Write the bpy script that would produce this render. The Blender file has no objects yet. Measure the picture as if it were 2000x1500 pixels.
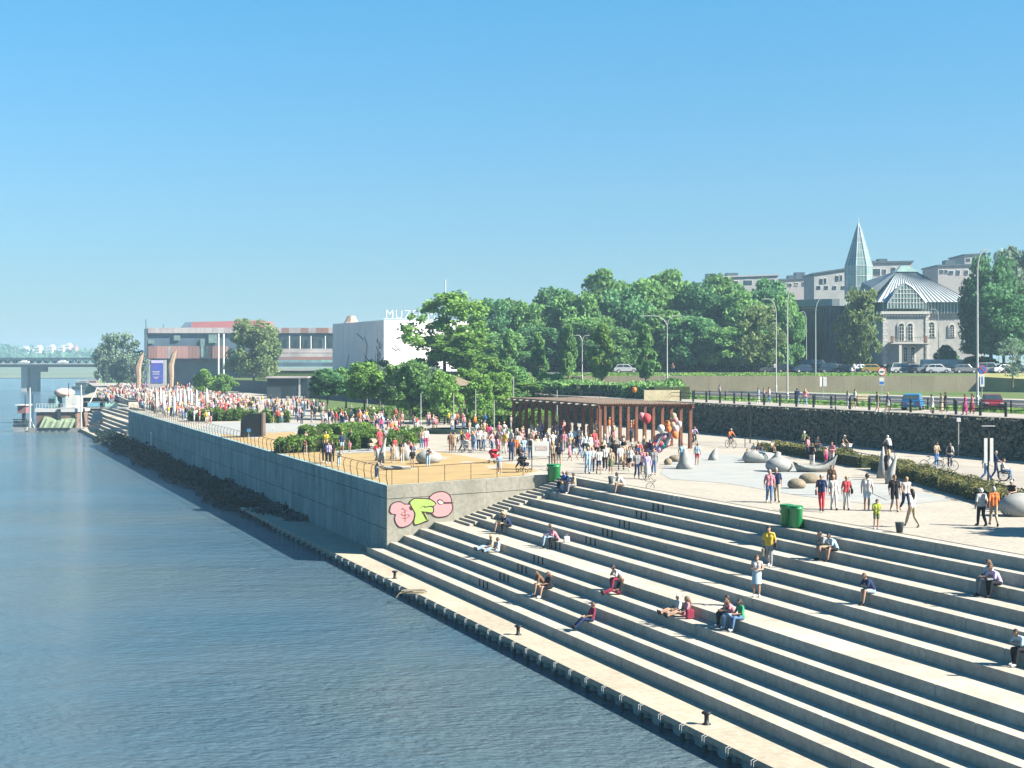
import bpy, bmesh, math, random
import numpy as np
from mathutils import Vector, Matrix
R = math.radians
random.seed(7); rng = np.random.default_rng(7)
sc = bpy.context.scene
col = sc.collection
CZ = 12.7
# ------------------------------------------------------------------ camera, sky, sun, exposure
cd = bpy.data.cameras.new('camera'); cam = bpy.data.objects.new('camera', cd); col.objects.link(cam)
cam.location = (0, 0, CZ); cam.rotation_euler = (R(90), 0, 0)
cd.sensor_width = 36; cd.lens = 54; cd.shift_y = -0.018; cd.clip_end = 9000; cd.clip_start = .5
sc.camera = cam
SUN_EL, SUN_AZ = 37.5, math.degrees(math.atan2(.945, -.327))     # azimuth from +Y towards +X
w = bpy.data.worlds.new('World'); sc.world = w; w.use_nodes = True
nt = w.node_tree; nt.nodes.clear()
out = nt.nodes.new('ShaderNodeOutputWorld'); bg = nt.nodes.new('ShaderNodeBackground')
sky = nt.nodes.new('ShaderNodeTexSky'); sky.sky_type = 'NISHITA'; sky.sun_disc = False
sky.sun_elevation = R(SUN_EL); sky.sun_rotation = R(SUN_AZ)
sky.air_density = 1.3; sky.dust_density = 0.3; sky.ozone_density = 2.5; sky.altitude = 100
mul = nt.nodes.new('ShaderNodeMix'); mul.data_type = 'RGBA'; mul.blend_type = 'MULTIPLY'
mul.inputs[0].default_value = 1
tcw = nt.nodes.new('ShaderNodeTexCoord'); spx = nt.nodes.new('ShaderNodeSeparateXYZ'); rmp = nt.nodes.new('ShaderNodeValToRGB')      # sky tint by elevation; upper colours chosen to tint the shadows
nt.links.new(tcw.outputs['Generated'], spx.inputs[0]); nt.links.new(spx.outputs[2], rmp.inputs[0]); nt.links.new(rmp.outputs[0], mul.inputs[7])
el_ = rmp.color_ramp.elements; el_[0].position = 0; el_[0].color = (.30, .445, .73, 1); el_[1].position = 1; el_[1].color = (.01, .45, .70, 1)
for ps, cc in ((.12, (.33, .56, .775)), (.228, (.285, .66, .85)), (.5, (.03, .56, .80))): q_ = el_.new(ps); q_.color = (*cc, 1)
nt.links.new(sky.outputs[0], mul.inputs[6]); nt.links.new(mul.outputs[2], bg.inputs[0])
bg.inputs[1].default_value = 0.05
nt.links.new(bg.outputs[0], out.inputs[0])
sl = bpy.data.lights.new('sun', 'SUN'); sl.energy = 5.0; sl.angle = R(.53); sl.color = (1.0, .925, .80)
so = bpy.data.objects.new('sun', sl); col.objects.link(so)
sd = Vector((.945*math.cos(R(SUN_EL)), -.327*math.cos(R(SUN_EL)), math.sin(R(SUN_EL)))).normalized()
so.rotation_euler = sd.to_track_quat('Z', 'Y').to_euler(); so.location = (60, -20, 60)
sc.view_settings.view_transform = 'Standard'; sc.view_settings.look = 'None'
sc.view_settings.exposure = 1.95; sc.view_settings.gamma = 1; sc.view_settings.use_curve_mapping = False
# ------------------------------------------------------------------ geometry of the place
Y0, XV, F = 714.0, -95.0, 3000.0
CA, SA = .9394, .3429
ZP, ZU, ZT, ZQ = CZ-7.1, CZ-4.0, CZ-1.7, CZ-12.14
def P(x, y, Z=ZP):                      # a point of the level Z
    Y = (CZ-Z)*F/(y-Y0); return Vector(((x-1000)*Y/F, Y, Z))
def W(x, y, Y): return Vector(((x-1000)*Y/F, Y, CZ+(Y0-y)*Y/F))
def DT(d, t, z=0): return Vector((d*CA-t*SA, d*SA+t*CA, z))
def toDT(X, Y): return X*CA+Y*SA, -X*SA+Y*CA
def wallY(X): return 98.2+.127*(X+8)    # the painted end wall
def dip(X, Y):
    d, t = toDT(X, Y)
    if d > 36.2: return 0
    a = 1-(d-26.15)/10.05; b = max(0, 1-(t-95)/150)
    return .6*max(0, min(1.05, a))*min(1, b)
def G(X, Y): return ZP-dip(X, Y)
def PG(x, y):                           # point of the promenade under a photo position
    Z = ZP
    for _ in range(6):
        p = P(x, y, Z); Z = G(p.x, p.y)
    return Vector((p.x, p.y, Z))
# ------------------------------------------------------------------ helpers
MATS = {}
KA = .76
def mat(name, c, rough=.8, var=.15, scale=3., bump=0., bscale=20., metal=0., spec=.3, rnd=0., c2=None, stretch=None, transl=0, coord='Object', detail=4, emit=None):
    if name in MATS: return MATS[name]
    c = tuple(v*KA for v in c); c2 = c2 and tuple(v*KA for v in c2)
    m = bpy.data.materials.new(name); m.use_nodes = True; t = m.node_tree; N = t.nodes; L = t.links
    b = N['Principled BSDF']; b.inputs['Roughness'].default_value = rough; b.inputs['Metallic'].default_value = metal
    b.inputs['Specular IOR Level'].default_value = spec
    tc = N.new('ShaderNodeTexCoord'); src = tc.outputs[coord]
    if stretch:
        mp = N.new('ShaderNodeMapping'); mp.inputs['Scale'].default_value = stretch; L.new(src, mp.inputs[0]); src = mp.outputs[0]
    nz = N.new('ShaderNodeTexNoise'); nz.inputs['Scale'].default_value = scale; nz.inputs['Detail'].default_value = detail; L.new(src, nz.inputs['Vector'])
    rp = N.new('ShaderNodeValToRGB'); rp.color_ramp.elements[0].position = .32; rp.color_ramp.elements[1].position = .68
    a = c2 or tuple(max(0, v*(1-var)) for v in c); d = tuple(min(1, v*(1+var*(0 if c2 else 1))) for v in c)
    rp.color_ramp.elements[0].color = (*a, 1); rp.color_ramp.elements[1].color = (*d, 1)
    L.new(nz.outputs[0], rp.inputs[0]); cout = rp.outputs[0]
    if rnd:
        oi = N.new('ShaderNodeObjectInfo'); hs = N.new('ShaderNodeHueSaturation'); mr = N.new('ShaderNodeMapRange')
        mr.inputs[3].default_value = 1-rnd; mr.inputs[4].default_value = 1+rnd
        L.new(oi.outputs['Random'], mr.inputs[0]); L.new(mr.outputs[0], hs.inputs['Value']); L.new(cout, hs.inputs['Color']); cout = hs.outputs[0]
    L.new(cout, b.inputs['Base Color'])
    if bump:
        n2 = N.new('ShaderNodeTexNoise'); n2.inputs['Scale'].default_value = bscale; n2.inputs['Detail'].default_value = 3; L.new(src, n2.inputs['Vector'])
        bp = N.new('ShaderNodeBump'); bp.inputs['Strength'].default_value = bump; bp.inputs['Distance'].default_value = .02
        L.new(n2.outputs[0], bp.inputs['Height']); L.new(bp.outputs[0], b.inputs['Normal'])
    if transl:
        tr = N.new('ShaderNodeBsdfTranslucent'); mx = N.new('ShaderNodeMixShader'); mx.inputs[0].default_value = transl
        L.new(cout, tr.inputs[0]); L.new(b.outputs[0], mx.inputs[1]); L.new(tr.outputs[0], mx.inputs[2])
        L.new(mx.outputs[0], N['Material Output'].inputs[0])
    MATS[name] = m; return m
def cloth(c, name=None):
    k = 'cloth_%02d_%02d_%02d' % tuple(int(v*99) for v in c)
    if k in MATS: return MATS[k]
    return mat(k, c, .9, .12, 6, 0, spec=.1)
class MB:
    def __init__(s): s.v = []; s.f = []; s.m = []
    def add(s, vs, fs, m=0):
        o = len(s.v); s.v += [tuple(v) for v in vs]; s.f += [tuple(i+o for i in f) for f in fs]; s.m += [m]*len(fs); return s
    def box(s, c, d, rz=0, m=0, tilt=None):
        x, y, z = (v/2 for v in d); vs = [Vector((a*x, b*y, e*z)) for a in (-1, 1) for b in (-1, 1) for e in (-1, 1)]
        M = Matrix.Rotation(rz, 3, 'Z')
        if tilt: M = M @ Matrix.Rotation(tilt[1], 3, tilt[0])
        return s.add([Vector(c)+M @ v for v in vs], [(0, 1, 3, 2), (4, 6, 7, 5), (0, 4, 5, 1), (2, 3, 7, 6), (0, 2, 6, 4), (1, 5, 7, 3)], m)
    def hexa(s, b, t, m=0):             # four bottom and four top points, counter-clockwise from above
        return s.add(list(b)+list(t), [(3, 2, 1, 0), (4, 5, 6, 7)]+[(i, (i+1) % 4, 4+(i+1) % 4, 4+i) for i in range(4)], m)
    def tube(s, p, r, n=8, m=0, cap=True):
        p = [Vector(q) for q in p]; r = r if isinstance(r, (list, tuple)) else [r]*len(p); o = len(s.v); u = None
        for i, q in enumerate(p):
            d = (p[min(i+1, len(p)-1)]-p[max(i-1, 0)]); d = d.normalized() if d.length > 1e-9 else Vector((0, 0, 1))
            if u is None: u = d.orthogonal().normalized()
            else:
                u = u-d*u.dot(d); u = u.normalized() if u.length > 1e-6 else d.orthogonal().normalized()
            w_ = d.cross(u)
            for k in range(n):
                a = 2*math.pi*k/n; s.v.append(tuple(q+(u*math.cos(a)+w_*math.sin(a))*r[i]))
        for i in range(len(p)-1):
            for k in range(n):
                s.f.append((o+i*n+k, o+i*n+(k+1) % n, o+(i+1)*n+(k+1) % n, o+(i+1)*n+k)); s.m.append(m)
        if cap:
            s.f.append(tuple(o+k for k in range(n))[::-1]); s.f.append(tuple(o+(len(p)-1)*n+k for k in range(n))); s.m += [m, m]
        return s
    def lathe(s, prof, n=12, c=(0, 0, 0), m=0):
        return s.tube([(c[0], c[1], c[2]+z) for r, z in prof], [max(r, 1e-4) for r, z in prof], n, m)
    def ell(s, c, r, n=8, k=6, m=0, M=None):
        o = len(s.v)
        for i in range(k+1):
            a = math.pi*i/k
            for j in range(n):
                b = 2*math.pi*j/n; v = Vector((r[0]*math.sin(a)*math.cos(b), r[1]*math.sin(a)*math.sin(b), -r[2]*math.cos(a)))
                if M: v = M @ v
                s.v.append(tuple(Vector(c)+v))
        for i in range(k):
            for j in range(n):
                s.f.append((o+i*n+j, o+i*n+(j+1) % n, o+(i+1)*n+(j+1) % n, o+(i+1)*n+j)); s.m.append(m)
        return s
    def prism(s, poly, z0, z1, m=0):
        n = len(poly); vs = [(p[0], p[1], z0) for p in poly]+[(p[0], p[1], z1) for p in poly]
        return s.add(vs, [tuple(range(n))[::-1], tuple(range(n, 2*n))]+[(i, (i+1) % n, n+(i+1) % n, n+i) for i in range(n)], m)
    def mesh(s, name, mats, smooth=False):
        me = bpy.data.meshes.new(name); me.from_pydata(s.v, [], s.f)
        for q in (mats if isinstance(mats, (list, tuple)) else [mats]): me.materials.append(q)
        me.polygons.foreach_set('material_index', s.m)
        if smooth: me.polygons.foreach_set('use_smooth', [True]*len(s.f))
        me.update(); return me
    def build(s, name, mats, parent=None, smooth=False, loc=None, rz=0):
        return link(name, s.mesh(name, mats, smooth), parent, loc, rz)
def link(name, me, parent=None, loc=None, rz=0):
    o = bpy.data.objects.new(name, me); col.objects.link(o)
    if parent: o.parent = parent
    if loc is not None: o.location = loc
    if rz: o.rotation_euler = (0, 0, rz)
    return o
def tag(o, label=None, cat=None, group=None, kind=None):
    if label: o['label'] = label
    if cat: o['category'] = cat
    if group: o['group'] = group
    if kind: o['kind'] = kind
    return o
def empty(name, loc=(0, 0, 0), rz=0, label=None, cat=None, group=None, kind=None, s=1):
    o = bpy.data.objects.new(name, None); col.objects.link(o); o.location = loc; o.rotation_euler = (0, 0, rz); o.scale = (s, s, s)
    o.empty_display_size = .2
    return tag(o, label, cat, group, kind)
def kids(o): return [c for c in CH.get(o.name, [])]
CH = {}
def dup(o, kidlist, loc, rz=0, s=(1, 1, 1), label=None, group=None):
    r = o.copy(); col.objects.link(r); r.location = loc; r.rotation_euler = (0, 0, rz); r.scale = s
    if label: r['label'] = label
    if group: r['group'] = group
    for ch in kidlist:
        c = ch.copy(); col.objects.link(c); c.parent = r
    return r
def bevel(o, wd=.01, seg=1):
    b = o.modifiers.new('b', 'BEVEL'); b.width = wd; b.segments = seg; b.limit_method = 'ANGLE'; return o
def drape(name, pts, m, eps, zf=G, step=2.0, kind='structure', parent=None):
    bm = bmesh.new(); vs = [bm.verts.new((p[0], p[1], 0)) for p in pts]; bm.faces.new(vs)
    xs = [p[0] for p in pts]; ys = [p[1] for p in pts]
    for ax, a, b in ((0, min(xs), max(xs)), (1, min(ys), max(ys))):
        st = max(step, (b-a)/40); q = a+st
        while q < b:
            no = (1, 0, 0) if ax == 0 else (0, 1, 0)
            bmesh.ops.bisect_plane(bm, geom=bm.verts[:]+bm.edges[:]+bm.faces[:], plane_co=(q, 0, 0) if ax == 0 else (0, q, 0), plane_no=no); q += st
    for v in bm.verts: v.co.z = zf(v.co.x, v.co.y)+eps
    for f in bm.faces:
        if f.normal.z < 0: f.normal_flip()
    bm.normal_update()
    for f in bm.faces:
        if f.normal.z < 0: f.normal_flip()
    me = bpy.data.meshes.new(name); bm.to_mesh(me); bm.free(); me.materials.append(m)
    o = link(name, me, parent)
    if not parent: tag(o, kind=kind)
    return o
# ------------------------------------------------------------------ materials
def concrete(name, base, dark, joint=None, streak=0.0, rough=.85):
    if name in MATS: return MATS[name]
    base = tuple(v*KA for v in base); dark = tuple(v*KA for v in dark)
    m = bpy.data.materials.new(name); m.use_nodes = True; t = m.node_tree; N = t.nodes; L = t.links
    b = N['Principled BSDF']; b.inputs['Roughness'].default_value = rough; b.inputs['Specular IOR Level'].default_value = .25
    ge = N.new('ShaderNodeNewGeometry'); pos = ge.outputs['Position']
    def noise(sc_, det=5, st=None):
        n = N.new('ShaderNodeTexNoise'); n.inputs['Scale'].default_value = sc_; n.inputs['Detail'].default_value = det; n.inputs['Roughness'].default_value = .6
        if st:
            mp = N.new('ShaderNodeMapping'); mp.inputs['Scale'].default_value = st; L.new(pos, mp.inputs[0]); L.new(mp.outputs[0], n.inputs['Vector'])
        else: L.new(pos, n.inputs['Vector'])
        return n.outputs[0]
    def ramp(i, a, b_, ca, cb):
        r = N.new('ShaderNodeValToRGB'); r.color_ramp.elements[0].position = a; r.color_ramp.elements[1].position = b_
        r.color_ramp.elements[0].color = ca; r.color_ramp.elements[1].color = cb; L.new(i, r.inputs[0]); return r.outputs[0]
    def mulc(a, b_, f=1):
        x = N.new('ShaderNodeMix'); x.data_type = 'RGBA'; x.blend_type = 'MULTIPLY'; x.inputs[0].default_value = f
        L.new(a, x.inputs[6]); L.new(b_, x.inputs[7]); return x.outputs[2]
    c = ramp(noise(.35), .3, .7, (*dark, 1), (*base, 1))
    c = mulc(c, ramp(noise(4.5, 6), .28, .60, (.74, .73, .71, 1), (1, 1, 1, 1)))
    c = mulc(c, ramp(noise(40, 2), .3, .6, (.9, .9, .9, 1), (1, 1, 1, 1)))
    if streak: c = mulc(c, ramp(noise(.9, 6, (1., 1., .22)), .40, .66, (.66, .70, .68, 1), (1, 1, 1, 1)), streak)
    oi = N.new('ShaderNodeObjectInfo'); hs = N.new('ShaderNodeHueSaturation'); mr = N.new('ShaderNodeMapRange')
    mr.inputs[3].default_value = .93; mr.inputs[4].default_value = 1.05; L.new(oi.outputs['Random'], mr.inputs[0]); L.new(mr.outputs[0], hs.inputs['Value'])
    L.new(c, hs.inputs['Color']); L.new(hs.outputs[0], b.inputs['Base Color'])
    bp = N.new('ShaderNodeBump'); bp.inputs['Strength'].default_value = .25; bp.inputs['Distance'].default_value = .01
    L.new(noise(25, 4), bp.inputs['Height']); L.new(bp.outputs[0], b.inputs['Normal'])
    MATS[name] = m; return m
M_step = concrete('step_concrete', (.58, .53, .445), (.48, .44, .375), streak=.5)
M_plaza = concrete('plaza_concrete', (.45, .415, .35), (.385, .355, .305))
M_wall = concrete('river_wall_concrete', (.44, .54, .52), (.25, .36, .37), streak=1.0)  # teal of the shaded wall face is put into the base colour
M_wall2 = concrete('end_wall_concrete', (.49, .46, .385), (.40, .375, .315), streak=.6)
M_quay = concrete('quay_concrete', (.48, .425, .33), (.40, .355, .28))
M_ret = concrete('retaining_wall_concrete', (.34, .30, .21), (.28, .25, .17), streak=.35)
M_sand = mat('sand', (.40, .285, .125), .95, .12, .5, .8, 8, c2=(.34, .24, .105))
M_play = mat('play_surface', (.28, .30, .30), .9, .1, .6, .1, 30, c2=(.34, .34, .32))
M_asph = mat('asphalt', (.09, .092, .095), .85, .2, .6, .2, 30)
M_path = mat('cycle_path', (.31, .285, .25), .9, .1, .5, .1, 30)
M_grass = mat('grass_ground', (.10, .15, .03), .95, .35, 1.5, .8, 12, c2=(.055, .09, .02))
M_earth = mat('earth', (.20, .17, .10), .95, .3, .5, .5, 8)
M_dark = mat('dark_steel', (.02, .024, .028), .5, .2, 5, metal=.4)
M_rail = mat('railing_steel', (.10, .075, .055), .55, .2, 5, metal=.4)
M_rust = mat('rust_steel', (.19, .075, .04), .8, .35, 2.5, .2, 30, c2=(.10, .04, .025))
M_wood = mat('weathered_wood', (.30, .22, .16), .85, .25, 4, .3, 30, rnd=.2)
M_grey = mat('galvanised_steel', (.50, .50, .48), .45, .08, 4, metal=.3)
M_white = mat('white_paint', (.62, .62, .60), .5, .04, 3)
M_stoneG = mat('gabion_stone', (.24, .23, .15), .9, .5, 4.5, .6, 9, c2=(.018, .026, .028))
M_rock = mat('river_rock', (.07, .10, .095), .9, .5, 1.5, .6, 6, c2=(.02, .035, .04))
M_sculpt = mat('sculpture_concrete', (.34, .35, .335), .8, .12, 2.2, .2, 20, c2=(.24, .255, .25))
M_boulder = mat('boulder', (.28, .23, .16), .9, .3, 3, .6, 7, c2=(.17, .15, .11))
M_green = mat('green_plastic', (.01, .22, .06), .4, .06, 3, spec=.5)
M_glassd = mat('dark_glass', (.03, .05, .06), .08, .3, .4, spec=.8)
M_rubber = mat('rubber', (.015, .015, .015), .8)
def leafmat(n, c, c2, rnd=.18): return mat(n, c, .75, .2, .55, 0, rnd=rnd, c2=c2, transl=.38, spec=.15)
LEAF = {'green': leafmat('leaf_green', (.29, .50, .15), (.10, .25, .09)), 'bright': leafmat('leaf_bright', (.30, .48, .11), (.12, .27, .06)),
        'dark': leafmat('leaf_dark', (.18, .38, .15), (.06, .18, .08)), 'pale': leafmat('leaf_pale', (.34, .42, .18), (.16, .26, .10)),
        'grey': leafmat('leaf_grey', (.30, .40, .27), (.14, .22, .16)), 'hedge': leafmat('leaf_hedge', (.20, .33, .07), (.08, .17, .035)),
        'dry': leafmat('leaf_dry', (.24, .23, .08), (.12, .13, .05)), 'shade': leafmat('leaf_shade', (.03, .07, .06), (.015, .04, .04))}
M_bark = mat('bark', (.12, .09, .065), .95, .3, 3, .6, 12)
M_barkp = mat('birch_bark', (.42, .38, .32), .9, .25, 4, .3, 12)
# ------------------------------------------------------------------ water, land, far bank
def water_mat():
    m = bpy.data.materials.new('river_water'); m.use_nodes = True; t = m.node_tree; N = t.nodes; L = t.links
    b = N['Principled BSDF']; b.inputs['Roughness'].default_value = .12; b.inputs['IOR'].default_value = 1.33; b.inputs['Specular IOR Level'].default_value = .5
    ge = N.new('ShaderNodeNewGeometry')
    def nz(sc_, st, det, rot=0):
        mp = N.new('ShaderNodeMapping'); mp.inputs['Scale'].default_value = st; mp.inputs['Rotation'].default_value = (0, 0, rot); L.new(ge.outputs['Position'], mp.inputs[0])
        n = N.new('ShaderNodeTexNoise'); n.inputs['Scale'].default_value = sc_; n.inputs['Detail'].default_value = det; n.inputs['Roughness'].default_value = .55; L.new(mp.outputs[0], n.inputs['Vector']); return n.outputs[0]
    rp = N.new('ShaderNodeValToRGB'); rp.color_ramp.elements[0].position = .35; rp.color_ramp.elements[1].position = .65
    rp.color_ramp.elements[0].color = (.042, .088, .125, 1); rp.color_ramp.elements[1].color = (.074, .104, .116, 1)
    L.new(nz(.03, (1, 1, 1), 4), rp.inputs[0]); L.new(rp.outputs[0], b.inputs['Base Color'])
    a = nz(2.6, (.75, 1.3, 1), 5, .25); c = nz(.5, (.7, 1.4, 1), 4, -.15)
    e_ = nz(.045, (.5, 1.6, 1), 4, .35); mr = N.new('ShaderNodeMapRange'); mr.inputs[1].default_value = .35; mr.inputs[2].default_value = .65; mr.inputs[3].default_value = .11; mr.inputs[4].default_value = .30; L.new(e_, mr.inputs[0])
    ad = N.new('ShaderNodeMath'); ad.operation = 'MULTIPLY_ADD'; ad.inputs[1].default_value = 1.5; L.new(c, ad.inputs[0]); L.new(a, ad.inputs[2])
    bp = N.new('ShaderNodeBump'); bp.inputs['Strength'].default_value = 1.0; bp.inputs['Distance'].default_value = .13; L.new(mr.outputs[0], bp.inputs['Distance'])
    L.new(ad.outputs[0], bp.inputs['Height']); L.new(bp.outputs[0], b.inputs['Normal'])
    return m
mb = MB(); mb.add([(-4500, -200, 0), (700, -200, 0), (700, 5200, 0), (-4500, 5200, 0)], [(0, 1, 2, 3)])
tag(mb.build('river', water_mat()), kind='structure')
mb = MB(); mb.add([(-5000, -300, -4), (5000, -300, -4), (5000, 6500, -4), (-5000, 6500, -4)], [(0, 1, 2, 3)])
tag(mb.build('river_bed', M_earth), kind='structure')
# promenade (flat part and the gently dipping terrace part)
far = [DT(37.05, -40), DT(74.5, -40), DT(74.5, 420), DT(74.5, 640), DT(38, 470), DT(26.15, 352), DT(37.05, 352)]
drape('promenade', [(p.x, p.y) for p in [DT(37.05, -40), DT(74.6, -40), DT(74.6, 640), DT(52, 640), DT(40, 455), DT(26.15, 352), DT(37.05, 351.9)]], M_plaza, 0, zf=lambda x, y: ZP, step=30)
def dgrid():
    mb = MB(); nd, ntt = 8, 70; vs = []
    for i in range(nd+1):
        d = 26.15+(37.05-26.15)*i/nd; lo, hi = 60, 120                      # t where the line d meets the end wall
        for _ in range(30):
            t = (lo+hi)/2; p = DT(d, t)
            if p.y < wallY(p.x): lo = t
            else: hi = t
        for j in range(ntt+1):
            tt = t+.15+(247-t-.15)*j/ntt; p = DT(d, tt); vs.append((p.x, p.y, G(p.x, p.y)))
    mb.add(vs, [(i*(ntt+1)+j, (i+1)*(ntt+1)+j, (i+1)*(ntt+1)+j+1, i*(ntt+1)+j+1) for i in range(nd) for j in range(ntt)])
    return mb
tag(dgrid().build('terrace', M_plaza), kind='structure')
# surfaces laid on it
def area(name, px, m, eps=.012, lvl=None):
    pts = [(PG(x, y) if lvl is None else P(x, y, lvl)) for x, y in px]
    return drape(name, [(p.x, p.y) for p in pts], m, eps, zf=G if lvl is None else (lambda X, Y: lvl))
area('sand_area', [(757, 948.0), (1020, 928.5), (1052, 919), (1010, 908), (948, 898), (850, 881), (828, 879), (745, 883), (668, 886.5), (700, 926)], M_sand)
area('sand_path', [(752, 946.0), (700, 929), (640, 911.5), (560, 888), (520, 877), (470, 863), (430, 851), (436, 848), (540, 861), (600, 872), (668, 886.4), (703, 925)], M_sand, .012)
area('sand_court', [(512, 846), (575, 844), (580, 856), (560, 862), (505, 857)], M_sand, .02)
area('grey_court', [(385, 838), (415, 826), (560, 824), (690, 836), (580, 842), (510, 845.5), (500, 857), (440, 848)], M_play, .016)
area('grey_strip', [(640, 882), (668, 886.3), (745, 882.7), (828, 878.6), (800, 872), (690, 876)], M_play, .018)
area('play_area', [(1300, 909), (1290, 925), (1310, 936), (1420, 944), (1560, 968), (1700, 985), (1790, 984), (1860, 976), (1760, 952), (1620, 930), (1560, 915), (1470, 893), (1380, 884), (1330, 892)], M_play, .012)
area('lawn', [(612, 800), (640, 790), (820, 786), (1000, 792), (1000, 846), (935, 838), (900, 822), (800, 820), (650, 820)], M_grass, .02)
area('lawn', [(600, 774), (700, 767), (850, 768), (1000, 775), (1000, 792), (820, 786), (640, 790), (606, 798)], M_grass, .02)
area('ramp_slab', [(1700, 963), (1722, 961), (1747, 972), (1733, 978)], M_sculpt, .03)
area('cycle_path', [(1345, 860), (1500, 869), (2000, 921), (2100, 934), (2100, 985), (2000, 957), (1850, 928), (1640, 897), (1480, 877), (1350, 868)], M_path, .016)
mb = MB()
for t in np.arange(-10, 96, 3.0):                                                       # slotted drain behind the top step
    p, q = DT(37.75, t), DT(37.75, t+2.96); n = DT(.05, 0)
    mb.hexa([p-n+Vector((0, 0, ZP-.02)), p+n+Vector((0, 0, ZP-.02)), q+n+Vector((0, 0, ZP-.02)), q-n+Vector((0, 0, ZP-.02))], [p-n+Vector((0, 0, ZP+.006)), p+n+Vector((0, 0, ZP+.006)), q+n+Vector((0, 0, ZP+.006)), q-n+Vector((0, 0, ZP+.006))])
tag(mb.build('drain_channel', M_dark), kind='structure')
# ------------------------------------------------------------------ stepped embankment
DK = [v*CA for v in (39.44, 38.52, 37.68, 36.4, 35.3, 34.3, 33.1, 31.0, 30.0, 28.97, 28.07, 26.9, 24.8)]
def ZK(k): return ZP-.42*k if k < 12 else ZQ
def slab(mb, d0, d1, t0, t1, z0, z1, end=None):
    c = [DT(d0, t0), DT(d1, t0), DT(d1, t1), DT(d0, t1)]
    if end is not None:                                                                # cut along the end wall
        for i, d in ((2, d1), (3, d0)):
            lo, hi = t0, t1+30
            for _ in range(30):
                t = (lo+hi)/2; p = DT(d, t)
                if p.y < wallY(p.x)-end: lo = t
                else: hi = t
            c[i] = DT(d, t)
    mb.hexa([p+Vector((0, 0, z0)) for p in c], [p+Vector((0, 0, z1)) for p in c])
steps = empty('stepped_embankment', kind='structure')
TW = 97.0
for k in range(0, 12):
    d0 = DK[k]; d1 = (DK[k-1] if k else DK[0]+.5)
    t = -8+((k*2.7) % 6)
    while t < TW-2:
        t1 = t+6.0; last = t1 > TW-5; gap = .009
        mb = MB()
        if k == 0: z1 = ZP+.004
        else: z1 = ZK(k)
        if k == 11: slab(mb, d0, d1+.06, t+gap, TW-.35 if last else t1-gap, ZK(k)-.62, z1)
        else: slab(mb, d0, d1+(.06 if k else 0), t+gap, t1-gap, ZK(k)-.60, z1, end=-.05 if last else None)
        o = mb.build('concrete_slab', M_step, steps); bevel(o, .012)
        if last: break
        t = t1
mb = MB(); slab(mb, DK[11]+.1, 40, -40, 84, -1, ZQ-.1); tag(mb.build('embankment_core', M_step), kind='structure')
# quay with scalloped face and fender brackets
quay = empty('quay', kind='structure')
dq = DK[12]
t = -20.0
while t < 128:
    mb = MB(); slab(mb, dq, 26.1 if t > 96 else DK[11]+.1, t+.003, t+6.6-.003, ZQ-.22, ZQ); bevel(mb.build('quay_slab', M_quay, quay), .012); t += 6.6
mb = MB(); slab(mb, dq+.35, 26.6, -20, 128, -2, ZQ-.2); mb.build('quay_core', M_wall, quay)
sc_me = None
for i, t in enumerate(np.arange(8, 121, 1.65)):
    if sc_me is None:
        mb = MB(); n = 7; pts = []
        for j in range(n+1):
            a = math.pi*j/n; pts.append((-.30*math.sin(a)*.8+.03, -.70*math.cos(a)))
        lo = [(x, y, -1.2) for x, y in pts]; hi = [(x, y, ZQ-.225) for x, y in pts]
        m_ = len(pts); mb.add(lo+hi, [(j, j+1, m_+j+1, m_+j) for j in range(m_-1)]+[tuple(range(m_, 2*m_))])
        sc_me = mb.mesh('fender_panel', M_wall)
        mb = MB(); mb.tube([(-.05, -.08, ZQ+.02), (-.17, -.08, ZQ-.02), (-.17, -.08, ZQ-.26), (-.17, .08, ZQ-.26), (-.17, .08, ZQ-.02), (-.05, .08, ZQ+.02)], .014, 6)
        br_me = mb.mesh('mooring_bracket', M_grey); mb = MB(); mb.box((-.09, 0, -.1), (.12, .14, .75)); po_me = mb.mesh('fender_post', M_rock)
    p = DT(dq+.33, t); a_ = math.atan2(SA, CA)
    link('fender_panel', sc_me, quay, p, a_)
    p = DT(dq, t+.825); link('mooring_bracket', br_me, quay, p, a_); link('fender_post', po_me, quay, p, a_)
# bollards on the quay
def bollard(x, y, label):
    p = P(x, y, ZQ); mb = MB(); mb.lathe([(.15, 0), (.15, .03), (.085, .06), (.075, .28), (.10, .34), (.17, .37), (.17, .42), (.10, .45), (.01, .455)], 14)
    tag(mb.build('mooring_bollard', M_dark, smooth=True, loc=p), label, 'bollard', 'mooring bollards on the quay')
bollard(1380, 1415, 'black iron mooring bollard on the quay nearest the camera'); bollard(1012, 1240, 'black iron mooring bollard halfway along the sunlit quay'); bollard(771, 1130, 'small black mooring bollard on the quay nearest the painted wall')
p = P(808, 1158, ZQ); mb = MB()
for r, z in ((.55, .03), (.42, .06), (.5, .10)): mb.tube([(r*math.cos(a)*1.3, r*math.sin(a)+.2*r, z) for a in np.linspace(.3, 6.6, 18)], .022, 5)
mb.tube([(-.4, 0, .03), (-.75, -.3, .03), (-.9, -.4, -.2)], .022, 5)
tag(mb.build('mooring_rope', mat('rope', (.26, .22, .15)), loc=p), 'coiled rope lying on the quay edge and hanging over the water', 'rope')
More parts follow.
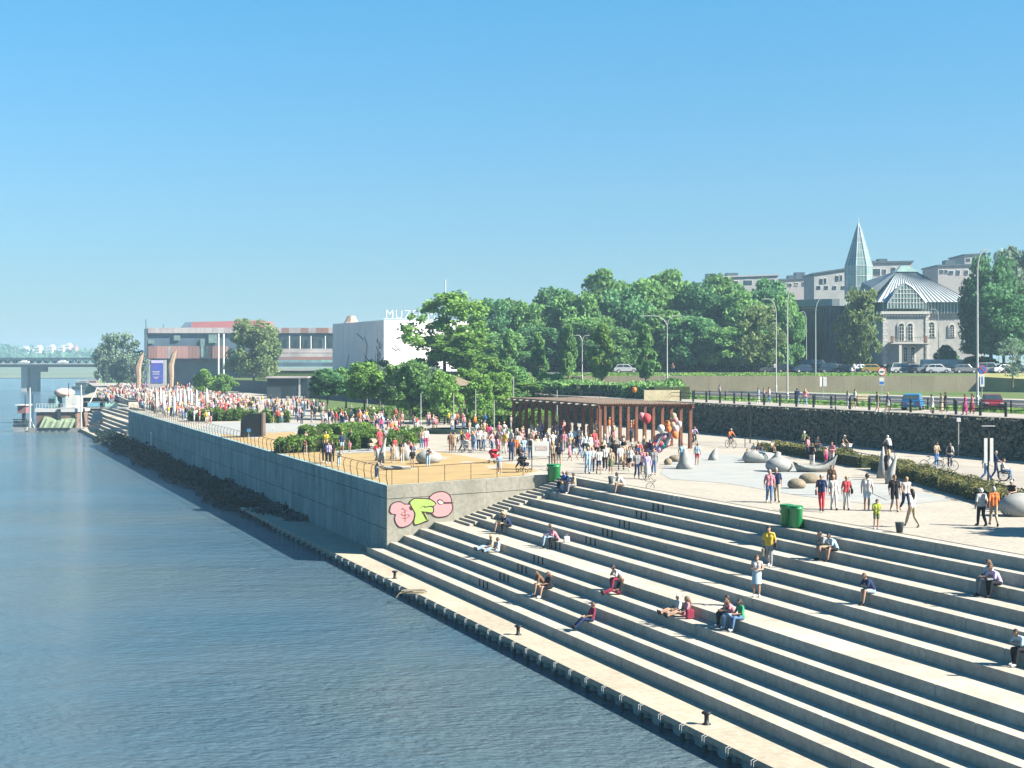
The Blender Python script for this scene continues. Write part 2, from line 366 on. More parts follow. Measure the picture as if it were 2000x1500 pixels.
# dark ribs on the risers
ribs = {11: (945, 3), 10: (985, 3), 9: (1020, 3), 8: (1052, 3), 7: (1086, 3), 6: (1154, 3), 5: (1187, 3), 4: (1220, 3), 3: (1253, 3), 2: (1286, 3), 1: (1318, 3)}
for k, (x, n) in ribs.items():
    for j in range(-1, 2):
        zt = ZK(k-1); p = None
        Yr = (CZ-zt)*F/((CZ-zt)*CA/DK[k-1]*(x+95)); X = (x-1000)*Yr/F; d, t = toDT(X, Yr)
        q = DT(DK[k-1]-.02, t-j*.62); o = MB().box((0, 0, -.215), (.05, .085, .38)).build('riser_rib', M_white if k == 1 else M_dark, steps, loc=(q.x, q.y, zt), rz=math.atan2(SA, CA))
# side stair along the painted wall: two blocks for every riser
def tw(d):
    lo, hi = 50, 130
    for _ in range(30):
        t = (lo+hi)/2; p = DT(d, t)
        if p.y < wallY(p.x): lo = t
        else: hi = t
    return t
st = empty('side_stairs', DT(DK[4], tw(DK[4])), label='narrow concrete stair climbing beside the painted end wall', cat='stairs')
org = st.location.copy()
for k in range(1, 8):
    run = (DK[k-1]-DK[k])*(.5 if k == 7 else 1)
    for j, (fr, hh) in enumerate(((1/3, .28), (2/3, .14))):
        dd = DK[k-1]-run*(fr); t1 = tw(dd)+.1
        mb = MB(); slab(mb, dd, DK[k-1]+.02 if j == 0 else DK[k-1]-run/3-.003, t1-3.0, t1, ZK(k)-.0, ZK(k)+hh)
        mb.v = [tuple(Vector(v)-org) for v in mb.v]; bevel(mb.build('stair_block', M_step, st), .01)
# ------------------------------------------------------------------ painted end wall
XW0, XW1 = -8.0, 2.6
ew = empty('end_wall', (XW0, 98.2, 0), label='sunlit concrete end wall with pink and green graffiti above the steps', cat='wall')
def top(X): q = 98.35; return G(X, wallY(X)+.3)
npan = 5
for i in range(npan):
    a = XW0+(XW1-XW0)*i/npan+(.004 if i else 0); b = XW0+(XW1-XW0)*(i+1)/npan-.004
    for nm, zo0, zo1, pr in (('wall_panel', None, -.87, 0), ('coping_panel', -.842, .0, .02)):
        za, zb = top(a), top(b); mb = MB(); lo = -.5
        f0, f1 = (a, wallY(a)-pr), (b, wallY(b)-pr); g0, g1 = (a+.12, wallY(a)+.55), (b+.12, wallY(b)+.55)
        if nm == 'wall_panel': bz = [.2]*4
        else: bz = [za+zo0, zb+zo0, zb+zo0, za+zo0]
        tz = [za+zo1, zb+zo1, zb+zo1, za+zo1]; c4 = [f0, f1, g1, g0]
        mb.hexa([Vector((c4[j][0], c4[j][1], bz[j]))-ew.location for j in range(4)], [Vector((c4[j][0], c4[j][1], tz[j]+(.03 if nm[0] == 'c' else 0)))-ew.location for j in range(4)])
        bevel(mb.build(nm, M_wall2, ew), .01)
# graffiti: flat paint, a film on the wall
def gpt(u, v, off):
    x, y = 700+u/6.667, 900+v/6.667; Y = 98.2
    for _ in range(5): X = (x-1000)*Y/F; Y = wallY(X)-off
    return Vector((X, Y, CZ+(Y0-y)*Y/F))-ew.location
def smoothc(pts, n=6):
    r = []; N_ = len(pts)
    for i in range(N_):
        p0, p1, p2, p3 = (np.array(pts[(i+j-1) % N_], float) for j in range(4))
        for k in range(n):
            t = k/n; r.append(tuple(.5*((2*p1)+(-p0+p2)*t+(2*p0-5*p1+4*p2-p3)*t*t+(-p0+3*p1-3*p2+p3)*t**3)))
    return r
def paint(name, pts, m, off, n=6):
    q = smoothc(pts, n) if n > 1 else pts; bm = bmesh.new(); f = bm.faces.new([bm.verts.new(gpt(u, v, off)) for u, v in q]); bm.normal_update()
    bmesh.ops.triangulate(bm, faces=[f]); me = bpy.data.meshes.new(name); bm.to_mesh(me); bm.free(); me.materials.append(m); return link(name, me, ew)
gp = mat('paint_pink', (.66, .32, .33), .7, .06, 5, c2=(.58, .34, .34)); gk = mat('paint_maroon', (.07, .025, .035), .7); gg = mat('paint_lime', (.40, .66, .14), .7, .06, 3); gw = mat('paint_white', (.74, .64, .6), .7)
A1 = [(405, 620), (425, 565), (480, 532), (550, 528), (600, 555), (650, 558), (690, 570), (700, 610), (735, 665), (738, 720), (715, 790), (670, 840), (600, 870), (535, 870), (490, 825), (468, 760), (475, 700), (430, 690), (402, 660)]
C1 = [(920, 485), (960, 430), (1030, 400), (1110, 395), (1180, 430), (1215, 490), (1222, 545), (1235, 600), (1222, 660), (1180, 710), (1120, 735), (1040, 742), (985, 725), (955, 690), (960, 620), (985, 560)]
B1 = [(665, 545), (690, 510), (730, 488), (850, 487), (935, 498), (1005, 545), (1000, 575), (930, 592), (978, 610), (972, 680), (880, 670), (918, 770), (880, 792), (760, 835), (722, 815), (735, 700), (700, 620)]
def grow(pts, g):
    c = np.mean(pts, axis=0); return [tuple(c+(np.array(p)-c)*(1+g/np.linalg.norm(np.array(p)-c))) for p in pts]
paint('graffiti_outline', A1, gk, .026); paint('graffiti_letter', grow(A1, -15), gp, .030)
paint('graffiti_outline', C1, gk, .027); paint('graffiti_letter', grow(C1, -15), gp, .031)
paint('graffiti_outline', [(1025, 525), (1050, 502), (1090, 508), (1120, 535), (1222, 538), (1222, 556), (1115, 562), (1050, 568)], gk, .034, 5); paint('graffiti_counter', [(1040, 530), (1065, 515), (1100, 535), (1105, 555), (1060, 560)], gw, .037, 5)
paint('graffiti_outline', grow(B1, 4), gk, .035, 3); paint('graffiti_letter', grow(B1, -13), gg, .039, 3)
paint('graffiti_mark', [(765, 622), (858, 582), (868, 598), (960, 580), (930, 602), (860, 612), (850, 596)], gk, .043, 1)
paint('graffiti_mark', [(815, 655), (965, 672), (960, 690), (860, 675), (905, 768), (880, 770)], gk, .043, 1)
paint('graffiti_mark', [(665, 600), (690, 590), (705, 620), (700, 645), (675, 635)], gk, .043, 4)
mb = MB()
for pl in ([(u, v) for u, v in smoothc([(640, 650), (600, 665), (560, 690), (590, 712), (650, 700), (665, 725), (620, 745), (575, 735)], 4)][:-4], [(610, 630), (612, 790)], [(560, 640), (575, 612), (600, 640)]):
    mb.tube([gpt(u, v, .040) for u, v in pl], .012, 4)
mb.build('graffiti_scrawl', mat('paint_thin_red', (.30, .07, .08)), ew)
# ------------------------------------------------------------------ river wall
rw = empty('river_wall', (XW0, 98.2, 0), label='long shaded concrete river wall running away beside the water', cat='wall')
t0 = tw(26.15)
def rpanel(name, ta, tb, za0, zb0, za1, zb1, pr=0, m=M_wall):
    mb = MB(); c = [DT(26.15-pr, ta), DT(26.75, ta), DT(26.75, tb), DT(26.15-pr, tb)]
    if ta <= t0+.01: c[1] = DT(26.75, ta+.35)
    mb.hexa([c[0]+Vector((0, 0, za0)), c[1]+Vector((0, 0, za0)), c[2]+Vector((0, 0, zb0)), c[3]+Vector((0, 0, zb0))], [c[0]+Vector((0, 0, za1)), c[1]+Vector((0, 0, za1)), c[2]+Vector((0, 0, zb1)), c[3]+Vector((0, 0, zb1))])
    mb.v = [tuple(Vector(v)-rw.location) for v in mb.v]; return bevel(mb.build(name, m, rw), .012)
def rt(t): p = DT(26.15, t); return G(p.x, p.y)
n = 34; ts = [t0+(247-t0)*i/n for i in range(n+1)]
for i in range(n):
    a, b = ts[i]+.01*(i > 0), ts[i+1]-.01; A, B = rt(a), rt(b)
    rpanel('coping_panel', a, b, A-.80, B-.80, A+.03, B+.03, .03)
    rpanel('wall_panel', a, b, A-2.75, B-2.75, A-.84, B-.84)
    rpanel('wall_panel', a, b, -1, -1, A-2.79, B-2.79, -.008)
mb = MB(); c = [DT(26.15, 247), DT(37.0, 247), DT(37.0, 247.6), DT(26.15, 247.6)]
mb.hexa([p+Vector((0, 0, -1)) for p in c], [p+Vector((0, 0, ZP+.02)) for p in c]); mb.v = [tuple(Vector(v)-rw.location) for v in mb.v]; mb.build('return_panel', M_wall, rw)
mb = MB(); q = P(297, 869, 2); q = W(297, 860, 200)
dS = 26.1; tS = 0
for t in np.arange(100, 247, .5):
    p = DT(dS, t)
    if 1000+p.x*F/p.y < 297: tS = t; break
p = DT(dS-.03, tS); zc = CZ+(Y0-858)*p.y/F; a_ = math.atan2(SA, CA)
sg = empty('river_sign', (p.x, p.y, zc), a_, 'white arrow board pointing down fixed to the river wall', 'sign')
mb = MB(); mb.add([(-.06, -1.1, 1.0), (-.06, 1.1, 1.0), (-.06, 1.1, -.5), (-.06, 0, -1.3), (-.06, -1.1, -.5), (-.01, -1.1, 1.0), (-.01, 1.1, 1.0), (-.01, 1.1, -.5), (-.01, 0, -1.3), (-.01, -1.1, -.5)], [(0, 1, 2, 3, 4), (9, 8, 7, 6, 5)]+[(i, (i+1) % 5, 5+(i+1) % 5, 5+i) for i in range(5)]); mb.build('board', M_white, sg)
mb = MB(); mb.box((-.075, 0, .1), (.01, .5, 1.3)); mb.build('panel_mark', mat('sign_grey', (.12, .14, .16)), sg)
# railings along the river wall and the end wall
rl = empty('river_railing', (XW0, 98.2, 0), label='thin steel railing with curved posts along the river wall top', cat='railing')
pm = MB(); pm.tube([(0, 0, 0), (-.10, 0, .55), (-.08, 0, .95), (.06, 0, 1.08)], [.028, .028, .024, .02], 6); pme = pm.mesh('post', M_rail)
tl = []; t = t0+.5
while t < 246:
    p = DT(26.35, t); link('post', pme, rl, Vector((p.x, p.y, rt(t)))-rl.location, math.atan2(SA, CA)); tl.append(t); t += 1.9
mb = MB(); mb.tube([Vector((*(DT(26.41, t).xy), rt(t)+1.09))-rl.location for t in tl], .02, 6); mb.build('handrail', M_rail, rl)
mb = MB(); mb.tube([Vector((*(DT(26.27, t).xy), rt(t)+.6))-rl.location for t in tl], .008, 5); mb.build('cable', M_rail, rl)
er = empty('end_railing', (XW0, 98.2, 0), label='steel railing on top of the painted end wall', cat='railing')
xs = np.linspace(XW0+.3, XW1-.2, 7); q = []
for X in xs:
    Z = top(X); q.append(Vector((X, wallY(X)+.25, Z+1.08))-er.location); MB().tube([(0, 0, 0), (0, 0, 1.08)], .022, 6).build('post', M_rail, er, loc=Vector((X, wallY(X)+.25, Z))-er.location)
MB().tube(q, .02, 6).build('handrail', M_rail, er)
# far flight of steps beyond the river wall
fs = empty('far_steps', kind='structure')
for k in range(1, 12):
    mb = MB(); slab(mb, DK[k], DK[k-1]+.06, 262, 351.8, ZK(k)-1.2, ZK(k)); mb.build('concrete_slab', M_step, fs)
mb = MB(); slab(mb, dq, DK[11]+.05, 247, 352, -1, ZQ); mb.build('quay_slab', M_quay, fs)
mb = MB(); slab(mb, DK[0], DK[0]+1, 247.7, 351.8, -1, ZP+.01); mb.build('top_wall', M_step, fs)
mb = MB(); slab(mb, dq+2, 37, 247.7, 261.9, -1, ZQ+.3); mb.build('ramp_block', M_step, fs)
# bank north of it
def poly3(name, pts, m, kind='structure', parent=None):
    mb = MB(); mb.add(pts, [tuple(range(len(pts)))]); o = mb.build(name, m, parent)
    if not parent: tag(o, kind=kind)
    return o
lowbank = [DT(26, 352.1, .3), (P(178, 797, 0).x, P(178, 797, 0).y, .2), (W(165, 765, 760).x, 760, .2), (W(168, 740, 1150).x, 1150, .2), (W(200, 736, 1500).x, 1500, .2), (300, 1500, 1), (0, 640, ZP-.3), (*DT(52, 640).xy, ZP-.3), (*DT(40, 455).xy, ZP-.3), (*DT(26.3, 352.1).xy, ZP-.3)]
bm = bmesh.new(); vs = [bm.verts.new(v) for v in lowbank]; f = bm.faces.new(vs); bmesh.ops.triangulate(bm, faces=[f]); me = bpy.data.meshes.new('river_bank'); bm.to_mesh(me); bm.free(); me.materials.append(M_grass); tag(link('river_bank', me), kind='structure')
# ------------------------------------------------------------------ upper road level
up = [DT(75.6, -40), DT(230, -40), DT(300, 200), DT(300, 700), DT(75.6, 700)]
poly3('upper_ground', [(p.x, p.y, ZU) for p in up], M_grass)
def strip(name, d0, d1, ta, tb, Z, m): return poly3(name, [tuple(DT(d0, ta, Z)), tuple(DT(d1, ta, Z)), tuple(DT(d1, tb, Z)), tuple(DT(d0, tb, Z))], m)
strip('upper_footpath', 75.62, 82.5, -40, 330, ZU+.012, M_path)
poly3('road', [tuple(DT(91, -40, ZU+.016)), tuple(DT(112, -40, ZU+.016)), tuple(DT(112, (235.8-112*SA)/CA, ZU+.016)), tuple(DT(91, (235.8-91*SA)/CA, ZU+.016))], M_asph)
for d in (91.0, 112.0):
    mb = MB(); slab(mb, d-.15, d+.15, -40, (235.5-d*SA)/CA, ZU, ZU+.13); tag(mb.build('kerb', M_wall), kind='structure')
mb = MB()
for t in np.arange(-30, 206, 6): slab(mb, 101.4, 101.55, t, t+3, ZU+.0165, ZU+.022)
tag(mb.build('road_marking', M_white), kind='structure')
strip('far_footpath', 112.2, 120, -40, 205, ZU+.02, M_path)
# gabion wall
gw_ = empty('gabion_wall', DT(74.6, 90, ZP), label='long dark rubble stone retaining wall below the upper footpath', cat='wall')
def gab():
    V, Fc = [], []; base = [(0, -.5, -.3), (.5, -.1, -.3), (.2, .5, -.2), (-.5, .2, -.3), (0, -.4, .4), (.4, .2, .35), (-.35, .3, .35)]
    vol = [(0, 1, 4), (1, 5, 4), (1, 2, 5), (2, 6, 5), (2, 3, 6), (3, 0, 4), (3, 4, 6), (4, 5, 6)]
    r = random.Random(3)
    for t in np.arange(20, 250, .30):
        h = 0
        zs = np.arange(.1, 3.1, .25) if t < 190 else np.arange(.1, 3.1, .42)
        for z in zs:
            if t >= 190 and r.random() < .3: continue
            d = 74.6+.28*z+r.uniform(-.06, .05); p = DT(d, t+r.uniform(-.1, .1), ZP+z+r.uniform(-.06, .06))-gw_.location
            M = Matrix.Rotation(r.uniform(0, 6.28), 3, Vector((r.uniform(-1, 1), r.uniform(-1, 1), r.uniform(-1, 1))).normalized()); s = r.uniform(.28, .5)*(1.25 if t >= 190 else 1); o = len(V)
            V.extend([tuple(p+M @ (Vector(b)*s)) for b in base]); Fc.extend([tuple(i+o for i in f) for f in vol])
    me = bpy.data.meshes.new('stones'); me.from_pydata(V, [], Fc); me.materials.append(M_stoneG); me.update(); return me
tag(link('stones', gab(), gw_), kind='stuff')
mb = MB(); c = [DT(74.75, -40), DT(76.5, -40), DT(76.5, 520), DT(74.75, 520)]; c2 = [DT(75.5, -40), DT(76.5, -40), DT(76.5, 520), DT(75.5, 520)]
mb.hexa([p+Vector((0, 0, ZP-.5)) for p in c], [p+Vector((0, 0, ZU-.01)) for p in c2]); mb.v = [tuple(Vector(v)-gw_.location) for v in mb.v]; mb.build('wall_core', M_rock, gw_)
# bollard fences on the upper level
def pfence(d, ta, tb, step, label, hh=1.18, rr=.11, pm=M_dark):
    e = empty('bollard_fence', DT(d, ta, ZU), label=label, cat='fence'); mb = MB(); mb.lathe([(rr, 0), (rr, hh-.04), (rr*.8, hh), (.01, hh+.01)], 10); me = mb.mesh('post', pm)
    ts = np.arange(ta, tb, step)
    for t in ts: link('post', me, e, DT(d, t, ZU)-e.location)
    for z in (.55, .95): MB().tube([DT(d, t, ZU+z)-e.location for t in (ta, tb)], .032, 5).build('rail', pm, e)
pfence(77.0, 36, 160, 3.15, 'near row of black bollards joined by rails along the upper footpath')
pfence(83.6, 60, 240, 3.9, 'far row of thinner black bollards between footpath and road', 1.1, .07)
pfence(76.3, 161, 210, 3.2, 'thin railing above the rubble wall behind the pergola', 1.1, .03)
# retaining wall and terrace with car park
yw = lambda x: 763+(x-1500)*.0155
RW = [((x-1000)*236/F, 236.0) for x in np.linspace(1120, 1912, 19)]
rwall = empty('road_retaining_wall', (RW[0][0], RW[0][1], ZU), label='beige concrete retaining wall behind the road below the car park', cat='wall')
for i in range(18):
    a, b = RW[i], RW[i+1]; mb = MB(); o3 = rwall.location
    mb.hexa([Vector((a[0]+.01, a[1], ZU-.2))-o3, Vector((b[0]-.01, b[1], ZU-.2))-o3, Vector((b[0], b[1]+.5, ZU-.2))-o3, Vector((a[0], a[1]+.5, ZU-.2))-o3],
            [Vector((a[0]+.01, a[1], ZT+.12))-o3, Vector((b[0]-.01, b[1], ZT+.12))-o3, Vector((b[0], b[1]+.5, ZT+.12))-o3, Vector((a[0], a[1]+.5, ZT+.12))-o3])
    mb.build('wall_panel', M_ret, rwall)
mb = MB(); ZC = CZ-1.25
edge = [(a[0], a[1]+.4, ZT) for a in RW]; n = len(edge)
e2 = [(a[0]*1.03, a[1]+8, ZC) for a in RW]
mb.add(edge+e2, [(i, i+1, n+i+1, n+i) for i in range(n-1)]); tag(mb.build('grass_bank', M_grass), kind='structure')
poly3('car_park', [(e2[0][0]-8, e2[0][1], ZC)]+[v for v in e2]+[(140, e2[-1][1]-4, ZC), (400, 260, ZC), (600, 900, ZC), (-110, 900, ZC)], M_asph)
mb = MB(); a = RW[-1]; mb.add([(a[0], a[1], ZU), (a[0], a[1]+.4, ZT), (e2[-1][0], e2[-1][1], ZC), (140, e2[-1][1]-4, ZC), (150, 205, ZC-.5), (110, 185, ZU+.02)], [(0, 1, 2, 3, 4, 5)][::-1]); tag(mb.build('side_bank', mat('sandy_bank', (.42, .34, .16), .95, .3, .12, .4, 5, c2=(.16, .20, .05))), kind='structure')
mb = MB(); a = RW[0]; mb.add([(a[0], a[1], ZU), (a[0]-12, a[1]-3, ZU), (e2[0][0]-8, e2[0][1], ZC), (e2[0][0], e2[0][1], ZC), (a[0], a[1]+.4, ZT)], [(0, 4, 3, 2, 1)]); tag(mb.build('left_bank', M_grass), kind='structure')
# ------------------------------------------------------------------ far bank, bridge
def fastmesh(name, V, NQ, m, quads=True):
    me = bpy.data.meshes.new(name); k = 4 if quads else 3; V = np.asarray(V, np.float32).reshape(-1, 3); nf = len(V)//k
    me.vertices.add(len(V)); me.vertices.foreach_set('co', V.ravel()); me.loops.add(nf*k); me.polygons.add(nf)
    me.loops.foreach_set('vertex_index', np.arange(nf*k, dtype=np.int32)); me.polygons.foreach_set('loop_start', np.arange(0, nf*k, k, dtype=np.int32)); me.polygons.foreach_set('loop_total', np.full(nf, k, np.int32))
    me.materials.append(m); me.update(); me.validate(); return me
def leaves(C, size, g, up=.5):
    n = len(C); C = np.asarray(C); a = g.normal(size=(n, 3)); a[:, 2] *= .8; a /= np.linalg.norm(a, axis=1)[:, None]
    b = np.cross(a, g.normal(size=(n, 3))); b /= np.linalg.norm(b, axis=1)[:, None]; s = size*g.uniform(.6, 1.35, n)[:, None]
    u = a*s; v = b*s*.7; mid = np.cross(a, b)*s*.18
    return np.stack([C-u-v*.5, C-u*.1+v+mid, C+u+v*.3, C+u*.2-v-mid], 1).reshape(-1, 3)
def crown_pts(kind, n, g):
    """unit crown: x,y about +-.5, z 0..1"""
    cl = []
    if kind == 'round':
        for i in range(70):
            z = g.uniform(.03, .95); rr = math.sqrt(max(.05, 1-((z-.42)/.60)**2))*.43; a = g.uniform(0, 6.28); q = rr*g.uniform(.45, 1.0); cl.append((q*math.cos(a), q*math.sin(a), z, g.uniform(.07, .16)))
    elif kind == 'cone':
        for i in range(44):
            z = g.uniform(.03, .97); rr = (.42*(min(1, (z+.12)/.35))*(1-max(0, z-.25)/.85)); a = g.uniform(0, 6.28); q = rr*g.uniform(.35, 1.0); cl.append((q*math.cos(a), q*math.sin(a), z, g.uniform(.06, .13)))
    elif kind == 'airy':
        for i in range(110):
            z = g.uniform(.03, .97); rr = math.sqrt(max(.02, 1-((z-.5)/.55)**2))*.47; a = g.uniform(0, 6.28); q = rr*g.uniform(.15, 1.08); cl.append((q*math.cos(a), q*math.sin(a), z, g.uniform(.035, .085)))
    elif kind == 'bush':
        for i in range(26):
            a = g.uniform(0, 6.28); q = g.uniform(0, .42); cl.append((q*math.cos(a), q*math.sin(a), g.uniform(.1, .85)*(1-q*.9), g.uniform(.10, .18)))
    cl = np.array(cl); vol = cl[:, 3]**2; idx = g.choice(len(cl), n, p=vol/vol.sum()); d = g.normal(size=(n, 3)); d /= np.linalg.norm(d, axis=1)[:, None]
    r = cl[idx, 3]*(g.uniform(.3, 1.7, n) if kind == 'airy' else g.uniform(.55, 1.2, n)**.7); p = cl[idx, :3]+d*r[:, None]*np.array([1, 1, .8]); p[:, 2] = np.clip(p[:, 2], 0, 1.05); return p, cl
CRP = {}
def crown_mesh(kind, var, leafm, n, size):
    k = (kind, var, leafm, n, size)
    if k not in CRP:
        g = np.random.default_rng(100+var*13+len(kind)); p, cl = crown_pts(kind, n, g); CRP[k] = (fastmesh('crown', leaves(p, size, g), n, LEAF[leafm]), cl)
    return CRP[k]
TRK = {}
def trunk_mesh(kind, var, leafm, n, size, hb, H, Wd, barkm):
    k = (kind, var, barkm.name, round(H/4), round(hb/H, 1))
    if k in TRK: return TRK[k]
    cl = crown_mesh(kind, var, leafm, n, size)[1]; mb = MB(); r = max(.10, H*.018); ch = H-hb; g = random.Random(var)
    top_ = Vector((g.uniform(-.03, .03)*Wd, g.uniform(-.03, .03)*Wd, hb+ch*.8)); mb.tube([(0, 0, -.3), (r*.3, 0, hb*.5), (0, 0, hb), tuple(top_.lerp(Vector((0, 0, hb)), .5)), top_], [r*1.35, r, r*.85, r*.5, r*.12], 7)
    for c in sorted(cl, key=lambda q: -q[3])[:11]:
        e = Vector((c[0]*Wd, c[1]*Wd, hb+c[2]*ch)); zs = min(hb+c[2]*ch*.55, top_.z*.9); s = Vector((0, 0, zs)); mb.tube([s, s.lerp(e, .5)+Vector((0, 0, -.03*H)), e], [r*.42, r*.25, r*.06], 5)
    TRK[k] = mb.mesh('trunk', barkm); return TRK[k]
def tree(p, H, Wd, kind, leafm, label, name='tree', group=None, n=6000, size=.035, hb=None, var=None, barkm=None, cat='tree'):
    var = var if var is not None else int(abs(p[0]*7+p[1]))%4; hb = H*.12 if hb is None else hb; barkm = barkm or M_bark
    t = empty(name, p, rz=(p[0]*3.7) % 6.28, label=label, cat=cat, group=group)
    me, _ = crown_mesh(kind, var, leafm, n, size); c = link('crown', me, t, (0, 0, hb)); c.scale = (Wd, Wd, H-hb)
    link('trunk', trunk_mesh(kind, var, leafm, n, size, hb, H, Wd, barkm), t); return t
def ptree(x, yb, Y, ytop, wpx, kind, leafm, label, Zg=None, ytrunk=None, **k):
    Zg = CZ+(Y0-yb)*Y/F if Zg is None else Zg; p = Vector(((x-1000)*Y/F, Y, Zg)); H = (CZ+(Y0-ytop)*Y/F)-Zg
    if ytrunk is not None: k['hb'] = max(.2, (CZ+(Y0-ytrunk)*Y/F)-Zg)
    return tree(p, H, wpx*Y/F*1.08, kind, leafm, label, **k)
fb = [(-4500, 2000, .3), (-1500, 2000, .3), (-560, 1990, .3), (-470, 2300, .3), (-330, 1500, .5), (-200, 1500, 1), (1500, 1500, 4), (2500, 2600, 25), (-4500, 2600, 25)]
bm = bmesh.new(); f = bm.faces.new([bm.verts.new(v) for v in fb]); bmesh.ops.triangulate(bm, faces=[f]); me = bpy.data.meshes.new('far_bank'); bm.to_mesh(me); bm.free(); me.materials.append(mat('far_sand', (.16, .17, .08), .95, .3, .01, c2=(.08, .12, .04))); tag(link('far_bank', me), kind='structure')
g = np.random.default_rng(5); n = 24000; X = g.uniform(-1250, 300, n); Yd = 2040+g.uniform(0, 1, n)*330
hh = 30+6*np.sin(X*.013)+5*np.sin(X*.041+1)+4*np.sin(X*.11)+6*(Yd-2040)/330; Zt = .5+hh*g.uniform(0, 1, n)**.55+g.uniform(-1.5, 1.5, n)
tag(link('far_wood', fastmesh('far_wood', leaves(np.stack([X, Yd, Zt], 1), 4.2, g), n, LEAF['dark'])), 'hazy dark green woodland along the far river bank', 'woodland', kind='stuff')
gf = [(20, 690, 6), (47, 679, 16), (75, 677, 12), (100, 676, 12), (122, 677, 10), (133, 673, 11), (147, 678, 7), (60, 682, 14)]
for i, (x, yt, wp) in enumerate(gf):
    Y = 2300+i*9; p = ((x-1000)*Y/F, Y, 10); h = CZ+(Y0-yt)*Y/F-10; e = empty('apartment_block', p, label=['low white block leftmost above the far bank trees', 'wide white block above the far bank trees', 'pale block with stepped roof beyond the far trees', 'pinkish white block beside a mast on the horizon', 'white block second from the right on the horizon', 'taller white tower block on the horizon', 'red brown slab block rightmost on the horizon', 'grey block behind the wide white one on the horizon'][i], cat='building')
    w_ = wp*Y/F; MB().box((0, 0, h/2), (w_, 18, h)).box((w_*.1, 2, h+1.2), (w_*.5, 8, 2.4)).build('wall', mat('far_white', (.62, .60, .58)) if i != 6 else mat('far_red', (.40, .22, .18)), e)
    for k in range(3): MB().box((0, -9.05, h-3-k*4), (w_*.85, .1, 1.4)).build('window_band', M_glassd, e)
# bridge
YB = 760; mbm = mat('bridge_grey', (.36, .38, .38), .8, .1, .2); mbd = mat('bridge_truss', (.05, .085, .12), .6)
bx0, bx1 = (-40-1000)*YB/F, (300-1000)*YB/F
def zb(y): return CZ+(Y0-y)*YB/F
br = empty('road_bridge', (bx0, YB, 0), label='long double deck truss bridge crossing the river in the distance', cat='bridge'); L_ = bx1-bx0
MB().box((L_/2, 0, (zb(711.5)+zb(717))/2), (L_+60, 16, zb(711.5)-zb(717))).build('girder', mat('bridge_girder', (.22, .27, .28)), br)
MB().box((L_/2, -1, zb(710.6)), (L_+60, 20, .5)).build('lower_deck', mbm, br); MB().box((L_/2, 0, zb(700.5)), (L_+60, 18, .9)).build('upper_deck', mbd, br)
for s in (-7, 7):
    n = 22
    for i in range(n):
        a = L_*i/n; b = L_*(i+1)/n; mb = MB(); mb.tube([(a, s, zb(710)), ((a+b)/2, s, zb(701)), (b, s, zb(710))], .32, 4); mb.tube([(a, s, zb(710)), (a, s, zb(701))], .22, 4); mb.build('truss_bay', mbd, br)
for x in (54, 69, 210):
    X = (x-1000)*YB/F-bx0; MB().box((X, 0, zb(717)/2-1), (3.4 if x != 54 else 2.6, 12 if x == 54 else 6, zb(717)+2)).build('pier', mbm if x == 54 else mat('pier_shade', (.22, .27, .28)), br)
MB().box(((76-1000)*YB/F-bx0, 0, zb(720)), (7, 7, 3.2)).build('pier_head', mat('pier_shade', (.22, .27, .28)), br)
for x in (0, 40, 101, 132, 165, 190): MB().tube([((x-1000)*YB/F-bx0, -8, zb(711)), ((x-1000)*YB/F-bx0, -8, zb(680))], .12, 5).build('lamp_mast', mbm, br)
for x, w_ in ((134, 4.6), (60, 4.2)):
    e = empty('far_car', ((x-1000)*YB/F, YB-9, zb(710.6)+.25), label='white car crossing the bridge near the right bank' if x == 134 else 'pale car crossing the bridge above the piers', cat='car'); MB().box((0, 0, .7), (w_, 1.8, .7)).box((-.2, 0, 1.25), (w_*.55, 1.6, .55)).build('body', M_white, e)
# ------------------------------------------------------------------ trees and shrubs
for i, (x, Y, yt, wp) in enumerate([(962, 300, 585, 90), (1000, 320, 590, 90), (1030, 300, 592, 90), (1085, 310, 566, 120), (1125, 300, 575, 110), (1190, 330, 535, 110), (1220, 300, 570, 120), (1262, 305, 548, 110), (1318, 310, 537, 130), (1375, 300, 560, 120), (1418, 318, 545, 120), (1455, 295, 575, 110), (1500, 305, 552, 110), (1535, 290, 580, 70), (1290, 290, 610, 110), (1350, 288, 620, 110), (1150, 290, 620, 120), (1410, 286, 640, 110), (1050, 290, 640, 110), (980, 285, 650, 100), (1210, 288, 640, 100), (1475, 284, 640, 90)]):
    ptree(x, 724, Y, yt, wp, 'round', 'green' if i % 3 else 'dark', ('tall tree of the green belt, %s' % ['leftmost beside the pavilion', 'low crown behind the leftmost one', 'dipping crown left of the domed one', 'broad domed crown left of centre', 'right shoulder of the domed crown', 'highest feathery crown at its left', 'crown right of the highest feathery one', 'pale topped crown left of the double lamp', 'widest crown above the double lamp', 'crown just right of the double lamp', 'crown under the flat roofed block', 'darker crown left of the curved lamps', 'bright crown at its right end', 'last narrow crown beside the dark glass hall', 'lower front crown at the double lamp', 'lower front crown right of the double lamp', 'lower front crown above the conical trees', 'shaded front crown above the park fence', 'lower front crown left of the small double lamp', 'lower front crown at its left foot', 'lower front crown right of the conical trees', 'lower front crown left of the pale tree'][i]), group='trees of the green belt', n=9500, size=.03, hb=1.2)
